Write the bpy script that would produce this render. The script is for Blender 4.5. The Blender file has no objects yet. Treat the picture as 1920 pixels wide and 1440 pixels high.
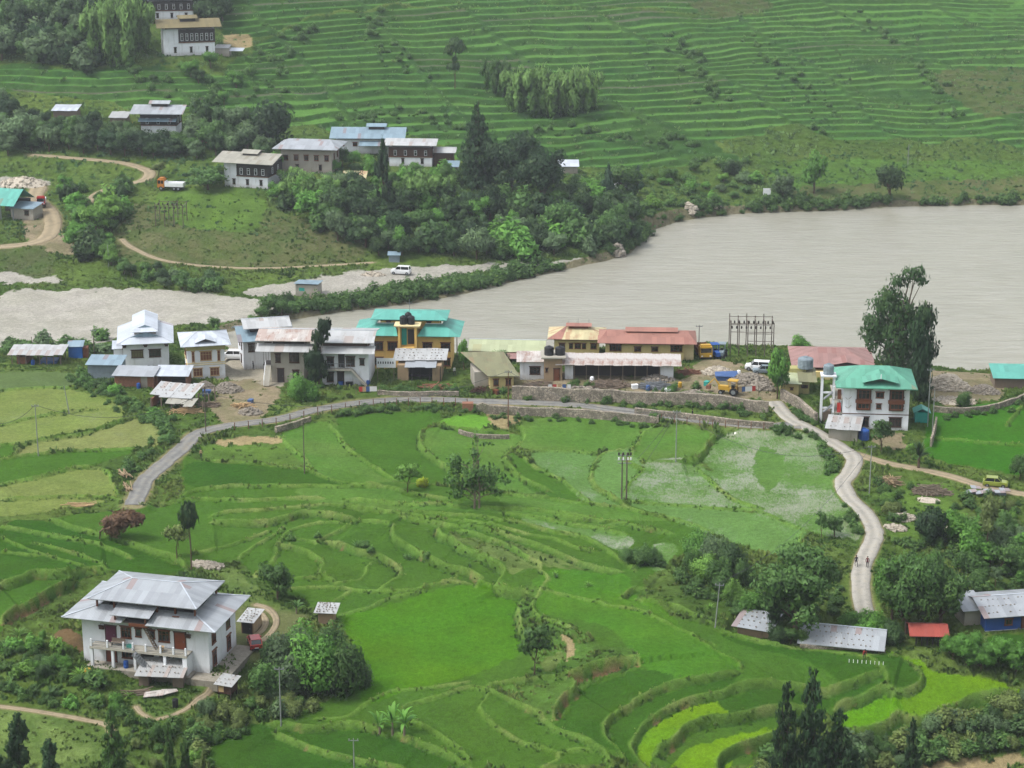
import bpy, math, random
import numpy as np
from mathutils import Vector, Matrix
random.seed(7); RNG = np.random.default_rng(7)
R = math.radians
SC = bpy.context.scene
COL = SC.collection
# ------------------------------------------------------------------ camera, sky, sun, exposure
CAM_H = 110.0; FPX = 4000.0; W0, H0 = 1920, 1440; VH = -480.0
PITCH = math.atan(1200.0 / FPX)
cam_d = bpy.data.cameras.new("camera"); cam = bpy.data.objects.new("camera", cam_d); COL.objects.link(cam)
cam_d.sensor_width = 36; cam_d.lens = 36 * FPX / W0
cam_d.clip_start = 1; cam_d.clip_end = 6000
cam.location = (0, 0, CAM_H); cam.rotation_euler = (math.pi / 2 - PITCH, 0, 0)
SC.camera = cam
world = bpy.data.worlds.new("World"); SC.world = world; world.use_nodes = True
wn = world.node_tree; bg = wn.nodes['Background']
sky = wn.nodes.new('ShaderNodeTexSky'); sky.sky_type = 'NISHITA'; sky.sun_disc = False
SUN_EL, SUN_AZ = R(58), R(-112)      # azimuth measured from +Y towards +X
sky.sun_elevation = SUN_EL; sky.sun_rotation = SUN_AZ
sky.air_density = 1.0; sky.dust_density = 6.0; sky.ozone_density = 1.5; sky.altitude = 1200
hsv = wn.nodes.new('ShaderNodeHueSaturation'); hsv.inputs['Saturation'].default_value = .25      # a veil of cloud
wn.links.new(sky.outputs[0], hsv.inputs['Color']); wn.links.new(hsv.outputs[0], bg.inputs[0]); bg.inputs[1].default_value = 0.15
sun_d = bpy.data.lights.new("sun", 'SUN'); sun_d.energy = 1.25; sun_d.angle = R(13); sun_d.color = (1, 0.96, 0.9)
sun = bpy.data.objects.new("sun", sun_d); COL.objects.link(sun)
sd = Vector((math.cos(SUN_EL) * math.sin(SUN_AZ), math.cos(SUN_EL) * math.cos(SUN_AZ), math.sin(SUN_EL)))
sun.rotation_euler = sd.to_track_quat('Z', 'Y').to_euler(); sun.location = (0, 200, 300)
SC.view_settings.view_transform = 'Standard'; SC.view_settings.look = 'None'
SC.view_settings.exposure = 1.25; SC.view_settings.gamma = 1
SC.cycles.use_adaptive_sampling = True; SC.cycles.adaptive_threshold = 0.02
SC.cycles.max_bounces = 6; SC.cycles.diffuse_bounces = 3; SC.cycles.transparent_max_bounces = 8
SC.cycles.volume_step_rate = 4; SC.cycles.volume_bounces = 0
try: SC.cycles.use_denoising = True
except Exception: pass

# ------------------------------------------------------------------ helpers: colour, noise, projection
def lin(c, k=1.0):
    c = np.asarray(c, float) / 255.0
    return np.where(c <= 0.04045, c / 12.92, ((c + 0.055) / 1.055) ** 2.4) * k
def _hash(ix, iy, s):
    n = (ix * 374761393 + iy * 668265263 + s * 974634777) & 0xffffffff
    n = ((n ^ (n >> 13)) * 1274126177) & 0xffffffff
    return ((n ^ (n >> 16)) & 0xffffff) / float(0xffffff)
def vnoise(x, y, s=0):
    x = np.asarray(x, float); y = np.asarray(y, float)
    ix = np.floor(x).astype(np.int64); iy = np.floor(y).astype(np.int64)
    fx = x - ix; fy = y - iy; fx = fx * fx * (3 - 2 * fx); fy = fy * fy * (3 - 2 * fy)
    a = _hash(ix, iy, s); b = _hash(ix + 1, iy, s); c = _hash(ix, iy + 1, s); d = _hash(ix + 1, iy + 1, s)
    return (a * (1 - fx) + b * fx) * (1 - fy) + (c * (1 - fx) + d * fx) * fy
def fbm(x, y, s=0, o=4):
    t = 0; a = .5
    for i in range(o):
        t = t + a * vnoise(x * 2 ** i, y * 2 ** i, s + i * 17); a *= .5
    return t / (1 - .5 ** o)
def sstep(a, b, x):
    t = np.clip((x - a) / (b - a), 0, 1); return t * t * (3 - 2 * t)
def unproj(u, v, h):            # point of the photograph seen at height h
    y = (CAM_H - h) * FPX / 1.0
    # exact ray
    cp, sp = math.cos(PITCH), math.sin(PITCH)
    dx = (u - 960.0) / FPX; dv = (v - 720.0) / FPX
    dy = cp - dv * sp; dz = -sp - dv * cp
    t = (h - CAM_H) / dz
    return dx * t, dy * t
def proj(x, y, z):
    cp, sp = math.cos(PITCH), math.sin(PITCH)
    f = y * cp - (z - CAM_H) * sp; up = y * sp + (z - CAM_H) * cp
    return 960 + FPX * x / f, 720 - FPX * up / f

# ------------------------------------------------------------------ smooth relief of the valley from surveyed spots
CTRL = """0,1440,-3 400,1440,-4 700,1440,-4.2 1000,1440,-4.8 1300,1440,-6.5 1500,1440,-9 1700,1440,-12 1900,1440,-12 1750,1370,-8 1900,1330,-6.5 1450,1400,-6 1900,1400,-10
0,1300,0 300,1290,0 300,1200,0 480,1180,0 420,1240,0 120,1180,1.6 0,1120,3.4 200,1060,3 640,1330,-3.4 540,1320,-3
800,1200,-1.2 700,1300,-2.6 900,1420,-4.4 1100,1350,-3.4 1250,1250,-1.5 1450,1250,-2 1600,1280,-3.2 1800,1280,-4 600,1390,-4.2 960,1290,-2.2
550,1060,1 800,1050,1.2 1000,1120,.3 1150,1100,.6 1300,1100,0 1560,1180,-2 1400,1170,-1
300,950,3 600,950,3 900,950,2.7 1200,940,2.2 1500,950,2.2 1400,1020,1.4 700,1000,2 450,1000,2.2
0,950,4.2 0,800,4.8 200,750,4.8 0,700,4.6 150,900,4.2
400,840,4 700,830,3.6 1000,820,3.1 1300,830,2.8 1500,850,2.8 500,795,4.8 800,755,5 1100,762,4.9 1400,798,4.4 1560,830,4.1 1590,930,2.8 1640,1010,1.5 1616,1100,0 1620,1145,-.8
300,705,5 600,715,5.6 850,715,6 1100,715,7 1350,700,7 1450,730,6 1640,800,4 1800,705,3.4 1900,740,3.8 1800,830,3 1900,900,2.5 1750,940,2 1700,1000,1 1800,1100,-.5 1900,1160,-1 1750,1210,-2.6 1900,1230,-3
0,645,-3.6 200,638,-3.6 430,615,-4 700,665,-5.5 1000,655,-5.5 1250,640,-5.5 1500,645,-5.5 1400,662,5 1320,660,5.4 1460,668,5 1750,691,-5.5 1900,692,-5.5 1600,640,-6 1200,600,-6 1800,500,-6 900,600,-6
0,600,-4 300,580,-4 500,565,-4 560,590,-3.6 700,545,-3.6 900,505,-4 1060,495,-4.3 0,520,-3 200,505,-2 400,505,-2.6 600,495,-3
0,430,2 100,450,1 300,440,3 500,430,2.5 700,430,1.5 900,430,0 1100,440,-2 0,350,6 320,350,7 470,345,8 600,320,9 800,320,7 1000,350,4 1150,370,.5 1300,370,-2.6 1500,365,-2.8 1700,355,-3 1900,350,-3
250,255,13 0,280,11 100,220,16 450,200,17 700,250,12 900,230,11 1200,260,7 1500,280,3.5 1900,270,3
350,105,27 0,100,27 600,100,25 900,120,21 1200,150,17 1600,150,14 1900,150,13
0,0,39 350,0,38 700,0,35 1000,0,33 1300,0,31 1600,0,29 1900,0,28"""
cp_ = []
for tok in CTRL.split():
    u, v, h = map(float, tok.split(',')); x, y = unproj(u, v, h); cp_.append((x, y, h))
for x in (-420, -250, -120, 0, 120, 250, 420):
    cp_.append((x, 780, 62 - .012 * x)); cp_.append((x, 920, 95 - .012 * x))
for y, h in ((250, 1), (320, 4), (370, 5), (420, -5), (480, 0), (540, 12), (620, 34)): cp_.append((-170 - y * .25, y, h + 3))
for y, h in ((250, -9), (320, -1), (370, 3), (420, -5.5), (480, -5.5), (540, -3.5), (620, 12)): cp_.append((150 + y * .25, y, h))
cp_ = np.array(cp_); cxy = cp_[:, :2]; n_ = len(cp_)
Dm = np.linalg.norm(cxy[:, None] - cxy[None], axis=2)
A = np.zeros((n_ + 3, n_ + 3)); A[:n_, :n_] = Dm - np.eye(n_) * 1.2
Pm = np.c_[np.ones(n_), cxy]; A[:n_, n_:] = Pm; A[n_:, :n_] = Pm.T
wgt = np.linalg.solve(A, np.r_[cp_[:, 2], 0, 0, 0])
BX0, BY0, BST = -480., 150., 4.
gx = np.arange(BX0, 481, BST); gy = np.arange(BY0, 1001, BST)
GX, GY = np.meshgrid(gx, gy)
BG = wgt[n_] + wgt[n_ + 1] * GX + wgt[n_ + 2] * GY
for i in range(n_): BG = BG + wgt[i] * np.hypot(GX - cxy[i, 0], GY - cxy[i, 1])
for _k in range(2):      # no cusps at the surveyed spots
    _p = np.pad(BG, 1, 'edge'); BG = sum(_p[i:i + BG.shape[0], j:j + BG.shape[1]] * w for i, wi in enumerate((1, 2, 1)) for j, w in enumerate((wi / 16, wi * 2 / 16, wi / 16)))
def base(x, y):
    x = np.asarray(x, float); y = np.asarray(y, float)
    fx = np.clip((x - BX0) / BST, 0, len(gx) - 1.001); fy = np.clip((y - BY0) / BST, 0, len(gy) - 1.001)
    ix = fx.astype(int); iy = fy.astype(int); fx = fx - ix; fy = fy - iy
    return (BG[iy, ix] * (1 - fx) + BG[iy, ix + 1] * fx) * (1 - fy) + (BG[iy + 1, ix] * (1 - fx) + BG[iy + 1, ix + 1] * fx) * fy
def onbase(u, v, hf=None):      # first point where the sight line meets the relief
    hf = hf or base
    cp, sp = math.cos(PITCH), math.sin(PITCH)
    dx = (u - 960.0) / FPX; dv = (v - 720.0) / FPX
    dy = cp - dv * sp; dz = -sp - dv * cp
    dx /= dy; dz /= dy
    ys = np.arange(200, 960, .5); below = (CAM_H + dz * ys) < hf(dx * ys, ys)
    k = np.argmax(below) if below.any() else len(ys) - 1
    y = ys[k]; lo, hi = y - .5, y
    for _ in range(8):
        m = (lo + hi) / 2
        if CAM_H + dz * m < hf(dx * m, m): hi = m
        else: lo = m
    return dx * hi, hi
def pts(s):
    return [tuple(map(float, t.split(','))) for t in s.split()]
def plan(P, h=None):
    return np.array([unproj(u, v, h) if h is not None else onbase(u, v) for u, v in P])
def smooth(P, n=5, closed=False):
    P = np.asarray(P, float)
    if len(P) < 3: 
        return P
    out = []
    N = len(P); rng = range(N if closed else N - 1)
    for i in rng:
        if closed: p0, p1, p2, p3 = P[i - 1], P[i], P[(i + 1) % N], P[(i + 2) % N]
        else: p0, p1, p2, p3 = P[max(i - 1, 0)], P[i], P[i + 1], P[min(i + 2, N - 1)]
        for k in range(n):
            t = k / n
            out.append(.5 * ((2 * p1) + (-p0 + p2) * t + (2 * p0 - 5 * p1 + 4 * p2 - p3) * t * t + (-p0 + 3 * p1 - 3 * p2 + p3) * t ** 3))
    if not closed: out.append(P[-1])
    return np.array(out)
# ------------------------------------------------------------------ fields, bunds, roads: lines read off the valley (left-hand side is the higher)
BUNDS = """.3 0,733 60,728 130,727
.4 0,798 100,777 200,765 238,768
.3 0,838 30,836 27,855 0,863
.5 27,856 67,830 150,817 213,795 273,778 307,782
.4 0,862 117,847 207,845 253,842
.5 0,913 83,893 160,875 200,885 218,930
.5 0,938 100,932 187,933 225,940
.3 383,863 450,868 500,873 567,880 633,907 715,914
.2 520,817 567,857 583,880
.4 615,792 640,827 673,857 717,887 740,903
1 827,793 790,807 783,827 800,853 840,880 867,900
.6 827,800 893,807 960,808
.8 973,795 983,820 975,833 947,850 950,870 973,893 1033,923
.4 970,843 990,867 1023,887 1067,910 1100,943
.3 993,848 1073,847 1133,848
.7 1267,787 1207,810 1187,840 1133,850 1110,873 1110,907 1140,930 1173,953
.6 1187,847 1180,870 1205,885 1180,907 1173,927
.3 1200,867 1260,868 1316,868
1 1280,868 1310,865 1325,842 1350,815 1380,810
.3 1305,873 1340,910 1377,940 1430,957
.3 1185,945 1265,950 1340,955 1410,957 1440,967 1477,985 1515,997
.5 265,952 290,945 340,940 380,936 440,941 515,940 570,939 610,940
.5 340,935 380,920 447,912 477,914 572,914 615,914 715,914 780,930 860,948
.4 392,970 447,961 540,956 602,951 677,954 720,960
1.2 395,980 482,982 510,980 535,972 572,961 630,971 668,974
.5 668,974 700,977 737,982
.25 360,1042 427,1025 465,1010 502,992
.25 450,1048 480,1022 515,1000 537,987
.35 480,1080 505,1060 520,1040 525,1015 540,995 582,980 640,977
.8 525,1016 560,1026 595,1045 605,1060 597,1075 595,1085
.3 595,1017 615,1002 640,987 667,974
.3 540,1007 595,1017
1.2 607,1012 665,1032 690,1037 715,1042 740,1060 747,1075 735,1092 707,1110
.3 700,1046 685,1060 685,1072 670,1087 632,1095
.5 480,1082 540,1082 590,1086 600,1082 630,1093
.3 527,1106 577,1101 630,1104 665,1110 735,1113 780,1110 822,1098 875,1096 927,1102
.2 615,1136 657,1110
.2 635,1152 695,1140 732,1122 785,1115 800,1102
1.5 737,982 732,1000 747,1015 790,1040 835,1062 865,1067 887,1075 902,1090 892,1100
.2 852,1068 847,1080 825,1096
1.9 815,990 825,1008 850,1018 870,1035 895,1045 927,1060 942,1075 940,1090 928,1102
1.6 930,1104 955,1114 985,1119 972,1134 970,1150 975,1180 990,1220
.5 640,944 690,942 752,947 827,947 855,955 940,960 1015,962 1115,978
.8 752,967 815,977 890,995 940,1002 970,1015 1015,1027 1065,1050 1120,1070 1165,1075
.5 765,960 865,970 965,982 1030,997 1080,1005 1127,1025 1152,1042 1190,1075
.4 640,952 702,956 765,964 815,972 905,985 990,1007 1040,1012 1077,1027 1120,1035
.8 860,1000 890,1003 935,1020 977,1045 1010,1065 1012,1077
.4 947,926 1040,937 1105,946 1160,951 1202,962 1247,970 1305,987 1335,1000
.6 1040,970 1115,980 1165,984 1260,1002
.5 940,966 1040,977 1115,990 1180,1002
.5 1505,1000 1497,1020 1515,1035 1545,1052
.8 1170,1122 1190,1107 1215,1110
.2 1012,1119 1120,1130 1140,1137 1190,1142 1215,1150 1265,1177 1290,1187 1340,1212
.5 1190,1120 1240,1133 1290,1150 1327,1170 1352,1182 1390,1195 1452,1210 1505,1217 1552,1225 1602,1237 1640,1257 1660,1272 1662,1285
.3 1015,1080 1025,1095 1012,1117 997,1140 1010,1162 1040,1170 1077,1182
2.2 1062,1276 1090,1264 1130,1252 1165,1245 1190,1242 1198,1250
2 1042,1358 1048,1333 1060,1315 1078,1306 1082,1292 1068,1278
.7 917,1297 965,1325 1015,1355 1047,1382 1090,1397 1127,1417 1140,1440
.4 917,1300 900,1320 900,1337 920,1357 970,1390 1015,1405 1045,1422 1015,1440
.2 1045,1420 1077,1412 1110,1414
.4 757,1330 825,1307 880,1290 917,1297
.5 917,1290 950,1280 990,1277 1040,1272 1062,1270
1.0 1180,1445 1165,1422 1140,1400 1137,1380 1142,1355 1160,1340 1215,1312 1265,1292 1320,1285 1352,1279 1388,1272
.3 1392,1264 1380,1240 1340,1222 1300,1190
1.1 1215,1440 1195,1415 1190,1395 1222,1357 1265,1332 1290,1322 1347,1310 1390,1297 1440,1293 1500,1292 1565,1300 1615,1285 1652,1273
1.7 1230,1409 1270,1389 1282,1370 1327,1352 1375,1347 1452,1334 1530,1328
1.2 1570,1326 1582,1325 1627,1310 1652,1299 1676,1306
1.7 1350,1440 1357,1417 1390,1394 1445,1378 1530,1358
1.9 1590,1374 1650,1364 1690,1344 1720,1352 1780,1333 1830,1312 1900,1302
.9 1675,1308 1702,1305 1730,1290 1733,1275 1715,1255 1690,1243 1655,1238 1615,1240
.6 0,988 50,995 100,1004 162,1017 212,1030 245,1045
.8 90,975 140,995 190,1007 237,1020 287,1035 325,1045 347,1062
.4 62,1017 112,1032 162,1050 200,1067
.25 0,1006 25,1017 50,1030 80,1040 125,1055 155,1065
.3 0,1035 70,1042
1.8 0,1105 40,1094 72,1082 120,1082 160,1070 200,1067
2.2 5,1170 25,1152 50,1137 90,1112 120,1092 145,1080
.9 490,1354 550,1367 580,1371 612,1367 650,1359 687,1365 725,1377 775,1390 825,1407 875,1437
.7 510,1370 550,1387 600,1407 662,1425 712,1432 762,1439
.5 770,1355 805,1370 850,1402 880,1430
.12 587,1357 650,1350 687,1325 725,1302 775,1297 880,1280
.5 1745,822 1800,826 1860,832 1920,835
.5 1888,800 1905,775 1920,762"""
FIELDS = """PO 0,700 140,700 125,727 0,733
OL 0,735 130,730 235,768 200,768 100,779 0,797
OL 0,800 100,780 213,768 235,775 213,793 67,828 30,836 0,837
OT 27,857 67,830 150,817 213,797 273,780 307,784 300,830 253,840 117,846
G2 0,838 27,838 27,855 0,862
G2 0,864 117,848 253,843 210,860 175,872 160,875 83,893 0,913
OL 0,914 83,894 160,876 200,888 220,930 187,932 0,937
OL 0,940 187,935 150,950 0,968
GM 90,975 265,952 340,935 345,870 383,863 740,905 1173,950 1200,962 1335,1000 1260,1050 1200,1120 1340,1178 1490,1213 1650,1240 1660,1290 1530,1345 1270,1440 410,1440 400,1400 490,1360 640,1300 660,1200 560,1120 480,1080 440,1050 350,1060 140,995
G1 0,988 90,978 140,996 347,1064 250,1075 200,1067 140,1080 75,1080 0,1105
G2 0,1107 72,1085 140,1082 120,1092 50,1135 10,1165 0,1200
G1 345,875 385,866 500,873 567,880 633,907 715,912 447,912 380,918 345,905
OG 390,832 480,825 525,825 567,857 583,880 450,867 383,862
TN 405,826 480,821 520,822 520,829 410,832
G5 525,815 610,790 625,793 673,857 740,903 640,905 583,880
G2 630,790 690,775 800,772 830,785 785,812 800,853 840,880 880,905 740,903 673,857
G5 800,812 830,805 960,810 980,820 947,850 950,880 1010,930 880,905 840,880 795,840
LG 833,785 905,780 925,795 900,805 830,802
TN 905,765 960,765 975,780 955,805 925,795
G5 990,785 1130,783 1230,787 1205,810 1187,840 1133,848 993,847 975,830
G2 955,850 990,867 1067,910 1100,943 1040,940 980,900
W1 1000,850 1133,850 1110,873 1110,907 1140,930 1173,950 1100,943 1067,910 1020,885
W1 1135,852 1187,847 1205,885 1173,927 1165,945 1140,930 1112,905
G5 1205,815 1260,800 1330,815 1325,842 1310,865 1200,866 1190,845
W2 1210,870 1310,868 1410,957 1185,943 1180,910
W2 1320,860 1350,818 1380,812 1540,820 1560,870 1610,960 1615,1000 1600,1010 1510,995 1415,957
W1 1185,947 1410,960 1440,968 1515,998 1500,1020 1530,1040 1480,1050 1335,1000 1250,970
W2 985,972 1060,984 1185,1005 1170,1035 1135,1025 1100,1010 1040,996 985,984
G5 560,918 720,916 800,945 1000,962 1160,984 1100,990 940,966 760,958 600,950
G5 947,928 1160,952 1205,965 1250,975 1160,978 1040,968 955,957
W2 1225,1020 1270,1025 1240,1075 1220,1060
TG 850,1003 935,1020 1010,1065 1000,1075 950,1090 945,1065 870,1035
TG 935,1015 1060,1048 1100,1068 1020,1070 975,1040
G3 640,1155 695,1142 785,1117 870,1098 927,1103 970,1125 972,1180 985,1220 880,1270 770,1297 690,1320 660,1290 680,1240 650,1190
G6 1020,1080 1165,1078 1190,1110 1240,1135 1290,1190 1340,1215 1390,1262 1350,1277 1270,1288 1195,1245 1140,1180 1003,1150
RG 985,1120 1012,1118 1000,1150 1030,1168 1085,1182 1150,1215 1200,1240 1190,1250 1130,1258 1062,1285 1080,1300 1045,1360 1015,1352 920,1295 990,1270 985,1215 972,1180
TN 1055,1205 1068,1205 1069,1238 1056,1238
TG 1015,1240 1045,1225 1050,1245 1020,1255
G1 1047,1362 1082,1302 1090,1280 1195,1258 1265,1290 1160,1338 1140,1355 1140,1400 1165,1425 1047,1385
G1 1145,1380 1160,1344 1240,1307 1352,1282 1390,1275 1347,1308 1265,1330 1220,1355 1192,1390 1200,1430 1170,1430
G4 1195,1400 1225,1362 1290,1327 1345,1315 1370,1340 1325,1347 1285,1365 1270,1385 1225,1408 1215,1440
G1 1365,1337 1345,1314 1395,1300 1500,1296 1565,1303 1650,1277 1650,1295 1580,1322 1450,1332 1375,1343
G2 1300,1190 1390,1197 1550,1225 1650,1270 1560,1298 1390,1292 1395,1262 1380,1240
G1 1340,1180 1390,1197 1550,1225 1650,1270 1580,1297 1540,1260 1480,1230 1400,1212
G1 1615,1242 1690,1245 1730,1290 1700,1304 1672,1306 1662,1285 1655,1262
G4 1650,1230 1725,1240 1760,1265 1910,1290 1890,1303 1780,1330 1720,1350 1690,1338 1680,1312 1735,1292 1715,1255
G7 1575,1330 1650,1302 1680,1314 1690,1335 1655,1358 1590,1370 1560,1350
G4 1285,1404 1350,1380 1530,1345 1530,1357 1445,1377 1390,1392 1350,1440 1262,1440
G4 1385,1440 1395,1428 1440,1412 1460,1440
G1 410,1440 420,1380 490,1358 600,1372 690,1367 880,1440
G8 1760,770 1920,760 1920,880 1870,882 1745,858 1735,820 1740,790
G1 1850,1200 1920,1195 1920,1240 1870,1240
TG 360,1062 430,1058 480,1100 530,1140 560,1150 540,1170 500,1215 470,1230 455,1180 440,1110
SA 0,555 100,545 310,543 480,560 525,572 450,600 250,618 200,640 0,652
SA 455,545 560,525 700,505 860,497 1060,488 1130,486 1000,501 830,521 770,535 640,556 560,552 500,557
SA 0,508 60,512 115,527 0,531
SA 0,330 50,328 90,335 80,350 0,352
DI 560,560 640,556 620,590 560,600
CO 425,650 470,655 525,690 525,722 430,708 400,700
DI 430,712 520,725 500,770 470,790 410,790 400,760
DI 1330,672 1400,690 1440,700 1460,740 1400,745 1330,735 1290,715
DI 960,700 1060,700 1300,712 1300,735 1060,735 960,735
DI 1740,695 1850,700 1885,735 1830,755 1750,755 1738,720
DI 1640,815 1690,820 1700,840 1650,838
SA 1712,938 1740,927 1775,930 1782,942 1750,948 1720,946
SA 1672,960 1690,950 1712,958 1720,975 1700,987 1675,975
SA 1770,965 1800,985 1812,1005 1790,1010 1760,1000
OG 1690,905 1800,915 1790,950 1830,990 1700,1020 1660,990 1690,960
SC 225,380 640,430 650,500 300,500 200,470
OG 300,360 480,360 480,430 330,420
BR 0,455 90,465 95,520 0,500
DI 50,395 120,440 150,470 60,460
BC 150,1215 100,1200 92,1195 130,1180 152,1185
TG 0,1330 200,1360 260,1375 200,1440 0,1440
TN 1700,1425 1780,1412 1920,1420 1920,1440 1690,1440
RG 1500,300 1920,300 1920,330 1600,345 1450,350
SC 1560,345 1920,335 1920,368 1600,375 1480,368
BR 1750,135 1920,130 1920,200 1850,215 1790,180
BR 1300,0 1440,0 1430,22 1330,30
TN 420,62 465,62 470,85 430,85"""
PAL = dict(PO=(98,120,72), OL=(134,148,86), OT=(148,154,100), OG=(102,134,62), TN=(166,150,112), TG=(112,134,72),
    GM=(80,126,52), G1=(60,108,40), G2=(76,124,50), G3=(88,142,34), G4=(124,172,34), G5=(104,146,76), G6=(88,142,50), G7=(104,168,36),
    G8=(62,124,38), W1=(108,148,84), W2=(102,142,74), LG=(110,164,62), RG=(92,130,60), SA=(184,180,170), DI=(156,142,118), CO=(176,168,152),
    SC=(104,108,72), BC=(126,100,76), BR=(92,102,66))
KAL = 0.62
# fan shaped grid: fine where the valley is looked at, coarse to the horizon behind
s_in = np.linspace(-.285, .285, 720)
s_out = np.array([.295, .31, .34, .4, .5, .7, 1., 1.6, 2.6, 4.5, 8])
SV = np.r_[-s_out[::-1], s_in, s_out]
rows = [208.]
while rows[-1] < 724: rows.append(rows[-1] + (.32 if rows[-1] < 300 else .4 if rows[-1] < 400 else .5 if rows[-1] < 480 else .45 if rows[-1] < 660 else .7))
rows = np.r_[np.array([-400, -200, -80, -20, 0, 25, 50, 75, 100, 125, 150, 165, 180, 190, 197, 203, 206.]), np.array(rows), np.array([728, 733, 740, 755, 780, 830, 900, 1000, 1200, 1600, 2200, 3200.])]
NR, NC = len(rows), len(SV)
YY = np.repeat(rows[:, None], NC, 1); XX = SV[None, :] * np.maximum(YY, 200.)
ZB = base(XX, YY)
ZZ = ZB.copy()
inner = (YY > 205) & (np.abs(SV)[None, :] < .3)
NCH = np.zeros((NR, NC, 3)); ROUGH = np.ones((NR, NC)); WET = np.zeros((NR, NC)); BARE = np.zeros((NR, NC)); LIP = np.zeros((NR, NC)); HILL = np.zeros((NR, NC))
def sub(P, pad):
    x0, y0 = P.min(0) - pad; x1, y1 = P.max(0) + pad
    r0, r1 = np.searchsorted(rows, [y0, y1]); ys = [max(y0, 200), max(y1, 201)]
    ss = [x0 / ys[0], x0 / ys[1], x1 / ys[0], x1 / ys[1]]
    c0, c1 = np.searchsorted(SV, [min(ss), max(ss)])
    return slice(r0, max(r1, r0 + 1)), slice(c0, max(c1, c0 + 1))
def inside(P, X, Y):
    c = np.zeros(X.shape, bool); j = len(P) - 1
    for i in range(len(P)):
        xi, yi = P[i]; xj, yj = P[j]
        m = ((yi > Y) != (yj > Y)) & (X < (xj - xi) * (Y - yi) / (yj - yi + 1e-12) + xi)
        c ^= m; j = i
    return c
def dist(P, X, Y, closed=False):
    best = np.full(X.shape, 1e9); sgn = np.zeros(X.shape); tt = np.zeros(X.shape)
    n = len(P) - (0 if closed else 1)
    for i in range(n):
        a = P[i]; b = P[(i + 1) % len(P)]; d = b - a; L = d @ d + 1e-9
        t = np.clip(((X - a[0]) * d[0] + (Y - a[1]) * d[1]) / L, 0, 1)
        dx = X - a[0] - t * d[0]; dy = Y - a[1] - t * d[1]; dd = dx * dx + dy * dy
        m = dd < best
        best = np.where(m, dd, best); sgn = np.where(m, np.sign(d[0] * dy - d[1] * dx), sgn); tt = np.where(m, (i + t) / n, tt)
    return np.sqrt(best), sgn, tt
# default cover: rough grass, hill greens
nz = fbm(XX / 14, YY / 14, 3); nz2 = fbm(XX / 3.5, YY / 3.5, 9)
c0 = lin((74, 102, 46)); c1 = lin((98, 120, 58))
NCH[:] = c0 + (c1 - c0) * np.clip((nz - .5) * 2.4 + .5, 0, 1)[..., None]
# ---- far hillside cut into rice terraces
TER = [(1.0, "430,135 520,60 640,20 1000,8 1300,30 1440,30 1930,0 2040,-60 2040,270 1830,268 1560,262 1500,240 1330,262 1380,300 1100,318 860,300 820,270 600,240 480,235 450,205 600,190 450,160"),
       (1.0, "-60,120 160,130 420,140 600,190 600,235 440,205 250,200 50,165 -60,170"),
       (1.0, "430,-60 2040,-120 2040,0 1440,30 1300,25 1000,8 640,15 520,55 430,60")]
for st, s in TER:
    P = smooth(plan(pts(s)), 3, True); a, b = sub(P, 2); X, Y = XX[a, b], YY[a, b]
    m = inside(P, X + 6 * (vnoise(X / 9, Y / 9, 4) - .5), Y + 8 * (vnoise(X / 9, Y / 9, 5) - .5)) & (Y > 470)
    g = np.floor((X + .55 * (Y - 520) + 34 * vnoise(X / 60, Y / 60, 77)) / 44).astype(int) + 50      # groups of terraces side by side
    off = _hash(g, g * 3 + 1, 5) * 1.7 + (fbm(X / 40, Y / 34, 31, 2) - .5) * 2.4 + .35 * vnoise(X / 7, Y / 30, 32) + .012 * X
    step = np.where(_hash(g, g, 8) > .5, 1.0, 1.3)
    q = (ZZ[a, b] + off) / step; fl = np.floor(q); fr = q - fl
    edge = 1 - sstep(0, 2.5, np.abs((X + .55 * (Y - 520) + 34 * vnoise(X / 60, Y / 60, 77)) / 44 - np.round((X + .55 * (Y - 520) + 34 * vnoise(X / 60, Y / 60, 77)) / 44)) * 44)
    up = sstep(.62, .95, fr)
    zt = step * (fl + up) - off
    k = m * (1 - .7 * edge)
    ZZ[a, b] = ZZ[a, b] * (1 - k) + zt * k
    tr = _hash(fl.astype(int), g, 3)[..., None]; tr2 = _hash(fl.astype(int), g, 13)
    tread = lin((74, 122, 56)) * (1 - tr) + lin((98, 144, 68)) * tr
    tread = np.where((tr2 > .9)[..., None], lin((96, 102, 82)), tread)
    riser = lin((44, 80, 40)) + (lin((74, 112, 54)) - lin((44, 80, 40))) * nz2[a, b][..., None]  # dark weeds, deepened further so the colour carries riser shade
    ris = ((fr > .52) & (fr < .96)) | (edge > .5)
    big = fbm(X / 40, Y / 25, 55)
    ris = ris | (big > .72)
    zt = np.where(big > .72, ZZ[a, b], zt)
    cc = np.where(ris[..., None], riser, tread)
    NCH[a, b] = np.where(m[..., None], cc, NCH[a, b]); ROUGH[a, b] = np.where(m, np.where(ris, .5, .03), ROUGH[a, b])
    HILL[a, b] = np.where(m, 1, HILL[a, b])
    LIP[a, b] = np.where(m & (fr > .96), .5, LIP[a, b])
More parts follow.
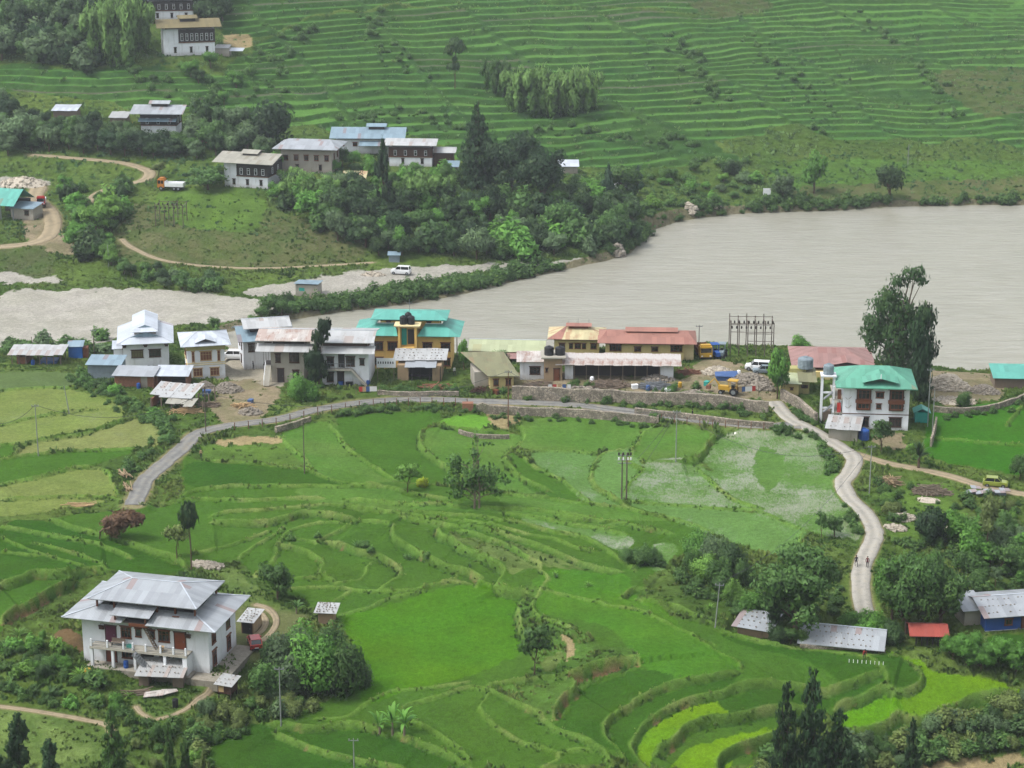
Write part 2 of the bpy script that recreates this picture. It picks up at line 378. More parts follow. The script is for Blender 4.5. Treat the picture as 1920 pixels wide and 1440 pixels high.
# ---- level fields painted by their crop
for line in FIELDS.split('\n'):
    k, s = line.split(' ', 1); P = smooth(plan(pts(s)), 3, True); a, b = sub(P, 2); X, Y = XX[a, b], YY[a, b]
    m = inside(P, X + .5 * (vnoise(X, Y, 1) - .5), Y + .8 * (vnoise(X, Y, 2) - .5))
    if k in ('SA', 'DI', 'SC', 'BR', 'BC', 'CO', 'TN', 'TG', 'OG', 'RG'): m = inside(P, X + 2.6 * (fbm(X / 2.5, Y / 2.5, 1) - .5), Y + 5 * (fbm(X / 2.5, Y / 2.5, 2) - .5))
    c = lin(PAL[k]); c = c * ((.88, .81, .62) if k[0] == 'G' else (.9, .92, .8) if k[0] in 'OWLR' else (1, 1, 1)); jit = 1 + .10 * (random.random() - .5)
    cc = c * jit
    if k in ('SC', 'TG', 'RG', 'OG', 'BR', 'DI'):
        mix = np.clip((fbm(X / 3, Y / 3, 12) - .5) * 4 + .4, 0, 1)[..., None]
        cc = cc * (1 - mix * .6) + (c0 if k != 'DI' else lin((120, 120, 86))) * mix * .6
    elif k in ('G3', 'G4', 'G6', 'G5', 'G8', 'OL', 'OT'):
        mix = np.clip((fbm(X / 9, Y / 6, 21) - .5) * 3 + .5, 0, 1)[..., None]
        cc = cc * (1 - .35 * mix) + lin({'OL': (112, 142, 66), 'OT': (120, 142, 76)}.get(k, (62, 124, 34))) * .35 * mix
    NCH[a, b] = np.where(m[..., None], cc, NCH[a, b])
    rg = {'SC': .5, 'TG': .35, 'RG': .7, 'OG': .2, 'BR': .5, 'DI': .1, 'TN': .08, 'SA': 0, 'CO': 0}.get(k, 0.0)
    ROUGH[a, b] = np.where(m, rg, ROUGH[a, b])
    wv = {'W1': .58, 'W2': .9, 'PO': .4, 'OL': .16, 'OT': .2}.get(k, 0)
    WET[a, b] = np.where(m, wv, WET[a, b]); BARE[a, b] = np.where(m, 1.0 if k in ('SA', 'DI', 'CO', 'TN') else 0, BARE[a, b])
# no water in the dark patch in the middle of the largest flooded field
P = smooth(plan(pts("1425,840 1465,855 1470,885 1450,915 1425,900 1415,870")), 3, True); a, b = sub(P, 2)
WET[a, b] *= 1 - inside(P, XX[a, b] + 3 * (nz2[a, b] - .5), YY[a, b] + 6 * (nz2[a, b] - .5))
# ---- bunds and risers
BL = []
for line in BUNDS.split('\n'):
    t = line.split(' ', 1); S = float(t[0]) * .85; S = min(S, 1 + (S - 1) * .55); P = smooth(plan(pts(t[1])), 6)
    P = P + (np.c_[vnoise(P[:, 0] / 2, P[:, 1] / 2, 40), vnoise(P[:, 0] / 2, P[:, 1] / 2, 41)] - .5) * .45
    BL.append((S, P)); a, b = sub(P, 14.5); X, Y = XX[a, b], YY[a, b]
    D, sg, tt = dist(P, X, Y); d = D * sg
    w = .16 + .11 * S
    fo = np.exp(-D / (6 + 2.5 * S)) * np.clip(np.minimum(tt, 1 - tt) * 18, 0, 1) * sstep(14, 8, D)
    ZZ[a, b] += S * (sstep(-w, w, d) - .5) * fo
    nb = vnoise(X / .9, Y / .9, 50); lw = .2 + .26 * nb * nb + (.06 if S > .5 else 0)
    ZZ[a, b] += (.14 + .12 * nb) * np.exp(-((d - w * .6) / .25) ** 2) * (np.minimum(tt, 1 - tt) > 0.001)
    lip = np.clip(1.35 - np.abs(d - w * .55) / lw, 0, 1); ris = (np.abs(d + w * .25) < w * 1.35) & (S > .45)
    tan = np.clip((fbm(X / 4, Y / 4, 60) - .55) * 6, 0, 1)[..., None] * .7
    lc = lin((112, 148, 66)) * (1 - tan * .8) + lin((158, 162, 104)) * tan * .8
    brw = np.clip((fbm(X / 1.6, Y / 1.6, 61) - (.42 if S > 1.36 and S < 1.5 else .68)) * 9, 0, 1)[..., None]
    rc = lin((60, 98, 38)) * (1 - brw) + lin((132, 104, 80)) * brw  # grass and bare earth, the green darkened with part of the bank's shade
    NCH[a, b] = np.where(ris[..., None], rc, NCH[a, b]); ROUGH[a, b] = np.where(ris, .14, ROUGH[a, b])
    NCH[a, b] += (lc - NCH[a, b]) * (lip * (.55 + .45 * vnoise(X / 2.5, Y / 2.5, 58)))[..., None]
    WET[a, b] *= 1 - np.clip(lip + ris, 0, 1); LIP[a, b] = np.maximum(LIP[a, b], lip)
# ---- water's edge
RIV = plan(pts("430,668 430,625 520,606 600,592 700,579 800,567 900,546 1000,521 1080,502 1130,491 1180,478 1205,455 1230,432 1290,413 1400,401 1560,396 1700,388 1920,385 2300,384 2300,694 1740,693 1640,684 1540,655 1300,648 1100,660 1000,670 700,674"), -5.2)
RIV = smooth(RIV, 5, True)
a, b = sub(RIV, 14); X, Y = XX[a, b], YY[a, b]
D, _, _ = dist(RIV, X, Y, True); D += 1.6 * (fbm(X / 3, Y / 3, 71) - .5) * np.clip(6 - D, 0, 1)
ins = inside(RIV, X, Y); k = np.where(ins, -D, D)
z0 = ZZ[a, b]; out = np.maximum(z0, -4.9 + np.minimum(.10 * D, .5))
ZZ[a, b] = np.where(k < 0, np.minimum(z0, -5.35) - np.clip(D, 0, 3) * .4 * 0 - sstep(0, 4, D) * .8, -5.35 + (out + 5.35) * sstep(0, 2.4, k))
ZZ = np.where((XX > -70) & (YY > 385) & (YY < 560) & (base(XX, YY) < -5.0) & (ZZ > -5.5) & (np.abs(XX) > 400), -5.6, ZZ)
sh = (k > 0) & (k < 2.2); NCH[a, b] = np.where(sh[..., None], lin((128, 122, 98)), NCH[a, b]); ROUGH[a, b] = np.where(ins, 0, ROUGH[a, b])
BARE[a, b] = np.where(sh, 1, BARE[a, b])
# sands are level
# ---- building plots, road beds
ROADS = [("road", 1.4, "250,951 262,925 272,903 298,880 340,845 372,815 430,800 520,789 600,769 700,755 800,751 900,755 1050,759 1150,769 1250,783 1330,794 1420,801 1500,800"),
         ("lane", 1.3, "1452,750 1480,785 1530,812 1578,840 1602,862 1592,890 1580,905 1592,932 1622,962 1640,1000 1630,1030 1617,1060 1614,1100 1620,1145 1632,1165"),
         ("dirt_track", 1.0, "1602,850 1660,868 1710,878 1780,893 1850,915 1925,931"),
         ("far_track", 1.4, "60,290 110,295 212,303 245,308 280,322 272,338 240,346 195,358 160,385"),
         ("quarry_track", 2.0, "40,335 72,350 66,372 92,395 100,420 90,445 60,460 0,465"),
         ("scrub_track", .7, "228,445 245,462 290,485 350,497 480,504 600,500 700,492"),
         ("footpath", .4, "-10,1322 80,1335 150,1348 200,1362 212,1385"), ("footpath", .3, "402,1294 376,1312 345,1334 318,1350 296,1356"), ("footpath", .3, "255,1322 262,1335 280,1352"),
         ("driveway", .4, "478,1131 500,1138 514,1152 518,1170 508,1190 490,1208"),
         ("driveway", .4, "478,1143 490,1150 498,1165 493,1182 478,1195")]
RD = []
for nm, hw, s in ROADS:
    P = smooth(plan(pts(s)), 8)
    # even spacing
    seg = np.r_[0, np.cumsum(np.linalg.norm(np.diff(P, axis=0), axis=1))]; n = int(seg[-1] / .8) + 2
    t = np.linspace(0, seg[-1], n); P = np.c_[np.interp(t, seg, P[:, 0]), np.interp(t, seg, P[:, 1])]
    h = base(P[:, 0], P[:, 1]) + (.25 if nm == 'road' else .1)
    kk = 15; hp = np.pad(h, kk, 'edge'); h = np.convolve(hp, np.ones(2 * kk + 1) / (2 * kk + 1), 'valid')
    RD.append((nm, hw, P, h)); a, b = sub(P, 8); X, Y = XX[a, b], YY[a, b]
    D, sg, tt = dist(P, X, Y); hh = np.interp(tt, np.linspace(0, 1, len(h)), h)
    wd = .35 if nm in ('road', 'lane') else 1.2
    kf = 1 - sstep(hw + .5, hw + .5 + wd * (5 if nm != 'driveway' else 1), D)
    ZZ[a, b] = ZZ[a, b] * (1 - kf) + (hh - .03) * kf
    v = np.clip(1 - (D - hw) / (.9 if hw > 1.3 else .4), 0, 1)[..., None] * (.4 + .6 * vnoise(X, Y, 66))[..., None]
    NCH[a, b] += (lin((162, 146, 116)) - NCH[a, b]) * v
    WET[a, b] *= (D > hw + .6); ROUGH[a, b] *= sstep(hw, hw + 1, D)
PADS = [(-53.5, -31.5, 250.5, 266.5, None)]
def pad(P, h, soft=2.0, col=None, rough=0):
    """level a plot of ground"""
    P = np.asarray(P); a, b = sub(P, soft + 4); X, Y = XX[a, b], YY[a, b]
    D, _, _ = dist(P, X, Y, True); D = np.where(inside(P, X, Y), 0, D); kf = 1 - sstep(.2, soft, D)
    ZZ[a, b] = ZZ[a, b] * (1 - kf) + h * kf
    if col is not None: NCH[a, b] += (lin(col) - NCH[a, b]) * kf[..., None]; ROUGH[a, b] *= 1 - kf * (1 - rough)
PLOTS_HERE = 1
pad([(-53, 251), (-31, 247.5), (-28, 260), (-49, 264)], 0.0, 2.5, (112, 118, 78))
# rough ground is uneven
ZZ += np.where(inner, ROUGH * (1 - HILL) * ((fbm(XX / 5, YY / 5, 91) - .5) * 1.1 + (nz2 - .5) * .5) * (1 - BARE), 0)
ZZ += np.where(inner & (HILL > 0), ROUGH * (fbm(XX / 1.5, YY / 1.5, 92) - .4) * .6, 0)
# beyond the frame: the viewer's hill, far mountains
near = np.clip((205 - YY) / 205, 0, 1.0) ** 2.3 * 116
ZZ = np.where(YY < 205, base(XX, np.full_like(YY, 206)) + near, ZZ)
ZZ = np.where(YY < 0, ZZ.clip(None, 108) , ZZ)
ZZ = np.where(YY > 1000, base(XX * 0 + XX.clip(-400, 400), np.full_like(YY, 990.)) + (YY - 1000) * .12, ZZ)
def terr(x, y):
    x = np.asarray(x, float); y = np.asarray(y, float)
    r = np.interp(y, rows, np.arange(NR)).clip(0, NR - 1.001); c = np.interp(x / np.maximum(y, 200), SV, np.arange(NC)).clip(0, NC - 1.001)
    ir = r.astype(int); ic = c.astype(int); fr = r - ir; fc = c - ic
    return (ZZ[ir, ic] * (1 - fc) + ZZ[ir, ic + 1] * fc) * (1 - fr) + (ZZ[ir + 1, ic] * (1 - fc) + ZZ[ir + 1, ic + 1] * fc) * fr
def samp(A, x, y):
    r = np.rint(np.interp(y, rows, np.arange(NR))).astype(int).clip(0, NR - 1); c = np.rint(np.interp(x / np.maximum(y, 200), SV, np.arange(NC))).astype(int).clip(0, NC - 1)
    return A[r, c]
def ground(u, v):               # (x, y, z) on the finished ground where the photograph shows it
    x, y = onbase(u, v, terr); return float(x), float(y), float(terr(x, y))

# ------------------------------------------------------------------ plots: name, centre of the front at the ground (photo), front width px, depth m, turn (deg), margin
PL = {}
FOOT = []
def plot(key, u, v, wpx, d, yaw=0, dz=0.0, mg=.6, soft=2.2, level=True):
    x, y = onbase(u, v, terr); z = float(terr(x, y)) + dz; mpp = math.hypot(y, CAM_H - z) / FPX * math.cos(math.atan2(CAM_H - z, y) - PITCH)
    w = wpx * mpp / math.cos(R(yaw)); c, s = math.cos(R(yaw)), math.sin(R(yaw))
    T = lambda a, b: (x + a * c - b * s, y + a * s + b * c)
    if level: pad([T(-w / 2 - mg, -mg), T(w / 2 + mg, -mg), T(w / 2 + mg, d + mg), T(-w / 2 - mg, d + mg)], z, soft)
    PL[key] = dict(loc=(float(x), float(y), z), w=float(w), d=d, rz=R(yaw), mpp=float(mpp), u=u, v=v)
    FOOT.append((*T(0, d / 2), max(w, d) / 2 + 1.0, T(-w / 2, 0), T(w / 2, 0), T(w / 2, d), T(-w / 2, d)))
for t in """farm,275,1251,246,9.0,-14
slope_roof_house,275,693,83,9,9
cream_house,388,710,68,7.5,12
rusty_wing,648,722,88,9,-3
rusty_main,540,717,62,8,-3
rusty_back,500,690,82,8,14
yellow_house,765,692,182,8,-3
mud_shed,790,714,98,6,-2
cream_cottage,941,732,44,8,8
lime_hall,950,674,128,6,-4
brick_roof_house,1005,712,60,3.6,0
tank_block,1037,717,34,4,0
long_shed,1165,712,212,3.6,-2
cream_roof_house,1081,676,84,6,-3
red_roof_house,1208,678,146,6.5,-3
pink_hall,1562,707,140,11,-4
olive_house,1490,738,54,5.5,-4
green_house,1640,806,122,9,-5
tank_tower,1550,793,16,1.6,-5
tin_shed,1580,826,52,4.5,-14
right_teal,1900,728,70,5,-4
teal_booth,1728,793,24,2.4,-5
blue_house,1906,1180,80,7,10
blue_annex,1825,1172,36,4,10
red_pavilion,1740,1212,64,3.2,-3
big_tin,1576,1213,132,4.8,-14,-.1
small_tin,1412,1182,56,3.6,-24,-.9
mud_coop,611,1172,34,2.6,-6
near_coop,421,1312,26,2,-20
front_shed,302,1288,84,2.8,-6
side_shed,464,1188,18,3,-14
long_lean,68,684,96,4,-2
blue_cabin,142,672,28,3,5
bluegrey_shed,196,710,62,5,-3
brick_shed,252,726,74,4,-5
brick_shed_b,322,726,60,4,-3
timber_yard,332,768,100,6,-12
river_hut,575,556,42,4,-8
teal_workshop,2,412,52,9,-14
workshop_annex,42,412,44,5,-14
top_house,320,38,84,8,8
balcony_house,356,104,92,8,14
balcony_annex,430,106,52,4,-4
orange_house,298,254,66,7,-3
big_grey_house,575,324,96,9,-8
skylight_house,462,352,84,9,-16
teal_long_house,690,288,120,8,-2
timber_house,770,312,80,7,-4
low_shed,664,350,40,4,-2
tiny_shed,848,330,20,3,-3
field_shed,1066,326,34,4,0
ruin_sheds,122,224,44,4,-4
ruin_row,222,236,30,4,-4
substation,1409,668,80,5,-3
far_substation,318,425,52,4,-5
barn_low,655,352,1,1,0""".split('\n'):
    k, *q = t.split(','); q = list(map(float, q))
    plot(k, *q, level=k not in ('far_substation', 'barn_low'), mg=.9 if q[2] > 60 else .4, soft=2.6 if q[2] > 60 else 1.6)
# ------------------------------------------------------------------ materials
class NT:
    def __init__(s, name):
        s.m = bpy.data.materials.new(name); s.m.use_nodes = True; s.t = s.m.node_tree; s.t.nodes.clear()
        s.o = s.n('ShaderNodeOutputMaterial')
    def n(s, kind, **k):
        nd = s.t.nodes.new(kind)
        for a, b in k.items():
            if a.startswith('i_'): nd.inputs[int(a[2:]) if a[2:].isdigit() else a[2:]].default_value = b
            else: setattr(nd, a, b)
        return nd
    def l(s, a, b): s.t.links.new(a, b)
    def noise(s, vec, scale, detail=3, rough=.55, dist=0):
        nd = s.n('ShaderNodeTexNoise'); nd.inputs['Scale'].default_value = scale; nd.inputs['Detail'].default_value = detail
        nd.inputs['Roughness'].default_value = rough; nd.inputs['Distortion'].default_value = dist
        if vec is not None: s.l(vec, nd.inputs['Vector'])
        return nd.outputs['Fac']
    def ramp(s, f, stops):
        nd = s.n('ShaderNodeValToRGB'); e = nd.color_ramp.elements
        while len(e) < len(stops): e.new(.5)
        for el, (p, c) in zip(e, stops):
            el.position = p; el.color = (c, c, c, 1) if not hasattr(c, '__len__') else (*c, 1)
        s.l(f, nd.inputs[0]); return nd.outputs[0]
    def mul(s, a, b, op='MULTIPLY'):
        nd = s.n('ShaderNodeMath', operation=op)
        for i, x in enumerate((a, b)):
            if hasattr(x, 'links'): s.l(x, nd.inputs[i])
            else: nd.inputs[i].default_value = x
        return nd.outputs[0]
    def mix(s, f, a, b, bt='MIX'):
        nd = s.n('ShaderNodeMix', data_type='RGBA', blend_type=bt)
        for i, x in ((0, f), (6, a), (7, b)):
            if hasattr(x, 'links'): s.l(x, nd.inputs[i])
            elif i == 0: nd.inputs[0].default_value = x
            else: nd.inputs[i].default_value = (*x, 1) if hasattr(x, '__len__') and len(x) == 3 else x
        return nd.outputs[2]
    def maprange(s, v, a, b, c, d):
        nd = s.n('ShaderNodeMapRange'); s.l(v, nd.inputs[0])
        for i, x in enumerate((a, b, c, d)): nd.inputs[i + 1].default_value = x
        return nd.outputs[0]
    def scalecol(s, col, f):
        nd = s.n('ShaderNodeVectorMath', operation='SCALE'); s.l(col, nd.inputs[0])
        if hasattr(f, 'links'): s.l(f, nd.inputs['Scale'])
        else: nd.inputs['Scale'].default_value = f
        return nd.outputs[0]
    def bump(s, h, strength, dist=.1, nrm=None):
        nd = s.n('ShaderNodeBump'); nd.inputs['Strength'].default_value = strength; nd.inputs['Distance'].default_value = dist
        s.l(h, nd.inputs['Height'])
        if nrm is not None: s.l(nrm, nd.inputs['Normal'])
        return nd.outputs[0]
    def pbsdf(s, col, rough=.7, nrm=None, metal=0, spec=.5):
        p = s.n('ShaderNodeBsdfPrincipled')
        for k, x in (('Base Color', col), ('Roughness', rough), ('Metallic', metal), ('Specular IOR Level', spec)):
            if hasattr(x, 'links'): s.l(x, p.inputs[k])
            else: p.inputs[k].default_value = (*x, 1) if k == 'Base Color' else x
        if nrm is not None: s.l(nrm, p.inputs['Normal'])
        s.l(p.outputs[0], s.o.inputs[0]); return p
    def pos(s): return s.n('ShaderNodeNewGeometry').outputs['Position']
    def obj(s): return s.n('ShaderNodeTexCoord').outputs['Object']
    def uv(s): return s.n('ShaderNodeTexCoord').outputs['UV']
    def scalev(s, v, sc):
        nd = s.n('ShaderNodeMapping'); nd.inputs['Scale'].default_value = sc; s.l(v, nd.inputs['Vector']); return nd.outputs[0]
    def attr(s, nm):
        return s.n('ShaderNodeAttribute', attribute_name=nm)
MATS = {}
def L3(c, k=1.0): return tuple(lin(c, k))

def m_ground():
    n = NT('ground'); p = n.pos(); c = n.attr('col').outputs['Color']; mk = n.attr('msk')
    sep = n.n('ShaderNodeSeparateColor'); n.l(mk.outputs['Color'], sep.inputs[0]); rough, wet, bare = sep.outputs
    fine = n.noise(p, 1.6, 4, .7); med = n.noise(p, .22, 4, .6); tiny = n.noise(p, 5.5, 2, .6)
    f = n.maprange(fine, .25, .75, .7, 1.28); f2 = n.maprange(med, .3, .7, .86, 1.14); f3 = n.maprange(tiny, .2, .8, .76, 1.24)
    f = n.mul(n.mul(f, f2), f3)
    # rough growth varies much more
    rv = n.maprange(n.noise(p, .7, 5, .7), .3, .72, .5, 1.45)
    fr = n.n('ShaderNodeMix', data_type='FLOAT'); n.l(rough, fr.inputs[0]); fr.inputs[2].default_value = 1; n.l(rv, fr.inputs[3])
    f = n.mul(f, fr.outputs[0])
    col = n.scalecol(c, n.mul(f, KAL))
    hue = n.maprange(n.noise(p, .09, 3, .6), .3, .7, 0, 1)
    col = n.mix(n.mul(hue, .16), col, L3((120, 140, 40), .4))
    # flooded paddies: water between the seedlings
    w1 = n.noise(n.scalev(p, (3.2, 1.1, 1)), 1.3, 3, .8); w2 = n.noise(p, .1, 4, .6)
    vv = n.mul(n.mul(n.mul(w1, .55), n.mul(w2, .75), 'ADD'), n.mul(wet, .22), 'ADD')
    ww = n.mul(n.ramp(vv, [(.82, 0.0), (.98, 1.0)]), n.ramp(wet, [(.05, 0.0), (.12, 1.0)]))
    bh = n.mul(n.mul(fine, 1.0), n.mul(tiny, .6), 'ADD')
    nb = n.bump(bh, .55, .35)
    p1 = n.pbsdf(col, 1.0, nb, 0, .03)
    p2 = n.n('ShaderNodeBsdfPrincipled'); p2.inputs['Base Color'].default_value = (*L3((150, 150, 130), .7), 1); p2.inputs['Roughness'].default_value = .12
    p2.inputs['IOR'].default_value = 1.5; p2.inputs['Specular IOR Level'].default_value = .9
    mx = n.n('ShaderNodeMixShader'); n.l(n.mul(ww, .74), mx.inputs[0]); n.l(p1.outputs[0], mx.inputs[1]); n.l(p2.outputs[0], mx.inputs[2])
    n.l(mx.outputs[0], n.o.inputs[0]); return n.m
MATS['ground'] = m_ground()
def m_water():
    n = NT('river_water'); p = n.pos(); s = n.scalev(p, (.12, .55, 1)); a = n.noise(s, 1.1, 5, .65, .6); b = n.noise(n.scalev(p, (.02, .05, 1)), 1, 4, .6, 1.2)
    col = n.mix(b, L3((160, 158, 142), .62), L3((178, 175, 160), .65)); col = n.mix(n.maprange(a, .38, .7, 0, .35), col, L3((190, 190, 180), .7))
    h = n.mul(a, n.mul(n.noise(n.scalev(p, (.6, 1.4, 1)), 1.3, 3, .6), .35), 'ADD')
    nb = n.bump(h, .8, .5); n.pbsdf(col, .24, nb, 0, .5); return n.m
MATS['water'] = m_water()
def m_road(nm, c, grit):
    n = NT(nm); uv = n.uv(); p = n.pos(); a = n.noise(p, .8, 5, .7); t = n.noise(p, 6, 3, .7)
    sp = n.n('ShaderNodeSeparateXYZ'); n.l(uv, sp.inputs[0])
    w = n.n('ShaderNodeMath', operation='SINE'); n.l(n.mul(sp.outputs[0], 12.566), w.inputs[0])     # wheel tracks
    tr = n.maprange(w.outputs[0], -1, 1, .86, 1.1)
    f = n.mul(n.mul(n.maprange(a, .3, .7, .68, 1.22), n.maprange(t, .2, .8, 1 - grit, 1 + grit)), tr)
    n.pbsdf(n.scalecol(n.mix(n.ramp(a, [(.5, 0.), (.7, .6)]), c, L3((150, 138, 112), .6)), f), .9, n.bump(t, .5, .05), 0, .2); return n.m
MATS['asphalt'] = m_road('road_surface', L3((150, 150, 146), .56), .1)
MATS['concrete_lane'] = m_road('lane_surface', L3((180, 176, 166), .68), .14)
MATS['dirt'] = m_road('dirt_surface', L3((182, 166, 136), .56), .12)
def m_leaf():
    n = NT('leaves'); oi = n.n('ShaderNodeObjectInfo'); tn = n.attr('tone').outputs['Fac']
    f = n.maprange(tn, 0, 1, .6, 1.55)
    f = n.mul(f, n.maprange(oi.outputs['Random'], 0, 1, .84, 1.16))
    col = n.scalecol(oi.outputs['Color'], f)
    col = n.mix(n.mul(n.maprange(tn, .6, 1, 0, .3), 1.0), col, n.scalecol(n.mix(.5, oi.outputs['Color'], (.30, .34, .05)), 1.2))
    d = n.n('ShaderNodeBsdfPrincipled'); n.l(col, d.inputs['Base Color']); d.inputs['Roughness'].default_value = .6; d.inputs['Specular IOR Level'].default_value = .25
    t = n.n('ShaderNodeBsdfTranslucent'); n.l(n.scalecol(col, 1.1), t.inputs[0])
    mx = n.n('ShaderNodeMixShader'); mx.inputs[0].default_value = .38; n.l(d.outputs[0], mx.inputs[1]); n.l(t.outputs[0], mx.inputs[2]); n.l(mx.outputs[0], n.o.inputs[0]); return n.m
MATS['leaf'] = m_leaf()
def m_tuft():
    n = NT('grass_blades'); c = n.attr('col').outputs['Color']; col = n.scalecol(c, KAL)
    d = n.n('ShaderNodeBsdfPrincipled'); n.l(col, d.inputs['Base Color']); d.inputs['Roughness'].default_value = .8; d.inputs['Specular IOR Level'].default_value = .15
    t = n.n('ShaderNodeBsdfTranslucent'); n.l(col, t.inputs[0]); g = n.n('ShaderNodeNewGeometry'); v = n.n('ShaderNodeVectorMath', operation='MULTIPLY_ADD'); n.l(g.outputs['Normal'], v.inputs[0]); v.inputs[1].default_value = (.5, .5, .5); v.inputs[2].default_value = (0, 0, .9)
    v2 = n.n('ShaderNodeVectorMath', operation='NORMALIZE'); n.l(v.outputs[0], v2.inputs[0]); n.l(v2.outputs[0], d.inputs['Normal'])
    mx = n.n('ShaderNodeMixShader'); mx.inputs[0].default_value = .3; n.l(d.outputs[0], mx.inputs[1]); n.l(t.outputs[0], mx.inputs[2]); n.l(mx.outputs[0], n.o.inputs[0]); return n.m
MATS['tuft'] = m_tuft()
def simple(nm, c, rough=.8, k=.8, var=.15, scale=1.5, metal=0, spec=.3, bump=.15):
    if nm in MATS: return MATS[nm]
    n = NT(nm); p = n.obj(); a = n.noise(p, scale, 4, .65); b = n.noise(p, scale * 7, 2, .6)
    f = n.mul(n.maprange(a, .25, .75, 1 - var, 1 + var), n.maprange(b, .2, .8, 1 - var * .4, 1 + var * .4))
    n.pbsdf(n.scalecol(n.mix(0, L3(c, k), L3(c, k)), f), rough, n.bump(b, bump, .03), metal, spec); MATS[nm] = n.m; return n.m
def plaster(nm, c, k=.8, dirt=(120, 108, 90), amt=.35):
    if nm in MATS: return MATS[nm]
    n = NT(nm); p = n.obj(); a = n.noise(n.scalev(p, (1, 1, .25)), 1.3, 5, .7); b = n.noise(p, .35, 4, .6)
    sp = n.n('ShaderNodeSeparateXYZ'); n.l(p, sp.inputs[0]); lo = n.maprange(sp.outputs[2], 0, 1.1, 1, 0)     # splash stains near the ground
    st = n.mul(n.ramp(a, [(.52, 0.), (.75, 1.)]), amt); st = n.mul(st, n.mul(n.mul(lo, n.noise(p, 2.5, 3, .6)), .9), 'ADD')
    c1 = n.scalecol(n.mix(0, L3(c, k), L3(c, k)), n.maprange(b, .3, .7, .93, 1.05))
    n.pbsdf(n.mix(st, c1, L3(dirt, .7)), .85, n.bump(n.noise(p, 9, 2, .6), .12, .02), 0, .25); MATS[nm] = n.m; return n.m
def tin(nm, c, rust=.3, k=.8, rustcol=(132, 78, 52), metal=.25, rough=.45, sheet=.8, stones=0):
    """corrugated sheet: UV x runs along the eave in metres, y up the slope"""
    if nm in MATS: return MATS[nm]
    n = NT(nm); uv = n.uv(); sp = n.n('ShaderNodeSeparateXYZ'); n.l(uv, sp.inputs[0]); oi = n.n('ShaderNodeObjectInfo')
    ad = n.n('ShaderNodeVectorMath', operation='ADD'); n.l(uv, ad.inputs[0]); sc_ = n.n('ShaderNodeCombineXYZ'); n.l(n.mul(oi.outputs['Random'], 37.), sc_.inputs[0]); n.l(n.mul(oi.outputs['Random'], 11.), sc_.inputs[1]); n.l(sc_.outputs[0], ad.inputs[1])
    q = ad.outputs[0]
    w = n.n('ShaderNodeMath', operation='SINE'); n.l(n.mul(sp.outputs[0], 6.2832 / .2), w.inputs[0])
    fl = n.n('ShaderNodeMath', operation='FLOOR'); n.l(n.mul(sp.outputs[0], 1 / sheet), fl.inputs[0]); fy = n.n('ShaderNodeMath', operation='FLOOR'); n.l(n.mul(sp.outputs[1], 1 / 2.6), fy.inputs[0])
    cb = n.n('ShaderNodeCombineXYZ'); n.l(fl.outputs[0], cb.inputs[0]); n.l(fy.outputs[0], cb.inputs[1]); n.l(oi.outputs['Random'], cb.inputs[2])
    wh = n.n('ShaderNodeTexWhiteNoise', noise_dimensions='3D'); n.l(cb.outputs[0], wh.inputs['Vector'])
    pan = n.maprange(wh.outputs['Value'], 0, 1, .84, 1.1)
    st = n.noise(n.scalev(q, (1.1, .22, 1)), 1.2, 5, .75); bl = n.noise(q, .35, 4, .65)
    r = n.ramp(n.mul(n.mul(st, .55), n.mul(bl, .45), 'ADD'), [(.62 - .25 * rust, 0.), (.74 - .18 * rust, 1.)])
    r = n.mul(r, min(1, rust * 1.5)); pr = n.mul(n.n('ShaderNodeMath', operation='GREATER_THAN').outputs[0], 0)
    gt = n.n('ShaderNodeMath', operation='GREATER_THAN'); n.l(wh.outputs['Value'], gt.inputs[0]); gt.inputs[1].default_value = 1 - rust * .22
    r = n.mul(r, n.mul(gt.outputs[0], .5 * n_rust(rust)), 'MAXIMUM')
    base_ = n.scalecol(n.mix(n.ramp(bl, [(.45, 0.), (.7, .35)]), L3(c, k), L3(c, k * .7)), pan)
    col = n.mix(r, base_, L3(rustcol, .75))
    h = n.mul(w.outputs[0], .5)
    P = n.pbsdf(col, n.maprange(r, 0, 1, rough, .85), n.bump(h, .6, .03), metal, .4)
    n.l(n.mul(n.maprange(r, 0, 1, 1, 0), metal), P.inputs['Metallic']); MATS[nm] = n.m; return n.m
def n_rust(r): return 1.0 if r > .05 else 0.0
tin('tin_silver', (190, 196, 202), .2, .64, metal=.35, rough=.5)
tin('tin_bright', (214, 222, 232), .06, .72, metal=.25)
tin('tin_old', (198, 200, 200), .34, .74, (140, 108, 88))
tin('tin_rusty', (208, 202, 196), .62, .78, (146, 104, 86))
tin('tin_teal', (92, 172, 158), .08, .75, metal=.0, rough=.5)
tin('tin_green', (98, 166, 142), .06, .75, metal=0, rough=.5)
tin('tin_red', (164, 116, 102), .35, .75, (124, 78, 68), metal=0, rough=.6)
tin('tin_pink', (158, 122, 116), .35, .75, (130, 84, 76), metal=0, rough=.6)
tin('tin_scarlet', (190, 92, 80), .15, .6, metal=0, rough=.6)
tin('tin_lime', (176, 184, 148), .25, .8, (160, 150, 110), metal=0, rough=.6)
tin('tin_moss', (132, 132, 100), .35, .75, (138, 104, 80), metal=0, rough=.75)
tin('tin_cream', (196, 186, 146), .5, .8, (160, 88, 70), metal=0, rough=.7)
tin('tin_bluegrey', (138, 162, 176), .1, .75, metal=.1)
tin('shingle_grey', (166, 164, 152), .25, .7, (120, 110, 92), metal=0, rough=.8)
tin('thatch', (128, 118, 84), .25, .7, (104, 96, 66), metal=0, rough=.9)
plaster('wall_white', (232, 235, 240), .8); plaster('wall_cream', (226, 208, 160), .8); plaster('wall_yellow', (230, 190, 112), .85)
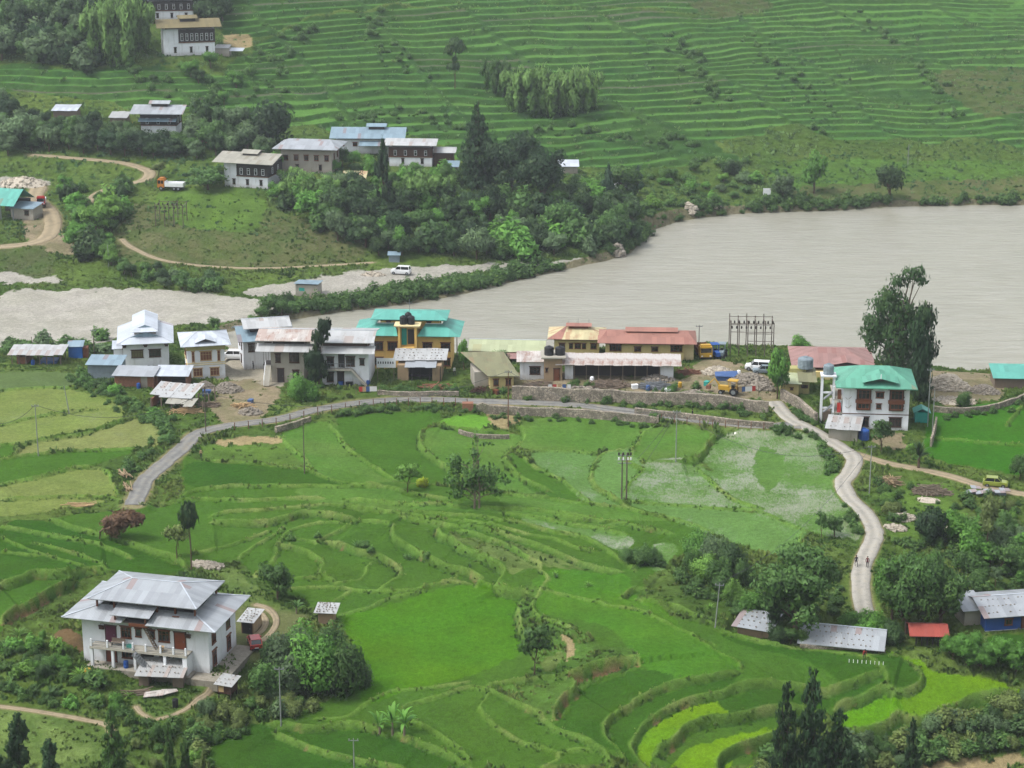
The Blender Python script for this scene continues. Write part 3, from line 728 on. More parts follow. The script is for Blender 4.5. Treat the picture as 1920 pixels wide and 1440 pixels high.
plaster('wall_pale_yellow', (216, 196, 134), .8); plaster('wall_grey', (176, 170, 158), .75); plaster('wall_mud', (166, 142, 112), .75, amt=.6)
plaster('wall_concrete', (172, 168, 156), .75, amt=.5); plaster('wall_olive', (176, 170, 112), .75)
simple('wood_dark', (74, 50, 40), .7, .8); simple('wood_brown', (112, 66, 44), .7, .8); simple('wood_grey', (120, 106, 92), .85, .8); simple('wood_pale', (186, 158, 118), .8, .8)
simple('timber_black', (52, 46, 44), .7, .8); simple('trim_white', (232, 234, 236), .6, .85, .06); simple('curtain_maroon', (92, 40, 62), .9, .8); simple('door_brown', (128, 62, 34), .55, .8)
simple('glass', (38, 42, 46), .12, .6, .1, spec=.9, bump=0); simple('pane_pale', (150, 150, 146), .3, .7, .25, 3); simple('pane_olive', (110, 108, 72), .4, .7, .3, 3)
simple('black_plastic', (28, 29, 32), .45, .8, .1); simple('rubber', (26, 26, 27), .8, .8, .05); simple('steel', (132, 136, 140), .5, .8, .15, metal=.3); simple('steel_rust', (122, 84, 66), .8, .8, .3)
simple('pole_grey', (150, 154, 152), .6, .7, .1); simple('pole_dark', (98, 88, 80), .8, .8, .15); simple('wire', (70, 72, 74), .6, .8, 0)
simple('red_paint', (178, 44, 38), .25, .8, .04, spec=.6, bump=0); simple('lime_paint', (150, 164, 62), .3, .62, .04, spec=.6, bump=0); simple('white_paint', (222, 224, 226), .3, .85, .04, spec=.6, bump=0)
simple('yellow_paint', (200, 158, 50), .5, .7, .08, bump=0); simple('orange_paint', (196, 126, 52), .45, .7, .1, bump=0); simple('blue_paint', (38, 84, 158), .6, .75, .12); simple('sheet_blue', (42, 106, 186), .6, .75, .15)
simple('grey_blue_paint', (128, 142, 150), .6, .75, .2); simple('stone', (150, 142, 130), .9, .75, .35, 3); simple('stone_light', (190, 180, 164), .9, .75, .3, 3); simple('bark', (96, 80, 66), .9, .75, .3, 4)
simple('bark_pale', (128, 116, 100), .9, .75, .3, 4); simple('stick', (158, 138, 108), .9, .75, .3, 4); simple('skin', (150, 104, 80), .6, .8, .05); simple('hair', (24, 20, 20), .6, .8, .05)
simple('cloth_dark', (38, 40, 50), .9, .8, .1); simple('cloth_white', (214, 214, 212), .9, .8, .1); simple('cloth_red', (176, 60, 56), .9, .8, .1); simple('cloth_maroon', (92, 34, 40), .9, .8, .1); simple('cloth_tan', (176, 150, 116), .9, .8, .1)
simple('brick', (146, 102, 80), .9, .75, .3, 2.5); simple('teal_sheet', (44, 160, 146), .6, .75, .15); simple('tarp_blue', (70, 100, 150), .6, .7, .1); simple('yellow_petal', (206, 196, 40), .7, .8, .1)
simple('band_brown', (92, 62, 46), .8, .8, .2); simple('soil', (150, 104, 70), .95, .8, .25, 1)
def m_wallstone():
    n = NT('rubble_masonry'); p = n.obj(); v = n.n('ShaderNodeTexVoronoi', feature='F1'); v.inputs['Scale'].default_value = 2.6; n.l(p, v.inputs['Vector'])
    e = n.n('ShaderNodeTexVoronoi', feature='DISTANCE_TO_EDGE'); e.inputs['Scale'].default_value = 2.6; n.l(p, e.inputs['Vector'])
    sp = n.n('ShaderNodeSeparateColor'); n.l(v.outputs['Color'], sp.inputs[0]); a = n.noise(p, .5, 4, .6)
    c = n.scalecol(n.mix(sp.outputs[1], L3((150, 142, 128), .75), L3((172, 160, 144), .8)), n.mul(n.maprange(sp.outputs[0], 0, 1, .65, 1.15), n.maprange(a, .3, .7, .75, 1.15)))
    c = n.mix(n.ramp(e.outputs['Distance'], [(.0, 1.), (.07, 0.)]), c, L3((92, 88, 76), .6)); c = n.mix(n.ramp(n.noise(p, .35, 4, .6), [(.56, 0.), (.68, .6)]), c, L3((84, 100, 54), .6))
    n.pbsdf(c, .92, n.bump(e.outputs['Distance'], .6, .08), 0, .2); return n.m
MATS['masonry'] = m_wallstone()
M = MATS
# ------------------------------------------------------------------ object helpers
def tag(o, label=None, cat=None, group=None, kind=None):
    if label: o['label'] = label
    if cat: o['category'] = cat
    if group: o['group'] = group
    if kind: o['kind'] = kind
    return o
def empty(name, loc, rz=0, **k):
    o = bpy.data.objects.new(name, None); COL.objects.link(o); o.location = loc; o.rotation_euler = (0, 0, rz); o.empty_display_size = .5; return tag(o, **k)
def link(name, me, parent=None, loc=(0, 0, 0), rz=0):
    o = bpy.data.objects.new(name, me); COL.objects.link(o); o.parent = parent; o.location = loc; o.rotation_euler = (0, 0, rz); return o
def copy_tree(o, parent=None):
    c = o.copy(); COL.objects.link(c); c.parent = parent
    for ch in o.children: copy_tree(ch, c)
    return c
def fastmesh(name, V, F, mats, nper=4, attrs=(), smooth_=False):
    """V (n,3) array, F (m,nper) int array"""
    me = bpy.data.meshes.new(name); V = np.asarray(V, np.float32); F = np.asarray(F, np.int32)
    me.vertices.add(len(V)); me.vertices.foreach_set('co', V.ravel())
    me.loops.add(F.size); me.loops.foreach_set('vertex_index', F.ravel()); me.polygons.add(len(F))
    me.polygons.foreach_set('loop_start', np.arange(0, F.size, nper, dtype=np.int32)); me.polygons.foreach_set('loop_total', np.full(len(F), nper, np.int32))
    if smooth_: me.polygons.foreach_set('use_smooth', np.ones(len(F), bool))
    for nm, ty, dom, data in attrs:
        at = me.attributes.new(nm, ty, dom); at.data.foreach_set('color' if 'COLOR' in ty else 'value', np.asarray(data, np.float32).ravel())
    for m in (mats if isinstance(mats, (list, tuple)) else [mats]): me.materials.append(m)
    me.update(calc_edges=True); return me
def rgba(c): return np.c_[c, np.ones(len(c))]
class MB:
    """collects shapes, links them as one mesh object"""
    def __init__(s): s.v = []; s.f = []; s.uv = []; s.mi = []; s.mats = []; s.cur = 0
    def m(s, mat):
        mat = M[mat] if isinstance(mat, str) else mat
        if mat not in s.mats: s.mats.append(mat)
        s.cur = s.mats.index(mat); return s
    def poly(s, P, uv=None):
        k = len(s.v); s.v += [tuple(p) for p in P]; s.f.append(tuple(range(k, k + len(P)))); s.mi.append(s.cur)
        if uv is None:
            a = Vector(P[1]) - Vector(P[0]); nn = a.cross(Vector(P[-1]) - Vector(P[0])); e = a.normalized() if a.length > 1e-6 else Vector((1, 0, 0))
            g = nn.cross(e).normalized() if nn.length > 1e-9 else Vector((0, 0, 1)); o = Vector(P[0]); uv = [((Vector(p) - o).dot(e), (Vector(p) - o).dot(g)) for p in P]
        s.uv.append(uv); return s
    def box(s, x0, x1, y0, y1, z0, z1):
        a = [(x0, y0, z0), (x1, y0, z0), (x1, y1, z0), (x0, y1, z0), (x0, y0, z1), (x1, y0, z1), (x1, y1, z1), (x0, y1, z1)]
        for q in ((3, 2, 1, 0), (4, 5, 6, 7), (0, 1, 5, 4), (1, 2, 6, 5), (2, 3, 7, 6), (3, 0, 4, 7)): s.poly([a[i] for i in q])
        return s
    def slab(s, P, t=.08):
        """roof sheet: polygon with thickness t downwards"""
        Q = [(p[0], p[1], p[2] - t) for p in P]; s.poly(P); s.poly(Q[::-1])
        for i in range(len(P)):
            j = (i + 1) % len(P); s.poly([Q[i], Q[j], P[j], P[i]])
        return s
    def bar(s, a, b, w=.1, h=None):
        a = Vector(a); b = Vector(b); d = (b - a).normalized(); h = h or w
        up = Vector((0, 0, 1)) if abs(d.z) < .95 else Vector((0, 1, 0)); x = d.cross(up).normalized() * w / 2; y = x.cross(d).normalized() * h / 2
        A = [a - x - y, a + x - y, a + x + y, a - x + y]; B = [p + (b - a) for p in A]
        s.poly(A[::-1]); s.poly(B)
        for i in range(4): j = (i + 1) % 4; s.poly([A[i], A[j], B[j], B[i]])
        return s
    def tube(s, P, r, n=6, cap=True):
        P = [Vector(p) for p in P]; rr = r if hasattr(r, '__len__') else [r] * len(P); rings = []
        for i, p in enumerate(P):
            d = (P[min(i + 1, len(P) - 1)] - P[max(i - 1, 0)]).normalized(); up = Vector((0, 0, 1)) if abs(d.z) < .9 else Vector((1, 0, 0))
            x = d.cross(up).normalized(); y = x.cross(d); rings.append([p + (x * math.cos(t) + y * math.sin(t)) * rr[i] for t in [2 * math.pi * k / n for k in range(n)]])
        for i in range(len(P) - 1):
            for k in range(n): j = (k + 1) % n; s.poly([rings[i][k], rings[i][j], rings[i + 1][j], rings[i + 1][k]])
        if cap: s.poly(rings[0][::-1]); s.poly(rings[-1])
        return s
    def lathe(s, prof, c=(0, 0), n=12):
        for i in range(len(prof) - 1):
            (r0, z0), (r1, z1) = prof[i], prof[i + 1]
            for k in range(n):
                a, b = 2 * math.pi * k / n, 2 * math.pi * (k + 1) / n
                q = [(c[0] + r0 * math.cos(a), c[1] + r0 * math.sin(a), z0), (c[0] + r0 * math.cos(b), c[1] + r0 * math.sin(b), z0), (c[0] + r1 * math.cos(b), c[1] + r1 * math.sin(b), z1), (c[0] + r1 * math.cos(a), c[1] + r1 * math.sin(a), z1)]
                if r0 < 1e-6: q = q[1:]
                elif r1 < 1e-6: q = q[:3]
                s.poly(q)
        return s
    def ell(s, c, r, n=8, m=6, jit=0):
        g = [[(c[0] + r[0] * math.sin(math.pi * i / m) * math.cos(2 * math.pi * j / n) , c[1] + r[1] * math.sin(math.pi * i / m) * math.sin(2 * math.pi * j / n), c[2] + r[2] * math.cos(math.pi * i / m)) for j in range(n)] for i in range(m + 1)]
        if jit: g = [[tuple(x + (random.random() - .5) * jit * min(r) for x in p) for p in row] for row in g]
        for i in range(m):
            for j in range(n):
                k = (j + 1) % n; q = [g[i + 1][j], g[i + 1][k], g[i][k], g[i][j]]
                if i == 0: q = q[:3]
                if i == m - 1: q = [g[i][k], g[i][j], g[i + 1][j]]
                s.poly(q)
        return s
    def mesh(s, name, smooth_=False):
        me = bpy.data.meshes.new(name); me.from_pydata(s.v, [], s.f)
        uv = me.uv_layers.new(name='UVMap'); uv.data.foreach_set('uv', np.array([c for f in s.uv for c in f], np.float32).ravel())
        for m in s.mats: me.materials.append(m)
        me.polygons.foreach_set('material_index', s.mi)
        if smooth_: me.polygons.foreach_set('use_smooth', [True] * len(s.f))
        me.update(); return me
    def build(s, name, parent=None, loc=(0, 0, 0), rz=0, smooth_=False): return link(name, s.mesh(name, smooth_), parent, loc, rz)
# ------------------------------------------------------------------ the ground sheet, water, roads
Vg = np.stack([XX, YY, ZZ], -1).reshape(-1, 3)
ii = (np.arange(NR - 1)[:, None] * NC + np.arange(NC - 1)[None]).ravel()
Fg = np.c_[ii, ii + 1, ii + NC + 1, ii + NC]
me = fastmesh('ground', Vg, Fg, M['ground'], 4, [('col', 'FLOAT_COLOR', 'POINT', rgba(NCH.reshape(-1, 3))), ('msk', 'FLOAT_COLOR', 'POINT', np.c_[ROUGH.ravel(), WET.ravel(), BARE.ravel(), np.ones(NR * NC)])], True)
tag(link('ground', me), kind='structure')
wr = np.array([(-60, 385), (-60, 470), (0, 560), (320, 575), (520, 590), (520, 380), (0, 370)], float)
w = MB().m('water'); w.poly([(x, y, -5.2) for x, y in wr[::-1]]); tag(w.build('river_water'), kind='structure')
RM = dict(road='asphalt', lane='concrete_lane', dirt_track='dirt', far_track='dirt', quarry_track='dirt', scrub_track='dirt', driveway='dirt', footpath='dirt')
for nm, hw, P, h in RD:
    d = np.gradient(P, axis=0); d /= np.linalg.norm(d, axis=1)[:, None] + 1e-9; nr = np.c_[-d[:, 1], d[:, 0]]; K = 9
    t = np.linspace(-1, 1, K); n = len(P); er = 1 + (.10 if hw < 1.7 else .05) * (vnoise(P[:, 0] * .9, P[:, 1] * .9, 5) - .5) * 2
    V = P[:, None, :] + nr[:, None, :] * (t[None, :, None] * hw * er[:, None, None])
    z = np.maximum(h[:, None] + .05 - .03 * t[None] ** 2, terr(V[..., 0], V[..., 1]) + .04)
    V3 = np.concatenate([V, z[..., None]], -1); V3 = np.concatenate([V3[:, :1] - [0, 0, .3], V3, V3[:, -1:] - [0, 0, .3]], 1); K += 2
    tt = np.r_[0, (t + 1) / 2, 1]; i0 = (np.arange(n - 1)[:, None] * K + np.arange(K - 1)[None]).ravel(); F = np.c_[i0, i0 + 1, i0 + K + 1, i0 + K]
    me = fastmesh(nm, V3.reshape(-1, 3), F[:, ::-1], M[RM[nm]], 4, (), True)
    uv = me.uv_layers.new(name='UVMap'); U = np.broadcast_to(tt[None], (n, K)).ravel(); Lh = np.repeat(np.arange(n) * .8, K); f = F[:, ::-1].ravel()
    uv.data.foreach_set('uv', np.c_[U[f], Lh[f]].astype(np.float32).ravel()); tag(link(nm, me), kind='structure')
# ------------------------------------------------------------------ grass and weeds: one mass each
def tufts(name, X, Y, H, Wd, C, nb=4, lean=.35):
    n = len(X); Z = terr(X, Y); a = RNG.random((n, nb)) * 6.283; le = lean * RNG.random((n, nb)); hh = H[:, None] * (.55 + .6 * RNG.random((n, nb)))
    cx = X[:, None] + np.cos(a) * Wd[:, None] * .35; cy = Y[:, None] + np.sin(a) * Wd[:, None] * .35; b = RNG.random((n, nb)) * 3.1416; w = Wd[:, None] * (.25 + .3 * RNG.random((n, nb)))
    ox, oy = np.cos(b) * w, np.sin(b) * w; tx = cx + np.cos(a) * hh * le * 1.6; ty = cy + np.sin(a) * hh * le * 1.6
    z0 = np.broadcast_to(Z[:, None] - .1, cx.shape); z1 = z0 + .1 + hh
    V = np.stack([np.stack([cx - ox, cy - oy, z0], -1), np.stack([cx + ox, cy + oy, z0], -1), np.stack([tx + ox * .35, ty + oy * .35, z1], -1), np.stack([tx - ox * .35, ty - oy * .35, z1 - hh * .1], -1)], 2).reshape(-1, 3)
    col = np.repeat(C[:, None] * (.75 + .5 * RNG.random((n, nb, 1))), 4, 1).reshape(-1, 3) if False else np.repeat((C[:, None, :] * (.72 + .56 * RNG.random((n, nb, 1)))).reshape(-1, 3), 4, 0)
    F = np.arange(n * nb * 4).reshape(-1, 4)
    me = fastmesh(name, V, F, M['tuft'], 4, [('col', 'FLOAT_COLOR', 'POINT', rgba(col))]); return tag(link(name, me), kind='stuff')
def colmix(a, b, t): return lin(a) + (lin(b) - lin(a)) * t[:, None]
bx, by, bh, bo = [], [], [], []
for S, P in BL:
    seg = np.r_[0, np.cumsum(np.linalg.norm(np.diff(P, axis=0), axis=1))]; n = int(seg[-1] * (2.2 + 1.6 * S))
    t = RNG.random(n) * seg[-1]; x = np.interp(t, seg, P[:, 0]); y = np.interp(t, seg, P[:, 1])
    dx = np.interp(t + .5, seg, P[:, 0]) - np.interp(t - .5, seg, P[:, 0]); dy = np.interp(t + .5, seg, P[:, 1]) - np.interp(t - .5, seg, P[:, 1]); l = np.hypot(dx, dy) + 1e-6
    o = RNG.normal(0, .22 + .25 * S, n) - .12 * S; x += -dy / l * o; y += dx / l * o; k = np.clip(vnoise(t / 3, t * 0, 4) * 1.5 - .2, .05, 1)
    m = RNG.random(n) < .35 + .65 * k; bx.append(x[m]); by.append(y[m]); bo.append(np.where(o[m] < 0, 1., 0.)); bh.append(.12 + .2 * k[m])
bx, by, bh, bo = map(np.concatenate, (bx, by, bh, bo))
tufts('bund_grass', bx, by, bh, bh * .8 + .12, np.where(bo[:, None] > .5, colmix((62, 98, 42), (92, 124, 56), RNG.random(len(bx))), colmix((96, 136, 56), (142, 162, 86), np.clip(vnoise(bx / 5, by / 5, 3) * 1.6 - .3 + .3 * RNG.random(len(bx)) - .1, 0, 1))), 4)  # low-side blades coloured darker, bank shade painted into the grass
# weeds over all rough ground
def scatter(n, y0, y1, power=1.0, smin=-.27, smax=.27):
    y = y0 + (y1 - y0) * RNG.random(n) ** power; return RNG.uniform(smin, smax, n) * y, y
x, y = scatter(150000, 212, 500); r = samp(ROUGH, x, y); h_ = samp(HILL, x, y); z = terr(x, y)
m = (RNG.random(len(x)) < np.clip(r * 1.2 - .1, 0, 1) * np.clip(fbm(x / 6, y / 6, 44) * 2.6 - .7, .08, 1)) & (h_ < .5) & ((z > -4.9) | (y < 300))
x, y = x[m], y[m]; k = fbm(x / 7, y / 7, 45); H = .2 + .7 * np.clip(k - .35, 0, 1) * RNG.random(len(x)) * 2
tufts('weeds', x, y, H, H * .9 + .2, colmix((82, 116, 52), (130, 148, 74), np.clip((fbm(x / 5, y / 5, 46) - .35) * 2.2 + .25 * (RNG.random(len(x)) - .5), 0, 1)), 5, .5)
x, y = scatter(28000, 480, 700); r = samp(ROUGH, x, y); m = (RNG.random(len(x)) < r * .9) & (terr(x, y) > -4.8)
x, y = x[m], y[m]; H = .25 + .6 * RNG.random(len(x)) * np.clip(fbm(x / 9, y / 9, 48) * 1.8 - .3, .1, 1)
tufts('hill_growth', x, y, H, H * 1.2 + .3, colmix((84, 124, 74), (126, 156, 88), np.clip((fbm(x / 8, y / 8, 49) - .35) * 2.4 + .3 * (RNG.random(len(x)) - .5), 0, 1)), 4, .5)
# ------------------------------------------------------------------ building kit
WC = {}
def win_mesh(w, h, st):
    key = (round(w, 1), round(h, 1), st)
    if key in WC: return WC[key]
    fm = {'brown': 'wood_brown', 'white': 'trim_white', 'dark': 'wood_dark', 'olive': 'wood_dark', 'pale': 'wood_pale', 'open': 'timber_black', 'red': 'cloth_maroon'}[st]
    pm = {'brown': 'glass', 'white': 'glass', 'dark': 'glass', 'olive': 'pane_olive', 'pale': 'wood_brown', 'open': 'timber_black', 'red': 'glass'}[st]
    t = .11 if w > .8 else .07; a = MB().m(fm); x = w / 2
    a.box(-x, -x + t, -.09, .04, 0, h); a.box(x - t, x, -.09, .04, 0, h); a.box(-x + t, x - t, -.09, .04, 0, t); a.box(-x + t, x - t, -.09, .04, h - t, h)
    if st in ('brown', 'dark', 'olive', 'pale'):
        a.box(-x - .12, x + .12, -.17, .04, h + .005, h + .15); a.box(-x - .06, x + .06, -.13, .04, -.1, -.005)
    k = max(1, int(round(w / .55))); 
    for i in range(1, k): c = -x + w * i / k; a.box(c - .03, c + .03, -.07, .02, t, h - t)
    if h > 1.1: a.box(-x + t, x - t, -.065, .015, h * .66 - .03, h * .66 + .03)
    b = MB().m(pm); b.box(-x + t * .5, x - t * .5, -.03, .02, t * .5, h - t * .5)
    WC[key] = (a.mesh('window'), b.mesh('pane')); return WC[key]
def win(p, x, z, w, h, st='brown', face='F', W=0, D=0, name='window'):
    me, pn = win_mesh(w, h, st)
    loc, rz = {'F': ((x, -.01, z), 0), 'R': ((W / 2 + .01, x, z), math.pi / 2), 'L': ((-W / 2 - .01, x, z), -math.pi / 2)}[face]
    o = link(name, me, p, loc, rz); link('pane', pn, o); return o
def door(p, x, z, w, h, mat='door_brown', face='F', W=0):
    a = MB().m('wood_dark'); a.box(-w / 2 - .1, -w / 2, -.08, .03, 0, h); a.box(w / 2, w / 2 + .1, -.08, .03, 0, h); a.box(-w / 2 - .16, w / 2 + .16, -.12, .03, h, h + .16)
    a.m(mat).box(-w / 2, w / 2, -.03, .02, 0, h); a.box(-w / 2 + .12, -.05, -.05, -.03, h * .55, h * .92); a.box(.05, w / 2 - .12, -.05, -.03, h * .55, h * .92); a.box(-w / 2 + .12, -.05, -.05, -.03, h * .08, h * .46); a.box(.05, w / 2 - .12, -.05, -.03, h * .08, h * .46)
    loc, rz = {'F': ((x, -.01, z), 0), 'R': ((W / 2 + .01, x, z), math.pi / 2), 'L': ((-W / 2 - .01, x, z), -math.pi / 2)}[face]
    o = a.build('door', p, loc, rz); MB().m('steel').box(w * .3, w * .3 + .06, -.12, -.05, h * .45, h * .5).build('handle', o); return o
def caps(a, L, w=.16):
    a.m('tin_bright')
    for p, q in L: a.bar((p[0], p[1], p[2] + .03), (q[0], q[1], q[2] + .03), w, .05)
def hip(x0, x1, y0, y1, z, rise, ins, mat, cap=True, t=.1, my=None):
    a = MB().m(mat); my = (y0 + y1) / 2 if my is None else my; r0 = (x0 + ins, my, z + rise); r1 = (x1 - ins, my, z + rise)
    A, B_, C_, D_ = (x0, y0, z), (x1, y0, z), (x1, y1, z), (x0, y1, z)
    a.slab([A, B_, r1, r0], t); a.slab([C_, D_, r0, r1], t); a.slab([B_, C_, r1], t); a.slab([D_, A, r0], t)
    if cap: caps(a, [(A, r0), (B_, r1), (C_, r1), (D_, r0), (r0, r1)])
    return a
def gable(x0, x1, y0, y1, z, rise, mat, axis='x', cap=True, t=.08, wall=None, wx=.5):
    a = MB().m(mat)
    if axis == 'x':
        my = (y0 + y1) / 2; p, q = (x0, my, z + rise), (x1, my, z + rise)
        a.slab([(x0, y0, z), (x1, y0, z), q, p], t); a.slab([(x1, y1, z), (x0, y1, z), p, q], t)
        if wall:
            a.m(wall); k = wx / ((y1 - y0) / 2) * rise
            for x in (x0 + wx, x1 - wx): a.poly([(x, y0 + wx, z + k - t - .01), (x, y1 - wx, z + k - t - .01), (x, my, z + rise - t - .01)]); a.poly([(x + .1, y1 - wx, z + k - t - .01), (x + .1, y0 + wx, z + k - t - .01), (x + .1, my, z + rise - t - .01)])
    else:
        mx = (x0 + x1) / 2; p, q = (mx, y0, z + rise), (mx, y1, z + rise)
        a.slab([(x0, y1, z), (x0, y0, z), p, q], t); a.slab([(x1, y0, z), (x1, y1, z), q, p], t)
        if wall:
            a.m(wall); k = wx / ((x1 - x0) / 2) * rise
            for y in (y0 + wx, y1 - wx): a.poly([(x0 + wx, y, z + k - t - .01), (x1 - wx, y, z + k - t - .01), (mx, y, z + rise - t - .01)])
    if cap: caps(a, [(p, q)], .22)
    return a
def shed(x0, x1, y0, y1, zf, zb, mat, t=.06, wav=0):
    a = MB().m(mat); n = max(1, int((x1 - x0) / 1.6)) if wav else 1
    for i in range(n):
        p, q = x0 + (x1 - x0) * i / n, x0 + (x1 - x0) * (i + 1) / n + (.04 if wav and i < n - 1 else 0); e = (random.random() - .5) * wav; f = (random.random() - .5) * wav; lift = (i % 2) * .025 if wav else 0
        a.slab([(p, y0 + e * 2, zf + e * .3 + lift), (q, y0 + e * 2, zf + f * .3 + lift), (q, y1 + f * 2, zb + f * .3 + lift), (p, y1 + f * 2, zb + e * .3 + lift)], t)
    return a
SM = [MB().m('stone').ell((0, 0, 0), (.13, .1, .07), 5, 3, .5).mesh('roof_stone') for _ in range(3)]
def stones(parent, x0, x1, y0, y1, zf, zb, rows_=3, per=1.0, r=.16):
    n = 0
    for j in range(rows_):
        y = y0 + (y1 - y0) * (j + .5) / rows_; z = zf + (zb - zf) * (j + .5) / rows_ + .1; x = x0 + .3
        while x < x1 - .2 and n < 95:
            if random.random() > .12:
                o = link('roof_stone', random.choice(SM), parent, (x, y + random.uniform(-.12, .12), z), random.uniform(0, 3)); k = r / .16 * random.uniform(.8, 1.4); o.scale = (k, k, k); n += 1
            x += per * random.uniform(.6, 1.4)
def walls(p, w, d, h, mat, z0=-1.2, band=None, name='wall', x0=None, y0=0.0):
    a = MB().m(mat); X = -w / 2 if x0 is None else x0; a.box(X, X + w, y0, y0 + d, z0, h)
    if band: a.m(band[0]).box(X - .04, X + w + .04, y0 - .04, y0 + d + .04, band[1], band[2])
    return a.build(name, p)
ZS = dict(balcony_house=1.15, slope_roof_house=.8, cream_house=.85, rusty_back=.95, rusty_main=1.2, rusty_wing=1.14, green_house=.86, olive_house=.62, yellow_house=.88, red_roof_house=.68, cream_roof_house=.74, lime_hall=.6, pink_hall=.6, side_shed=.7, mud_shed=.76, blue_house=.8, small_tin=.8, red_pavilion=.9)
def root(key, name, label, cat='house', group=None):
    P = PL[key]; o = empty(name, P['loc'], P['rz'], label=label, cat=cat, group=group); P['zs'] = ZS.get(key, 1); o.scale = (1, 1, P['zs']); return P, o
def wx(P, u): return (u - P['u']) * P['mpp'] / math.cos(P['rz'])
def tank(x, y, z, rz, r, h, label, group=None, mat='black_plastic'):
    t = empty('water_tank', (x, y, z), rz, label=label, cat='water tank', group=group)
    pr = [(0, 0), (r, 0)]
    for i in range(6): pr += [(r, h * .8 * (i + .15) / 6), (r * 1.04, h * .8 * (i + .5) / 6), (r, h * .8 * (i + .85) / 6)]
    pr += [(r * .95, h * .84), (r * .45, h * .95), (0, h * .95)]
    MB().m(mat).lathe(pr, n=12).build('tank_body', t, smooth_=False); MB().m(mat).lathe([(r * .3, h * .93), (r * .3, h), (0, h)], n=10).build('lid', t); return t
def at(P, x, y, z=0):
    c, s = math.cos(P['rz']), math.sin(P['rz']); X, Y, Z = P['loc']; return (X + x * c - y * s, Y + x * s + y * c, Z + z * P.get('zs', 1))

# ------------------------------------------------------------------ the near farmhouse
P, F = root('farm', 'farmhouse', 'large white two storey farmhouse with silver tin roofs, nearest house to the viewer')
W, D = P['w'], 9.0
walls(F, W, D, 6.25, 'wall_white', -1.5)
a = MB().m('wall_concrete'); a.box(-7.3, 6.6, -2.1, -.01, -1.6, .22); a.build('porch_floor', F)
a = MB().m('wall_concrete'); a.box(-6.7, 6.2, -1.75, -.01, 2.72, 2.9); a.box(-6.7, 6.2, -1.8, -1.66, 2.6, 2.72); a.build('balcony', F)
for x in (-6.5, -3.7, -.75, 3.2, 5.95): MB().m('wall_white').box(x - .17, x + .17, -1.72, -1.4, .22, 2.6).build('pillar', F)
for x in (-6.5, -4.35, -2.2, -.95, .75, 2.7, 4.4, 6.0):
    MB().m('wall_white').box(x - .11, x + .11, -1.74, -1.54, 2.9, 3.85).build('railing_post', F)
a = MB().m('steel')
for z in (3.15, 3.4, 3.65):
    a.bar((-6.5, -1.64, z), (-1.0, -1.64, z), .04); a.bar((.75, -1.64, z), (6.0, -1.64, z), .04)
a.build('railing', F)
MB().m('wall_white').box(5.55, 6.15, -1.7, -.01, .22, 2.6).build('side_pier', F)
for x, z, w, h in ((-2.5, 3.7, 1.4, 1.5), (-.85, 4.05, .8, 1.05), (.95, 4.0, .8, 1.1), (2.55, 3.7, 1.5, 1.5), (-2.5, 1.0, 1.4, 1.3), (2.5, 1.0, 1.4, 1.3)): win(F, x, z, w, h, 'brown')
d = door(F, -4.55, 2.92, 1.35, 2.15, 'curtain_maroon'); d['label'] = 'upper doorway hung with a maroon curtain'
door(F, 4.65, 2.92, 1.4, 2.2); door(F, -4.6, .24, 1.3, 2.05); d = door(F, 4.45, .24, 1.4, 2.1, 'grey_blue_paint'); d['label'] = 'grey blue lower door'
door(F, .2, .24, 1.5, 2.1, 'timber_black')
for y, z, h in ((1.6, 3.5, 1.9), (6.4, 3.5, 1.9), (1.6, .55, 2.0), (6.4, .6, 1.9)): win(F, y, z, 1.25, h, 'brown', 'R', W)
# trefoil arches around the openings
a = MB().m('wall_concrete')
for x in (-5.6, -3.45, -1.6, 1.6, 3.55, 5.6): a.tube([(x + .28 * math.cos(t), -.05, 5.15 + .22 * math.sin(t)) for t in np.linspace(0, math.pi, 7)], .05, 4)
a.build('window_arch', F)
a = MB().m('wood_dark')
for x in (-5.7, 5.75): a.box(x - .32, x + .32, -.28, -.03, 4.6, 5.0); a.box(x - .4, x + .4, -.32, -.03, 5.0, 5.08)
a.build('wall_cabinet', F)
# outside stairs
a = MB().m('steel'); n = 11
for i in range(n):
    x = -.6 + 2.6 * i / n; z = 2.72 - 2.5 * i / n; a.box(x, x + .3, -2.75, -1.85, z - .05, z)
a.bar((-.6, -2.78, 2.8), (2.1, -2.78, .2), .08, .2); a.bar((-.6, -1.82, 2.8), (2.1, -1.82, .2), .08, .2); a.bar((-.5, -2.78, 3.7), (2.1, -2.78, 1.1), .05)
for i in range(4): x = -.4 + i * .75; a.bar((x, -2.78, 2.6 - i * .7), (x, -2.78, 3.6 - i * .7), .04)
a.build('stairs', F)
a = MB().m('wood_grey'); a.bar((.1, -.9, 6.0), (1.75, -.9, 2.92), .1, .18); a.bar((.1, -.35, 6.0), (1.75, -.35, 2.92), .1, .18)
for i in range(9): x = .2 + 1.5 * i / 9; z = 5.8 - 2.8 * i / 9; a.box(x - .1, x + .1, -.9, -.35, z, z + .04)
a.build('ladder', F)
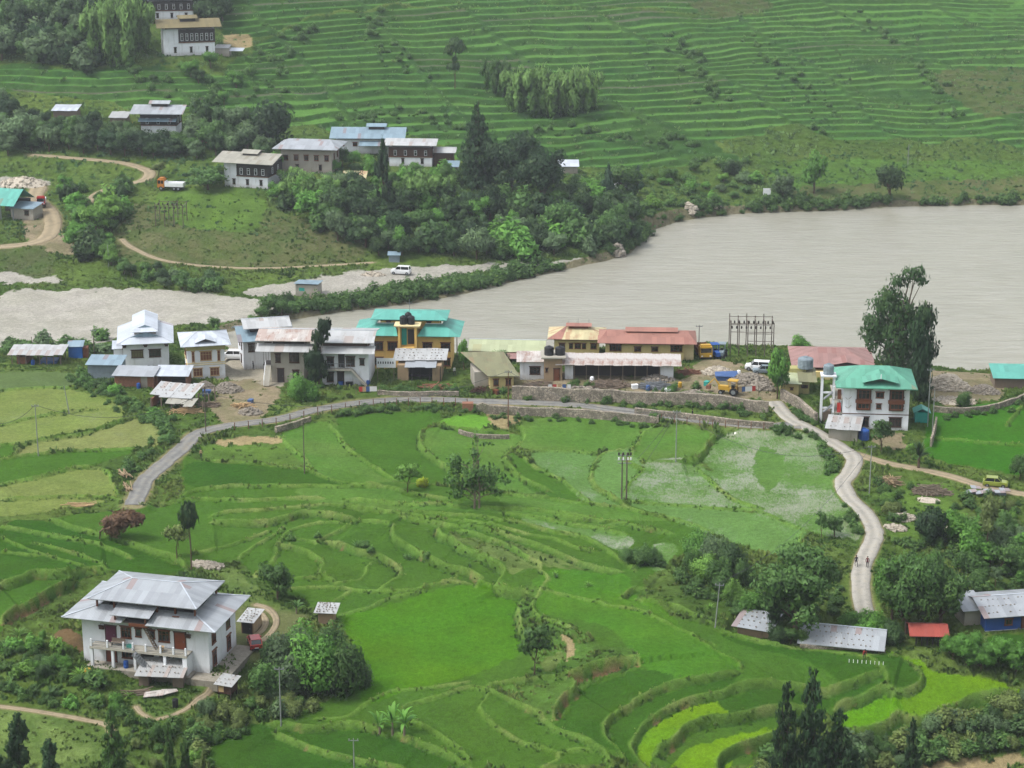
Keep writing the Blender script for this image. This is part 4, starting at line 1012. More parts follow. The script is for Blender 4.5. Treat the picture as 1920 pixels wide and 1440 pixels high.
# lower roof skirt, open in the middle of the front
lz, uz = 6.3, 7.35; X0, X1, Y0, Y1 = -W / 2 - 2.0, W / 2 + 1.5, -1.5, D + 1.6; x0, x1, y0, y1 = -6.3, 6.1, 1.3, 7.6
a = MB().m('tin_silver')
a.slab([(X0, Y0, lz), (-2.4, Y0, lz), (-2.4, y0, uz), (x0, y0, uz)]); a.slab([(.75, Y0, lz), (X1, Y0, lz), (x1, y0, uz), (1.3, y0, uz)])
a.slab([(X1, Y0, lz), (X1, Y1, lz), (x1, y1, uz), (x1, y0, uz)]); a.slab([(X0, Y1, lz), (X0, Y0, lz), (x0, y0, uz), (x0, y1, uz)]); a.slab([(X1, Y1, lz), (X0, Y1, lz), (x0, y1, uz), (x1, y1, uz)])
caps(a, [((X0, Y0, lz), (x0, y0, uz)), ((X1, Y0, lz), (x1, y0, uz)), ((X1, Y1, lz), (x1, y1, uz)), ((X0, Y1, lz), (x0, y1, uz))], .22)
a.m('steel_rust').box(3.6, 4.5, .2, 1.1, 7.03, 7.06)
a.build('lower_roof', F)
a = MB().m('timber_black'); a.box(-6.2, 6.0, 1.3, 7.6, 6.26, 6.5); a.box(-2.3, .7, -1.2, 1.3, 6.26, 6.4); a.box(-1.9, .4, 1.6, 5.5, 6.5, 7.9); a.build('attic_floor', F)
a = MB().m('wood_brown'); a.box(-1.5, 1.0, -1.3, .2, 5.85, 5.97); a.box(-1.5, 1.0, -1.35, -1.25, 5.97, 6.3); a.bar((-1.4, -1.2, 5.9), (-1.4, 0, 5.3), .12); a.bar((.9, -1.2, 5.9), (.9, 0, 5.3), .12); a.build('attic_landing', F)
a = MB().m('wood_brown')
for x in (-6.6, -4.3, -1.2, 1.4, 3.8, 6.4):
    for y in (.9, 7.9): a.box(x - .11, x + .11, y - .11, y + .11, 6.5, 8.6)
for x in (-3.4, .6): a.box(x - .09, x + .09, -1.1, -.92, 6.4, 7.3)
a.build('roof_posts', F)
a = MB().m('tin_silver'); a.slab([(-3.9, -1.4, 7.2), (1.3, -1.4, 7.2), (1.5, 1.5, 8.1), (-3.7, 1.5, 8.1)]); a.build('dormer_roof', F)
hip(-7.3, 7.1, -.3, 9.2, 8.6, 1.25, 4.0, 'tin_silver').build('upper_roof', F)
a = MB().m('timber_black'); a.bar((-7.0, 0, 8.45), (6.9, 0, 8.45), .15); a.bar((-7.0, 8.9, 8.45), (6.9, 8.9, 8.45), .15); a.build('roof_beam', F)
# paved apron
a = MB().m('wall_concrete'); a.box(W / 2 + .02, W / 2 + 2.7, -2.2, 9.0, -1.2, .1); a.box(6.7, W / 2 + .02, -2.2, -.02, -1.2, .1); tag(a.build('house_apron', None, P['loc'], P['rz']), 'concrete apron along the side of the near farmhouse', 'paving')
# household clutter on the balcony
def clutter(name, lab, cat, fn, loc, mat, grp=None):
    a = MB().m(mat); fn(a); o = a.build(name, None, loc, P['rz']); tag(o, lab, cat, grp)
clutter('basket', 'woven basket standing on the farmhouse balcony near the door', 'basket', lambda a: a.lathe([(0, 0), (.25, 0), (.4, .6), (.36, .6), (.22, .05)], n=10), at(P, 2.6, -1.1, 2.91), 'wood_pale')
clutter('barrel', 'dark blue barrel under the farmhouse balcony', 'barrel', lambda a: a.lathe([(0, 0), (.3, 0), (.33, .3), (.3, .45), (.33, .6), (.3, .9), (0, .9)], n=10), at(P, -2.2, -1.2, .23), 'blue_paint')
clutter('crate', 'teal crate on the farmhouse balcony beside the ladder', 'crate', lambda a: (a.box(-.4, .4, -.25, .25, 0, .08), a.box(-.4, -.36, -.25, .25, .08, .4), a.box(.36, .4, -.25, .25, .08, .4), a.box(-.36, .36, .21, .25, .08, .4), a.box(-.36, .36, -.25, -.21, .08, .4)), at(P, -1.6, -1.0, 2.91), 'teal_sheet')
clutter('bench', 'dark wooden bench at the left end of the farmhouse balcony', 'bench', lambda a: (a.box(-.9, .9, -.25, .25, .4, .46), a.box(-.85, -.75, -.2, .2, 0, .4), a.box(.75, .85, -.2, .2, 0, .4), a.box(-.9, .9, .2, .26, .5, .9)), at(P, -3.3, -.8, 2.91), 'wood_grey')

# ------------------------------------------------------------------ the village row
P, F = root('slope_roof_house', 'house', 'white two storey house with bright silver stepped tin roof')
W, D = P['w'], P['d']; walls(F, W, D, 6.3, 'wall_white')
for x in (-1.5, 1.6): win(F, x, 2.9, 2.1, 1.7, 'olive' if x < 0 else 'dark')
win(F, 2.2, 2.9, .9, 1.4, 'dark', 'L', W); win(F, 2.2, .4, .9, 1.4, 'dark', 'L', W)
for x in (-W / 2 + .3, 0, W / 2 - .3): MB().m('wood_dark').box(x - .28, x + .28, -.35, -.02, 5.3, 5.7).box(x - .4, x + .4, -.4, -.02, 5.7, 5.95).build('corbel', F)
a = MB().m('tin_bright'); X = W / 2 + 1.0
a.slab([(-X, -1.3, 6.4), (X, -1.3, 6.4), (X - 2.2, .9, 7.3), (-X + 2.2, .9, 7.3)]); a.slab([(X, -1.3, 6.4), (X, D + 1, 6.9), (0, D + 1, 9.1), (0, .9, 8.4), (X - 2.2, .9, 7.3)]); a.slab([(-X, D + 1, 6.9), (-X, -1.3, 6.4), (-X + 2.2, .9, 7.3), (0, .9, 8.4), (0, D + 1, 9.1)])
caps(a, [((-X, -1.3, 6.4), (-X + 2.2, .9, 7.3)), ((X, -1.3, 6.4), (X - 2.2, .9, 7.3))], .2); a.build('roof', F)
a = MB().m('tin_bluegrey'); a.poly([(-X + 2.2, .85, 7.25), (X - 2.2, .85, 7.25), (0, .85, 8.4)]); a.build('roof_gable', F)
a = MB().m('tin_bright'); a.slab([(-2.3, .3, 8.6), (2.3, .3, 8.6), (1.3, 1.6, 9.2), (-1.3, 1.6, 9.2)]); a.slab([(2.3, .3, 8.6), (2.3, D + 1.4, 9.3), (0, D + 1.4, 10.5), (0, 1.6, 9.8), (1.3, 1.6, 9.2)]); a.slab([(-2.3, D + 1.4, 9.3), (-2.3, .3, 8.6), (-1.3, 1.6, 9.2), (0, 1.6, 9.8), (0, D + 1.4, 10.5)]); a.m('tin_bluegrey').poly([(-1.3, 1.58, 9.2), (1.3, 1.58, 9.2), (0, 1.58, 9.8)])
a.build('upper_roof', F)
a = MB().m('wall_grey'); a.box(-1.9, 1.9, 1.4, D - .5, 7.2, 8.9); a.build('attic', F)
a = MB().m('wall_white'); a.box(-W / 2 - 1.7, -W / 2 - .02, 2.5, 6, -1, 4.2); a.m('wood_brown').box(-W / 2 - 1.75, -W / 2 - 1.69, 3, 5.4, 1.2, 3); a.build('side_annex', F); shed(-W / 2 - 2, -W / 2 - .02, 2.2, 6.3, 4.3, 4.9, 'tin_bright').build('annex_roof', F)
for l, x in (('left', .4), ('right', 2.4)): tank(*at(P, x, -1.6, .0), 0, .62, 1.25, l + ' squat black tank before the bright silver roofed house')

P, F = root('cream_house', 'house', 'small white and cream two storey house with silver hipped roof and olive cornice')
W, D = P['w'], P['d']; walls(F, W, D, 7.2, 'wall_white')
a = MB().m('wall_cream'); a.box(-W / 2 - .08, W / 2 + .08, -.08, D, 3.3, 3.5); a.box(-W / 2 - .1, W / 2 + .1, -.1, D, 2.95, 3.1); a.m('wall_olive').box(-W / 2 - .15, W / 2 + .15, -.3, D, 6.2, 7.0); a.m('wood_dark').box(-W / 2 - .2, W / 2 + .2, -.35, D, 7.0, 7.25); a.build('cornice', F)
win(F, 0, 3.9, 2.0, 1.9, 'pale'); win(F, -2.2, 3.7, .5, 2.2, 'pale'); win(F, 2.2, 3.7, .5, 2.2, 'pale'); win(F, -1.5, .6, 1.6, 1.7, 'pale'); win(F, 1.4, .6, 1.6, 1.7, 'pale')
win(F, 2.5, 3.9, 1.2, 1.6, 'brown', 'L', W); win(F, 5, 3.9, 1.2, 1.6, 'brown', 'L', W); win(F, 3, .7, 1.2, 1.5, 'brown', 'L', W)
X = W / 2 + 1.1; a = hip(-X, X, -1.2, D + 1.2, 7.35, 1.5, 3.0, 'tin_bright'); a.m('timber_black').poly([(-1.1, -.2, 8.0), (1.1, -.2, 8.0), (0, -.15, 8.5)]); a.m('tin_bright').slab([(-1.8, -.6, 7.85), (0, -.6, 8.65), (0, 2.6, 8.8), (-1.8, 1.4, 8.0)]); a.slab([(0, -.6, 8.65), (1.8, -.6, 7.85), (1.8, 1.4, 8.0), (0, 2.6, 8.8)]); a.build('roof', F)

P, F = root('rusty_back', 'house', 'white house end with patched grey roof at the back of the rusty roofed pair')
W, D = P['w'], P['d']; walls(F, W, D, 5.6, 'wall_white')
for x in (-2.6, .4): win(F, x, 3.4, 1.1, 1.5, 'dark')
win(F, 2.2, 3.4, 1, 1.4, 'dark', 'L', W); win(F, 5.0, 3.4, 1, 1.4, 'dark', 'L', W); win(F, 3.2, .6, 1, 1.4, 'dark', 'L', W)
gable(-W / 2 - 1, W / 2 + 1.2, -1.2, D + 1.2, 5.7, 1.7, 'tin_bluegrey', wall='wall_grey', wx=1.0).build('roof', F)
a = MB().m('timber_black'); a.box(-W / 2 + 1.5, W / 2 - 1, 1.8, D - 2, 6.2, 7.6); a.build('attic', F)
gable(-W / 2 + .2, W / 2 + .8, .4, D - .4, 7.7, 1.0, 'tin_old').build('upper_roof', F)

P, F = root('rusty_main', 'house', 'two storey tan house with long rust streaked roof behind the dark twisted tree')
W, D = P['w'], P['d']; walls(F, W, D, 5.0, 'wall_grey')
win(F, 1.2, 3.0, 1.7, 1.5, 'dark'); win(F, -1.6, 3.0, .9, 1.2, 'dark'); win(F, 1.4, .4, 1.1, 1.4, 'dark'); door(F, -1.2, 0, 1, 2, 'timber_black')
a = MB().m('timber_black'); a.box(-W / 2 - 1.4, -W / 2 - .02, .4, 3, 2.4, 2.55); [a.box(-W / 2 - 1.35 + i * .45, -W / 2 - 1.3 + i * .45, .4, .45, 0, 4.8) for i in range(4)]; a.build('stair_frame', F)
a = MB().m('wall_concrete'); a.bar((-W / 2 - .3, -.8, 2.6), (-W / 2 - .3, -3.6, .3), .9, .2); a.box(-W / 2 - .75, -W / 2 + .15, -.8, 0, 2.3, 2.6); a.m('trim_white').bar((-W / 2 - .75, -.8, 3.5), (-W / 2 - .75, -3.6, 1.2), .08); [a.bar((-W / 2 - .75, -.8 - i * .7, 2.6 - i * .56), (-W / 2 - .75, -.8 - i * .7, 3.4 - i * .56), .06) for i in range(5)]; a.build('outside_stairs', F)
shed(-W / 2 - 2.4, W / 2 + 3, -1.5, .9, 4.9, 5.6, 'tin_old').build('porch_roof', F)
a = MB().m('timber_black'); a.box(-W / 2 + .3, W / 2, .8, D - .5, 5.0, 6.1); a.build('attic', F)
gable(-W / 2 - 2.6, W / 2 + 3, -.2, D + .6, 6.2, .8, 'tin_rusty').build('roof', F)

P, F = root('rusty_wing', 'house', 'white two storey house wing with outside stair and rust edged roof beside the twisted tree')
W, D = P['w'], P['d']; walls(F, W, D, 5.4, 'wall_white')
win(F, -2.5, 3.0, 1.2, 1.3, 'dark'); win(F, .9, 3.0, 1.5, 1.4, 'dark'); win(F, -2.6, .5, 1.2, 1.4, 'dark'); door(F, -.8, 0, 1.0, 2, 'timber_black'); door(F, -.6, 2.75, .9, 2, 'timber_black'); win(F, 2.9, 3.2, .8, .9, 'dark')
a = MB().m('wall_concrete'); a.box(-W / 2, 1.2, -1.2, -.02, 2.5, 2.7); a.bar((1.2, -.7, 2.6), (3.7, -.7, .1), 1.0, .22); a.build('balcony', F)
a = MB().m('steel'); [a.bar((x, -1.15, 2.7), (x, -1.15, 3.6), .05) for x in np.arange(-W / 2 + .1, 1.2, .55)]; a.bar((-W / 2 + .1, -1.15, 3.6), (1.2, -1.15, 3.6), .06); a.build('railing', F)
shed(-W / 2 - .8, W / 2 + 1.2, -1.7, .5, 5.3, 6.0, 'tin_old').build('lower_roof', F)
a = MB().m('wood_dark'); a.box(-W / 2 + .2, W / 2 - .2, .4, D, 5.4, 6.6); a.build('attic', F)
gable(-W / 2 - 1.0, W / 2 + 1.0, -.5, D + .2, 6.7, .8, 'tin_old').build('roof', F)

P, F = root('yellow_house', 'house', 'large ochre yellow house with tiered teal roofs and central stair tower')
W, D = P['w'], P['d']; X = W / 2; walls(F, W - 1.5, D, 7.2, 'wall_yellow', -1.5, x0=-X + .5)
for x in (-5.2, -2.1 - .6, 4.1 - .6, 7.0 - .3): win(F, x, 3.9, 1.7, 1.7, 'brown')
for x in (-5.2, 7.0 - .3, 4.0): win(F, x, .8, 1.7, 1.6, 'brown')
a = MB().m('wall_yellow'); a.box(-1.55, -1.15, -1.4, -.01, 0, 9.3); a.box(1.35, 1.75, -1.4, -.01, 0, 9.3); a.box(-1.15, 1.35, -1.4, -.01, 3.1, 4.9); a.box(-1.15, 1.35, -.3, -.01, 4.9, 9.0); a.m('teal_sheet').box(-1.0, -.1, -.5, -.35, 5.2, 8.6); a.m('timber_black').box(.1, 1.2, -.5, -.32, 5.4, 8.4); a.m('wall_cream').box(-2.2, 2.4, -1.8, 1.2, 9.3, 9.55); a.build('stair_tower', F)
a = MB().m('tin_teal'); Y0, Y1 = -1.3, D + 1.3; z0, z1 = 7.3, 9.6
a.slab([(-X - 1.0, Y0, z0), (-1.6, Y0, z0), (-2.4, 2.2, z0 + 1.5), (-5.6, 2.2, z0 + 1.5), ]); a.slab([(1.8, Y0, z0), (X + .8, Y0, z0), (6.0, 2.2, z0 + 1.5), (3.0, 2.2, z0 + 1.5)])
a.slab([(X + .8, Y0, z0), (X + .8, Y1, z0), (6.0, D - 1, z0 + 1.5), (6.0, 2.2, z0 + 1.5)]); a.slab([(-X - 1.0, Y1, z0), (-X - 1.0, Y0, z0), (-5.6, 2.2, z0 + 1.5), (-5.6, D - 1, z0 + 1.5)]); a.slab([(X + .8, Y1, z0), (-X - 1.0, Y1, z0), (-5.6, D - 1, z0 + 1.5), (6.0, D - 1, z0 + 1.5)])
a.m('trim_white').bar((-5.6, 2.1, z0 + 1.6), (-2.4, 2.1, z0 + 1.6), .12); a.bar((3.0, 2.1, z0 + 1.6), (6, 2.1, z0 + 1.6), .12)
a.build('lower_roof', F)
walls(F, 10.4, D - 3.6, 9.8, 'wall_yellow', 7.6, ('timber_black', 9.3, 9.7), 'upper_wall', -5.0, 2.4)
win(F, -3.6, 8.5, .8, .7, 'brown').location.y = 2.38; win(F, 3.6, 8.5, .8, .7, 'brown').location.y = 2.38
hip(-6.6, 6.9, .9, D + .2, 10.0, .8, 2.5, 'tin_teal', cap=False).build('upper_roof', F)
a = MB().m('steel'); a.bar((.3, 1, 9.55), (.3, 1, 14.2), .06); a.bar((-.3, 1, 13.4), (.9, 1, 13.4), .05); a.build('antenna', F)
for x, l in ((-.65, 'left front'), (.75, 'right front')): tank(*at(P, x, -.6, 9.56), 0, .62, 1.6, l + ' black water tank on the stair tower of the yellow house')
tank(*at(P, .1, .6, 9.56), 0, .6, 1.9, 'hindmost black tank on the yellow house tower', None)

P, F = root('mud_shed', 'mud_shed', 'ruined mud walled shed with stone weighted tin roof before the yellow house', 'shed')
W, D = P['w'], P['d']; a = MB().m('wall_mud'); a.box(-W / 2 + .4, -W / 2 + 2.3, 0, 5.5, -1, 3.6); a.box(W / 2 - 2.6, W / 2 - 1.0, 0, 5.5, -1, 3.6); a.box(-W / 2 + 2.3, W / 2 - 2.6, 4.5, 5.5, -1, 3.6); a.build('wall', F)
a = MB().m('timber_black'); a.box(-W / 2 + 2.3, W / 2 - 2.6, 3.4, 3.6, 0, 3.2); [a.box(x - .08, x + .08, -.3, -.14, 0, 3.4) for x in (-1.6, -.2, 1.4, 3.3)]; a.box(-2.2, 2.2, .3, 1.5, .9, 1.0); a.build('timber_frame', F)
shed(-W / 2 - .5, W / 2 - .2, 1.4, 6.8, 4.3, 5.1, 'tin_old', wav=.3).build('roof', F); stones(F, -W / 2, W / 2 - .5, 1.5, 6.6, 4.35, 5.1, 4, .8)
shed(-2.8, 2.6, -.8, 1.8, 3.5, 4.1, 'tin_silver', wav=.25).build('porch_roof', F)
a = MB().m('sheet_blue' if False else 'trim_white'); a.box(-W / 2 - 3.2, -W / 2 + .1, .3, .36, 2.2, 3.9); a.m('timber_black'); [a.box(-W / 2 - 3.0 + i * .42, -W / 2 - 2.8 + i * .42, .27, .3, 2.9, 3.3) for i in range(7)]; a.m('wood_grey').box(-W / 2 - 3.1, -W / 2 - 3.0, .35, .45, 0, 2.2); a.box(-W / 2 - .3, -W / 2 - .2, .37, .47, 0, 2.2)
tag(a.build('notice_board', None, P['loc'], P['rz']), 'long white board with illegible dark lettering left of the mud shed', 'board')

P, F = root('cream_cottage', 'cottage', 'small pale yellow cottage with long mossy brown roof above the stone wall')
W, D = P['w'], P['d']; walls(F, W, D, 2.7, 'wall_pale_yellow')
win(F, -1.0, .9, .9, 1.1, 'brown'); win(F, 1.1, .9, .9, 1.1, 'brown')
a = MB().m('tin_moss'); a.slab([(-W / 2 - .5, -1.0, 2.9), (W / 2 + .9, -1.0, 2.7), (W / 2 - .5, D + .8, 4.3), (-W / 2 - 4.0, D + .8, 4.5)]); a.m('timber_black').box(-W / 2 - .02, W / 2 + .02, D - .3, D + .1, 2.7, 4.1); a.build('roof', F)
a = MB().m('wall_grey'); a.box(-W / 2 - 2.4, -W / 2 - .02, 2, D - .2, -1, 2.8); a.build('side_wall', F)

P, F = root('lime_hall', 'long_hall', 'low hall with pale lime green roof and pink lean-to near the river', 'building')
W, D = P['w'], P['d']; walls(F, W, D, 2.8, 'wall_grey'); gable(-W / 2 - .8, W / 2 + .8, -1, D + 1, 2.9, 2.0, 'tin_lime', wall='wall_grey', wx=.8).build('roof', F)
shed(-W / 2 - .5, W / 2 - 4, -3.6, -.4, 2.0, 2.7, 'tin_pink').build('lean_to_roof', F); win(F, 4, .8, 1.2, 1.2, 'dark')

P, F = root('brick_roof_house', 'house', 'low white house with brick red tiled roof left of the twin water tanks')
W, D = P['w'], P['d']; walls(F, W, D, 3.4, 'wall_white'); win(F, -.2, 1.0, 1.8, 1.3, 'dark')
a = shed(-W / 2 - .6, W / 2 + .2, -.8, D + .4, 3.4, 4.0, 'tin_rusty'); a.build('roof', F)
P, F = root('tank_block', 'tank_house', 'pinkish block house with flat slab carrying two black tanks', 'outbuilding')
W, D = P['w'], P['d']; walls(F, W, D, 4.3, 'wall_mud'); MB().m('wall_concrete').box(-W / 2 - .5, W / 2 + .6, -.6, D + .4, 4.3, 4.55).build('roof', F); door(F, .6, 0, .9, 2.4, 'wood_brown'); win(F, -1.1, 1.9, .4, .6, 'dark')
tank(*at(P, -.7, 1.2, 4.56), 0, .8, 1.6, 'left black tank of the pair on the pinkish block house'); tank(*at(P, 1.2, 1.3, 4.56), 0, .85, 1.5, 'right black tank of the pair on the pinkish block house')

P, F = root('long_shed', 'long_shed', 'long open shed with rust blotched white tin roof behind the stone wall', 'shed')
W, D = P['w'], P['d']; a = MB().m('wall_white'); a.box(-W / 2, -W / 2 + 1.4, .1, D, -1, 2.85); a.box(W / 2 - 3, W / 2 - .8, .1, D, -1, 2.85); a.m('timber_black').box(-W / 2 + 1.4, W / 2 - 3, D - 1.2, D - 1.0, -1, 2.9); a.build('wall', F)
a = MB().m('wood_grey'); [a.box(x - .08, x + .08, 0, .16, -.5, 2.85) for x in np.linspace(-W / 2 + 1.6, W / 2 - 3.2, 8)]; a.build('posts', F)
shed(-W / 2 - 1.6, W / 2 + .5, -1.3, D + .3, 2.9, 3.6, 'tin_rusty', wav=.12).build('roof', F)

P, F = root('cream_roof_house', 'house', 'two storey pale yellow house with half red half cream roof')
W, D = P['w'], P['d']; walls(F, W, D, 5.6, 'wall_pale_yellow', -1.5, ('wood_brown', 5.0, 5.3))
for x in (-2.6, -1.0, .2, 1.3, 3.0): win(F, x, 3.0, .7 if x in (-1.0, 1.3) else 1.1, 1.3, 'brown')
X = W / 2 + 1.2; a = hip(-X, X, -1.2, D + 1.2, 5.7, 1.7, 3.2, 'tin_cream', cap=False); a.m('tin_red').slab([(-X, -1.22, 5.74), (-X + 2.6, -1.22, 5.74), (-X + 3.4, D / 2, 7.46), (-X + 3.2, D / 2, 7.46)]); a.build('roof', F)
a = MB().m('wood_brown'); a.box(-1.4, 2.0, 2.4, D - 2.4, 6.8, 7.9); a.m('tin_red').slab([(-2, 1.8, 7.9), (2.6, 1.8, 7.9), (2.6, D / 2, 8.3), (-2, D / 2, 8.3)]); a.slab([(2.6, D - 1.8, 7.9), (-2, D - 1.8, 7.9), (-2, D / 2, 8.3), (2.6, D / 2, 8.3)]); a.m('steel'); [a.bar((x, 3, 8), (x, 3, 9.4), .05) for x in (-1.5, .2, 2.1)]; a.build('upper_roof', F)
P, F = root('red_roof_house', 'house', 'long pale yellow building with dusty red roof beside the yellow truck')
W, D = P['w'], P['d']; walls(F, W, D, 5.2, 'wall_pale_yellow', -1.5, ('wood_brown', 4.6, 4.75)); MB().m('wall_cream').box(W / 2 + .01, W / 2 + 1.8, 1, D, -1, 5.0).build('side_wall', F)
for x, w, h in ((-5.1, 2.1, 1.7), (-1.2, 1.2, 1.2), (1.8, 1.2, 1.2), (5.6, 2.1, 1.7)): win(F, x, 2.8, w, h, 'brown')
a = hip(-W / 2 - 1.4, W / 2 + 2.3, -1.4, D + 1.4, 5.4, 1.7, 1.6, 'tin_red', cap=False); a.m('tin_red').slab([(-3.4, 2.2, 7.2), (W / 2 - 1, 2.2, 7.2), (W / 2 - 1, D / 2 + .2, 7.9), (-3.4, D / 2 + .2, 7.9)]); a.slab([(W / 2 - 1, D - 1.8, 7.2), (-3.4, D - 1.8, 7.2), (-3.4, D / 2 + .2, 7.9), (W / 2 - 1, D / 2 + .2, 7.9)]); a.m('wood_brown').box(-2.8, W / 2 - 1.4, 2.8, D - 2.4, 6.6, 7.3); a.build('roof', F)

P, F = root('pink_hall', 'hall', 'wide brown hall with faded pink hipped roof beside the tall tree', 'building')
W, D = P['w'], P['d']; walls(F, W, D, 3.4, 'wood_brown'); walls(F, W * .6, 2, 2.4, 'wall_pale_yellow', -1, None, 'lower_wall', -W / 2, -2.02)
X = W / 2 + .8; a = hip(-X, X, -1.4, D + 1, 3.5, 2.9, 5.0, 'tin_pink', cap=False); a.m('timber_black').poly([(.2, -.9, 4.45), (4.2, -.9, 4.45), (2.2, -.85, 5.0)]); a.m('tin_pink').slab([(-.9, -1.2, 4.1), (2.2, -1.2, 5.1), (2.2, 3, 5.5), (-.9, 1, 4.6)]); a.slab([(2.2, -1.2, 5.1), (5.3, -1.2, 4.1), (5.3, 1, 4.6), (2.2, 3, 5.5)]); a.build('roof', F)
P, F = root('olive_house', 'house', 'small pale yellow flat fronted house with olive roof by the lane junction')
W, D = P['w'], P['d']; walls(F, W, D, 3.6, 'wall_olive', -1.5); MB().m('wall_pale_yellow').box(-W / 2, -W / 2 + W * .62, -.9, -.02, -1, 3.3).build('front_bay', F)
win(F, -.6, 1.5, .5, .6, 'brown').location.y = -.92; win(F, 1.6, 1.6, 1.1, .9, 'red'); shed(-W / 2 - .6, W / 2 - 1.4, -1.6, D, 3.5, 4.6, 'tin_lime').build('roof', F); shed(W / 2 - 1.9, W / 2 + 1.2, -1.0, D, 3.8, 5.0, 'tin_moss').build('side_roof', F); MB().m('wall_olive').box(-W / 2 - .3, 2, 3.5, D, 3.4, 5.4).build('back_wall', F)
tank(*at(P, 1.9, 4.2, 5.4), 0, 1.3, 2.0, 'broad dark water tank on the olive roofed house', mat='grey_blue_paint')

P, F = root('green_house', 'house', 'tall white three storey house with green hipped roof and painted walls')
W, D = P['w'], P['d']; X = W / 2; walls(F, W, D, 8.5, 'wall_white', -2, ('band_brown', 3.0, 3.16))
for x in (-2.0, 3.2):
    a = MB().m('wood_dark'); a.box(x - 1.15, x + 1.15, -.35, -.03, 3.9, 8.3); a.m('wood_brown').box(x - 1.3, x + 1.3, -.5, -.05, 5.35, 5.95); a.box(x - 1.4, x + 1.4, -.55, -.05, 8.0, 8.3); a.build('bay_frame', F)
    for z, h in ((4.2, 1.1), (6.1, 1.8)): win(F, x, z, 1.9, h, 'brown').location.y = -.37
    win(F, x, .7, 2.0, 1.8, 'dark')
win(F, .55, 6.3, 1.3, 1.1, 'brown'); win(F, .45, 4.2, .8, .9, 'brown')
a = MB().m('wood_dark')
for k, (x, z) in enumerate(((X - 1.0, 5.6), (X - 1.0, 3.9), (-X + .9, 5.7), (-X + .9, 4.0))):
    if x > 0:
        a.m('band_brown').ell((x, -.03, z + .9), (.22, .03, .28), 8, 4); a.bar((x, -.03, z - .1), (x, -.03, z + .7), .1, .03); a.bar((x - .3, -.03, z + .35), (x + .3, -.03, z + .35), .06, .03); a.bar((x - .3, -.03, z + .05), (x + .3, -.03, z + .3), .06, .03)
    else:
        a.m('stone'); a.tube([(x - .5, -.02, z + .5), (x - .2, -.02, z + .15), (x + .1, -.02, z + .3), (x + .45, -.02, z + .75)], .04, 4)
a.build('wall_painting', F)
for z in (2.9, 5.5): MB().m('wall_concrete').box(-X - 1.6, -X - .01, .3, D - .5, z, z + .15).build('side_balcony', F)
for z in (0, 3.05, 5.65):
    for y in (.35, 2.6): MB().m('wall_white').box(-X - 1.6, -X - 1.35, y, y + .25, z, z + 2.5).build('pillar', F)
    a = MB().m('red_paint' if z != 5.65 else 'wood_brown'); a.box(-X - .9, -X - .3, .3, .34, z + .1, z + 2.0); a.build('side_door', F)
for z in (0, 2.9, 5.4): MB().m('steel').bar((-X - 3.0, 1.2, z), (-X - 1.6, 1.2, z + 1.4), .9, .15).build('stair_flight', F)
a = hip(-X - 1.3, X + 1.1, -1.3, D + 1.3, 8.6, 2.5, 4.2, 'tin_green', cap=False); zt = 8.62; a.slab([(-2.4, -1.0, zt + .9), (.5, -1.0, zt + 1.75), (.5, 3.4, zt + 2.2), (-2.4, 2.0, zt + 1.3)]); a.slab([(.5, -1.0, zt + 1.75), (3.4, -1.0, zt + .9), (3.4, 2.0, zt + 1.3), (.5, 3.4, zt + 2.2)]); a.m('timber_black').poly([(-1.2, -.7, zt + 1.2), (2.2, -.7, zt + 1.2), (.5, -.7, zt + 1.7)]); a.m('trim_white').bar((.5, -1.1, zt + 1.7), (.5, -1.1, zt + 2.6), .12); a.m('tin_green').bar((-X - 1.3, -1.3, 8.5), (X + 1.1, -1.3, 8.5), .12); a.build('roof', F)
P, F = root('tank_tower', 'tank_tower', 'slender white concrete tower holding a dark water tank', 'tower')
W = 1.9; a = MB().m('wall_white'); [a.box(x - .16, x + .16, y, y + .32, -2, 7.8) for x in (-W / 2, W / 2) for y in (0, 1.6)]; [a.box(-W / 2 + .16, W / 2 - .16, .05, .3, z, z + .25) for z in (2.4, 5.0)]; a.box(-W / 2 - .3, W / 2 + .3, -.2, 2.2, 7.8, 8.0); a.build('tower_frame', F); MB().m('wood_grey').box(-.6, .6, .2, 1.7, 0, 1.9).build('tower_cabinet', F)
tank(*at(P, 0, 1.0, 8.0), 0, .85, 1.8, 'dark water tank on top of the slender white tower', mat='grey_blue_paint')
P, F = root('tin_shed', 'tin_shed', 'grey block shed with patched flat tin roof before the green roofed house', 'shed')
W, D = P['w'], P['d']; walls(F, W, D, 1.9, 'wall_concrete'); shed(-W / 2 - .6, W / 2 + .5, -.6, D + .5, 2.0, 2.6, 'tin_old', wav=.2).build('roof', F); stones(F, -W / 2, W / 2, -.4, D, 2.05, 2.6, 3, 1.2, .13)
tank(*at(P, W / 2 + .9, 1.4, 0), 0, .85, 1.9, 'blue plastic water drum beside the patched tin shed', mat='blue_paint')
P, F = root('teal_booth', 'booth', 'tiny booth wrapped in teal sheeting beside the green field', 'booth')
walls(F, 2.2, 2.0, 1.8, 'teal_sheet', -.5); gable(-1.4, 1.4, -.3, 2.4, 1.8, .7, 'tin_teal', 'y', False).build('roof', F)
P, F = root('right_teal', 'shed', 'low shed with teal tin roof at the edge of the gravel yard', 'shed')
W, D = P['w'], P['d']; walls(F, W, D, 1.8, 'wood_grey'); shed(-W / 2 - .4, W / 2 + .5, -.5, D + .4, 1.9, 2.9, 'tin_teal').build('roof', F)

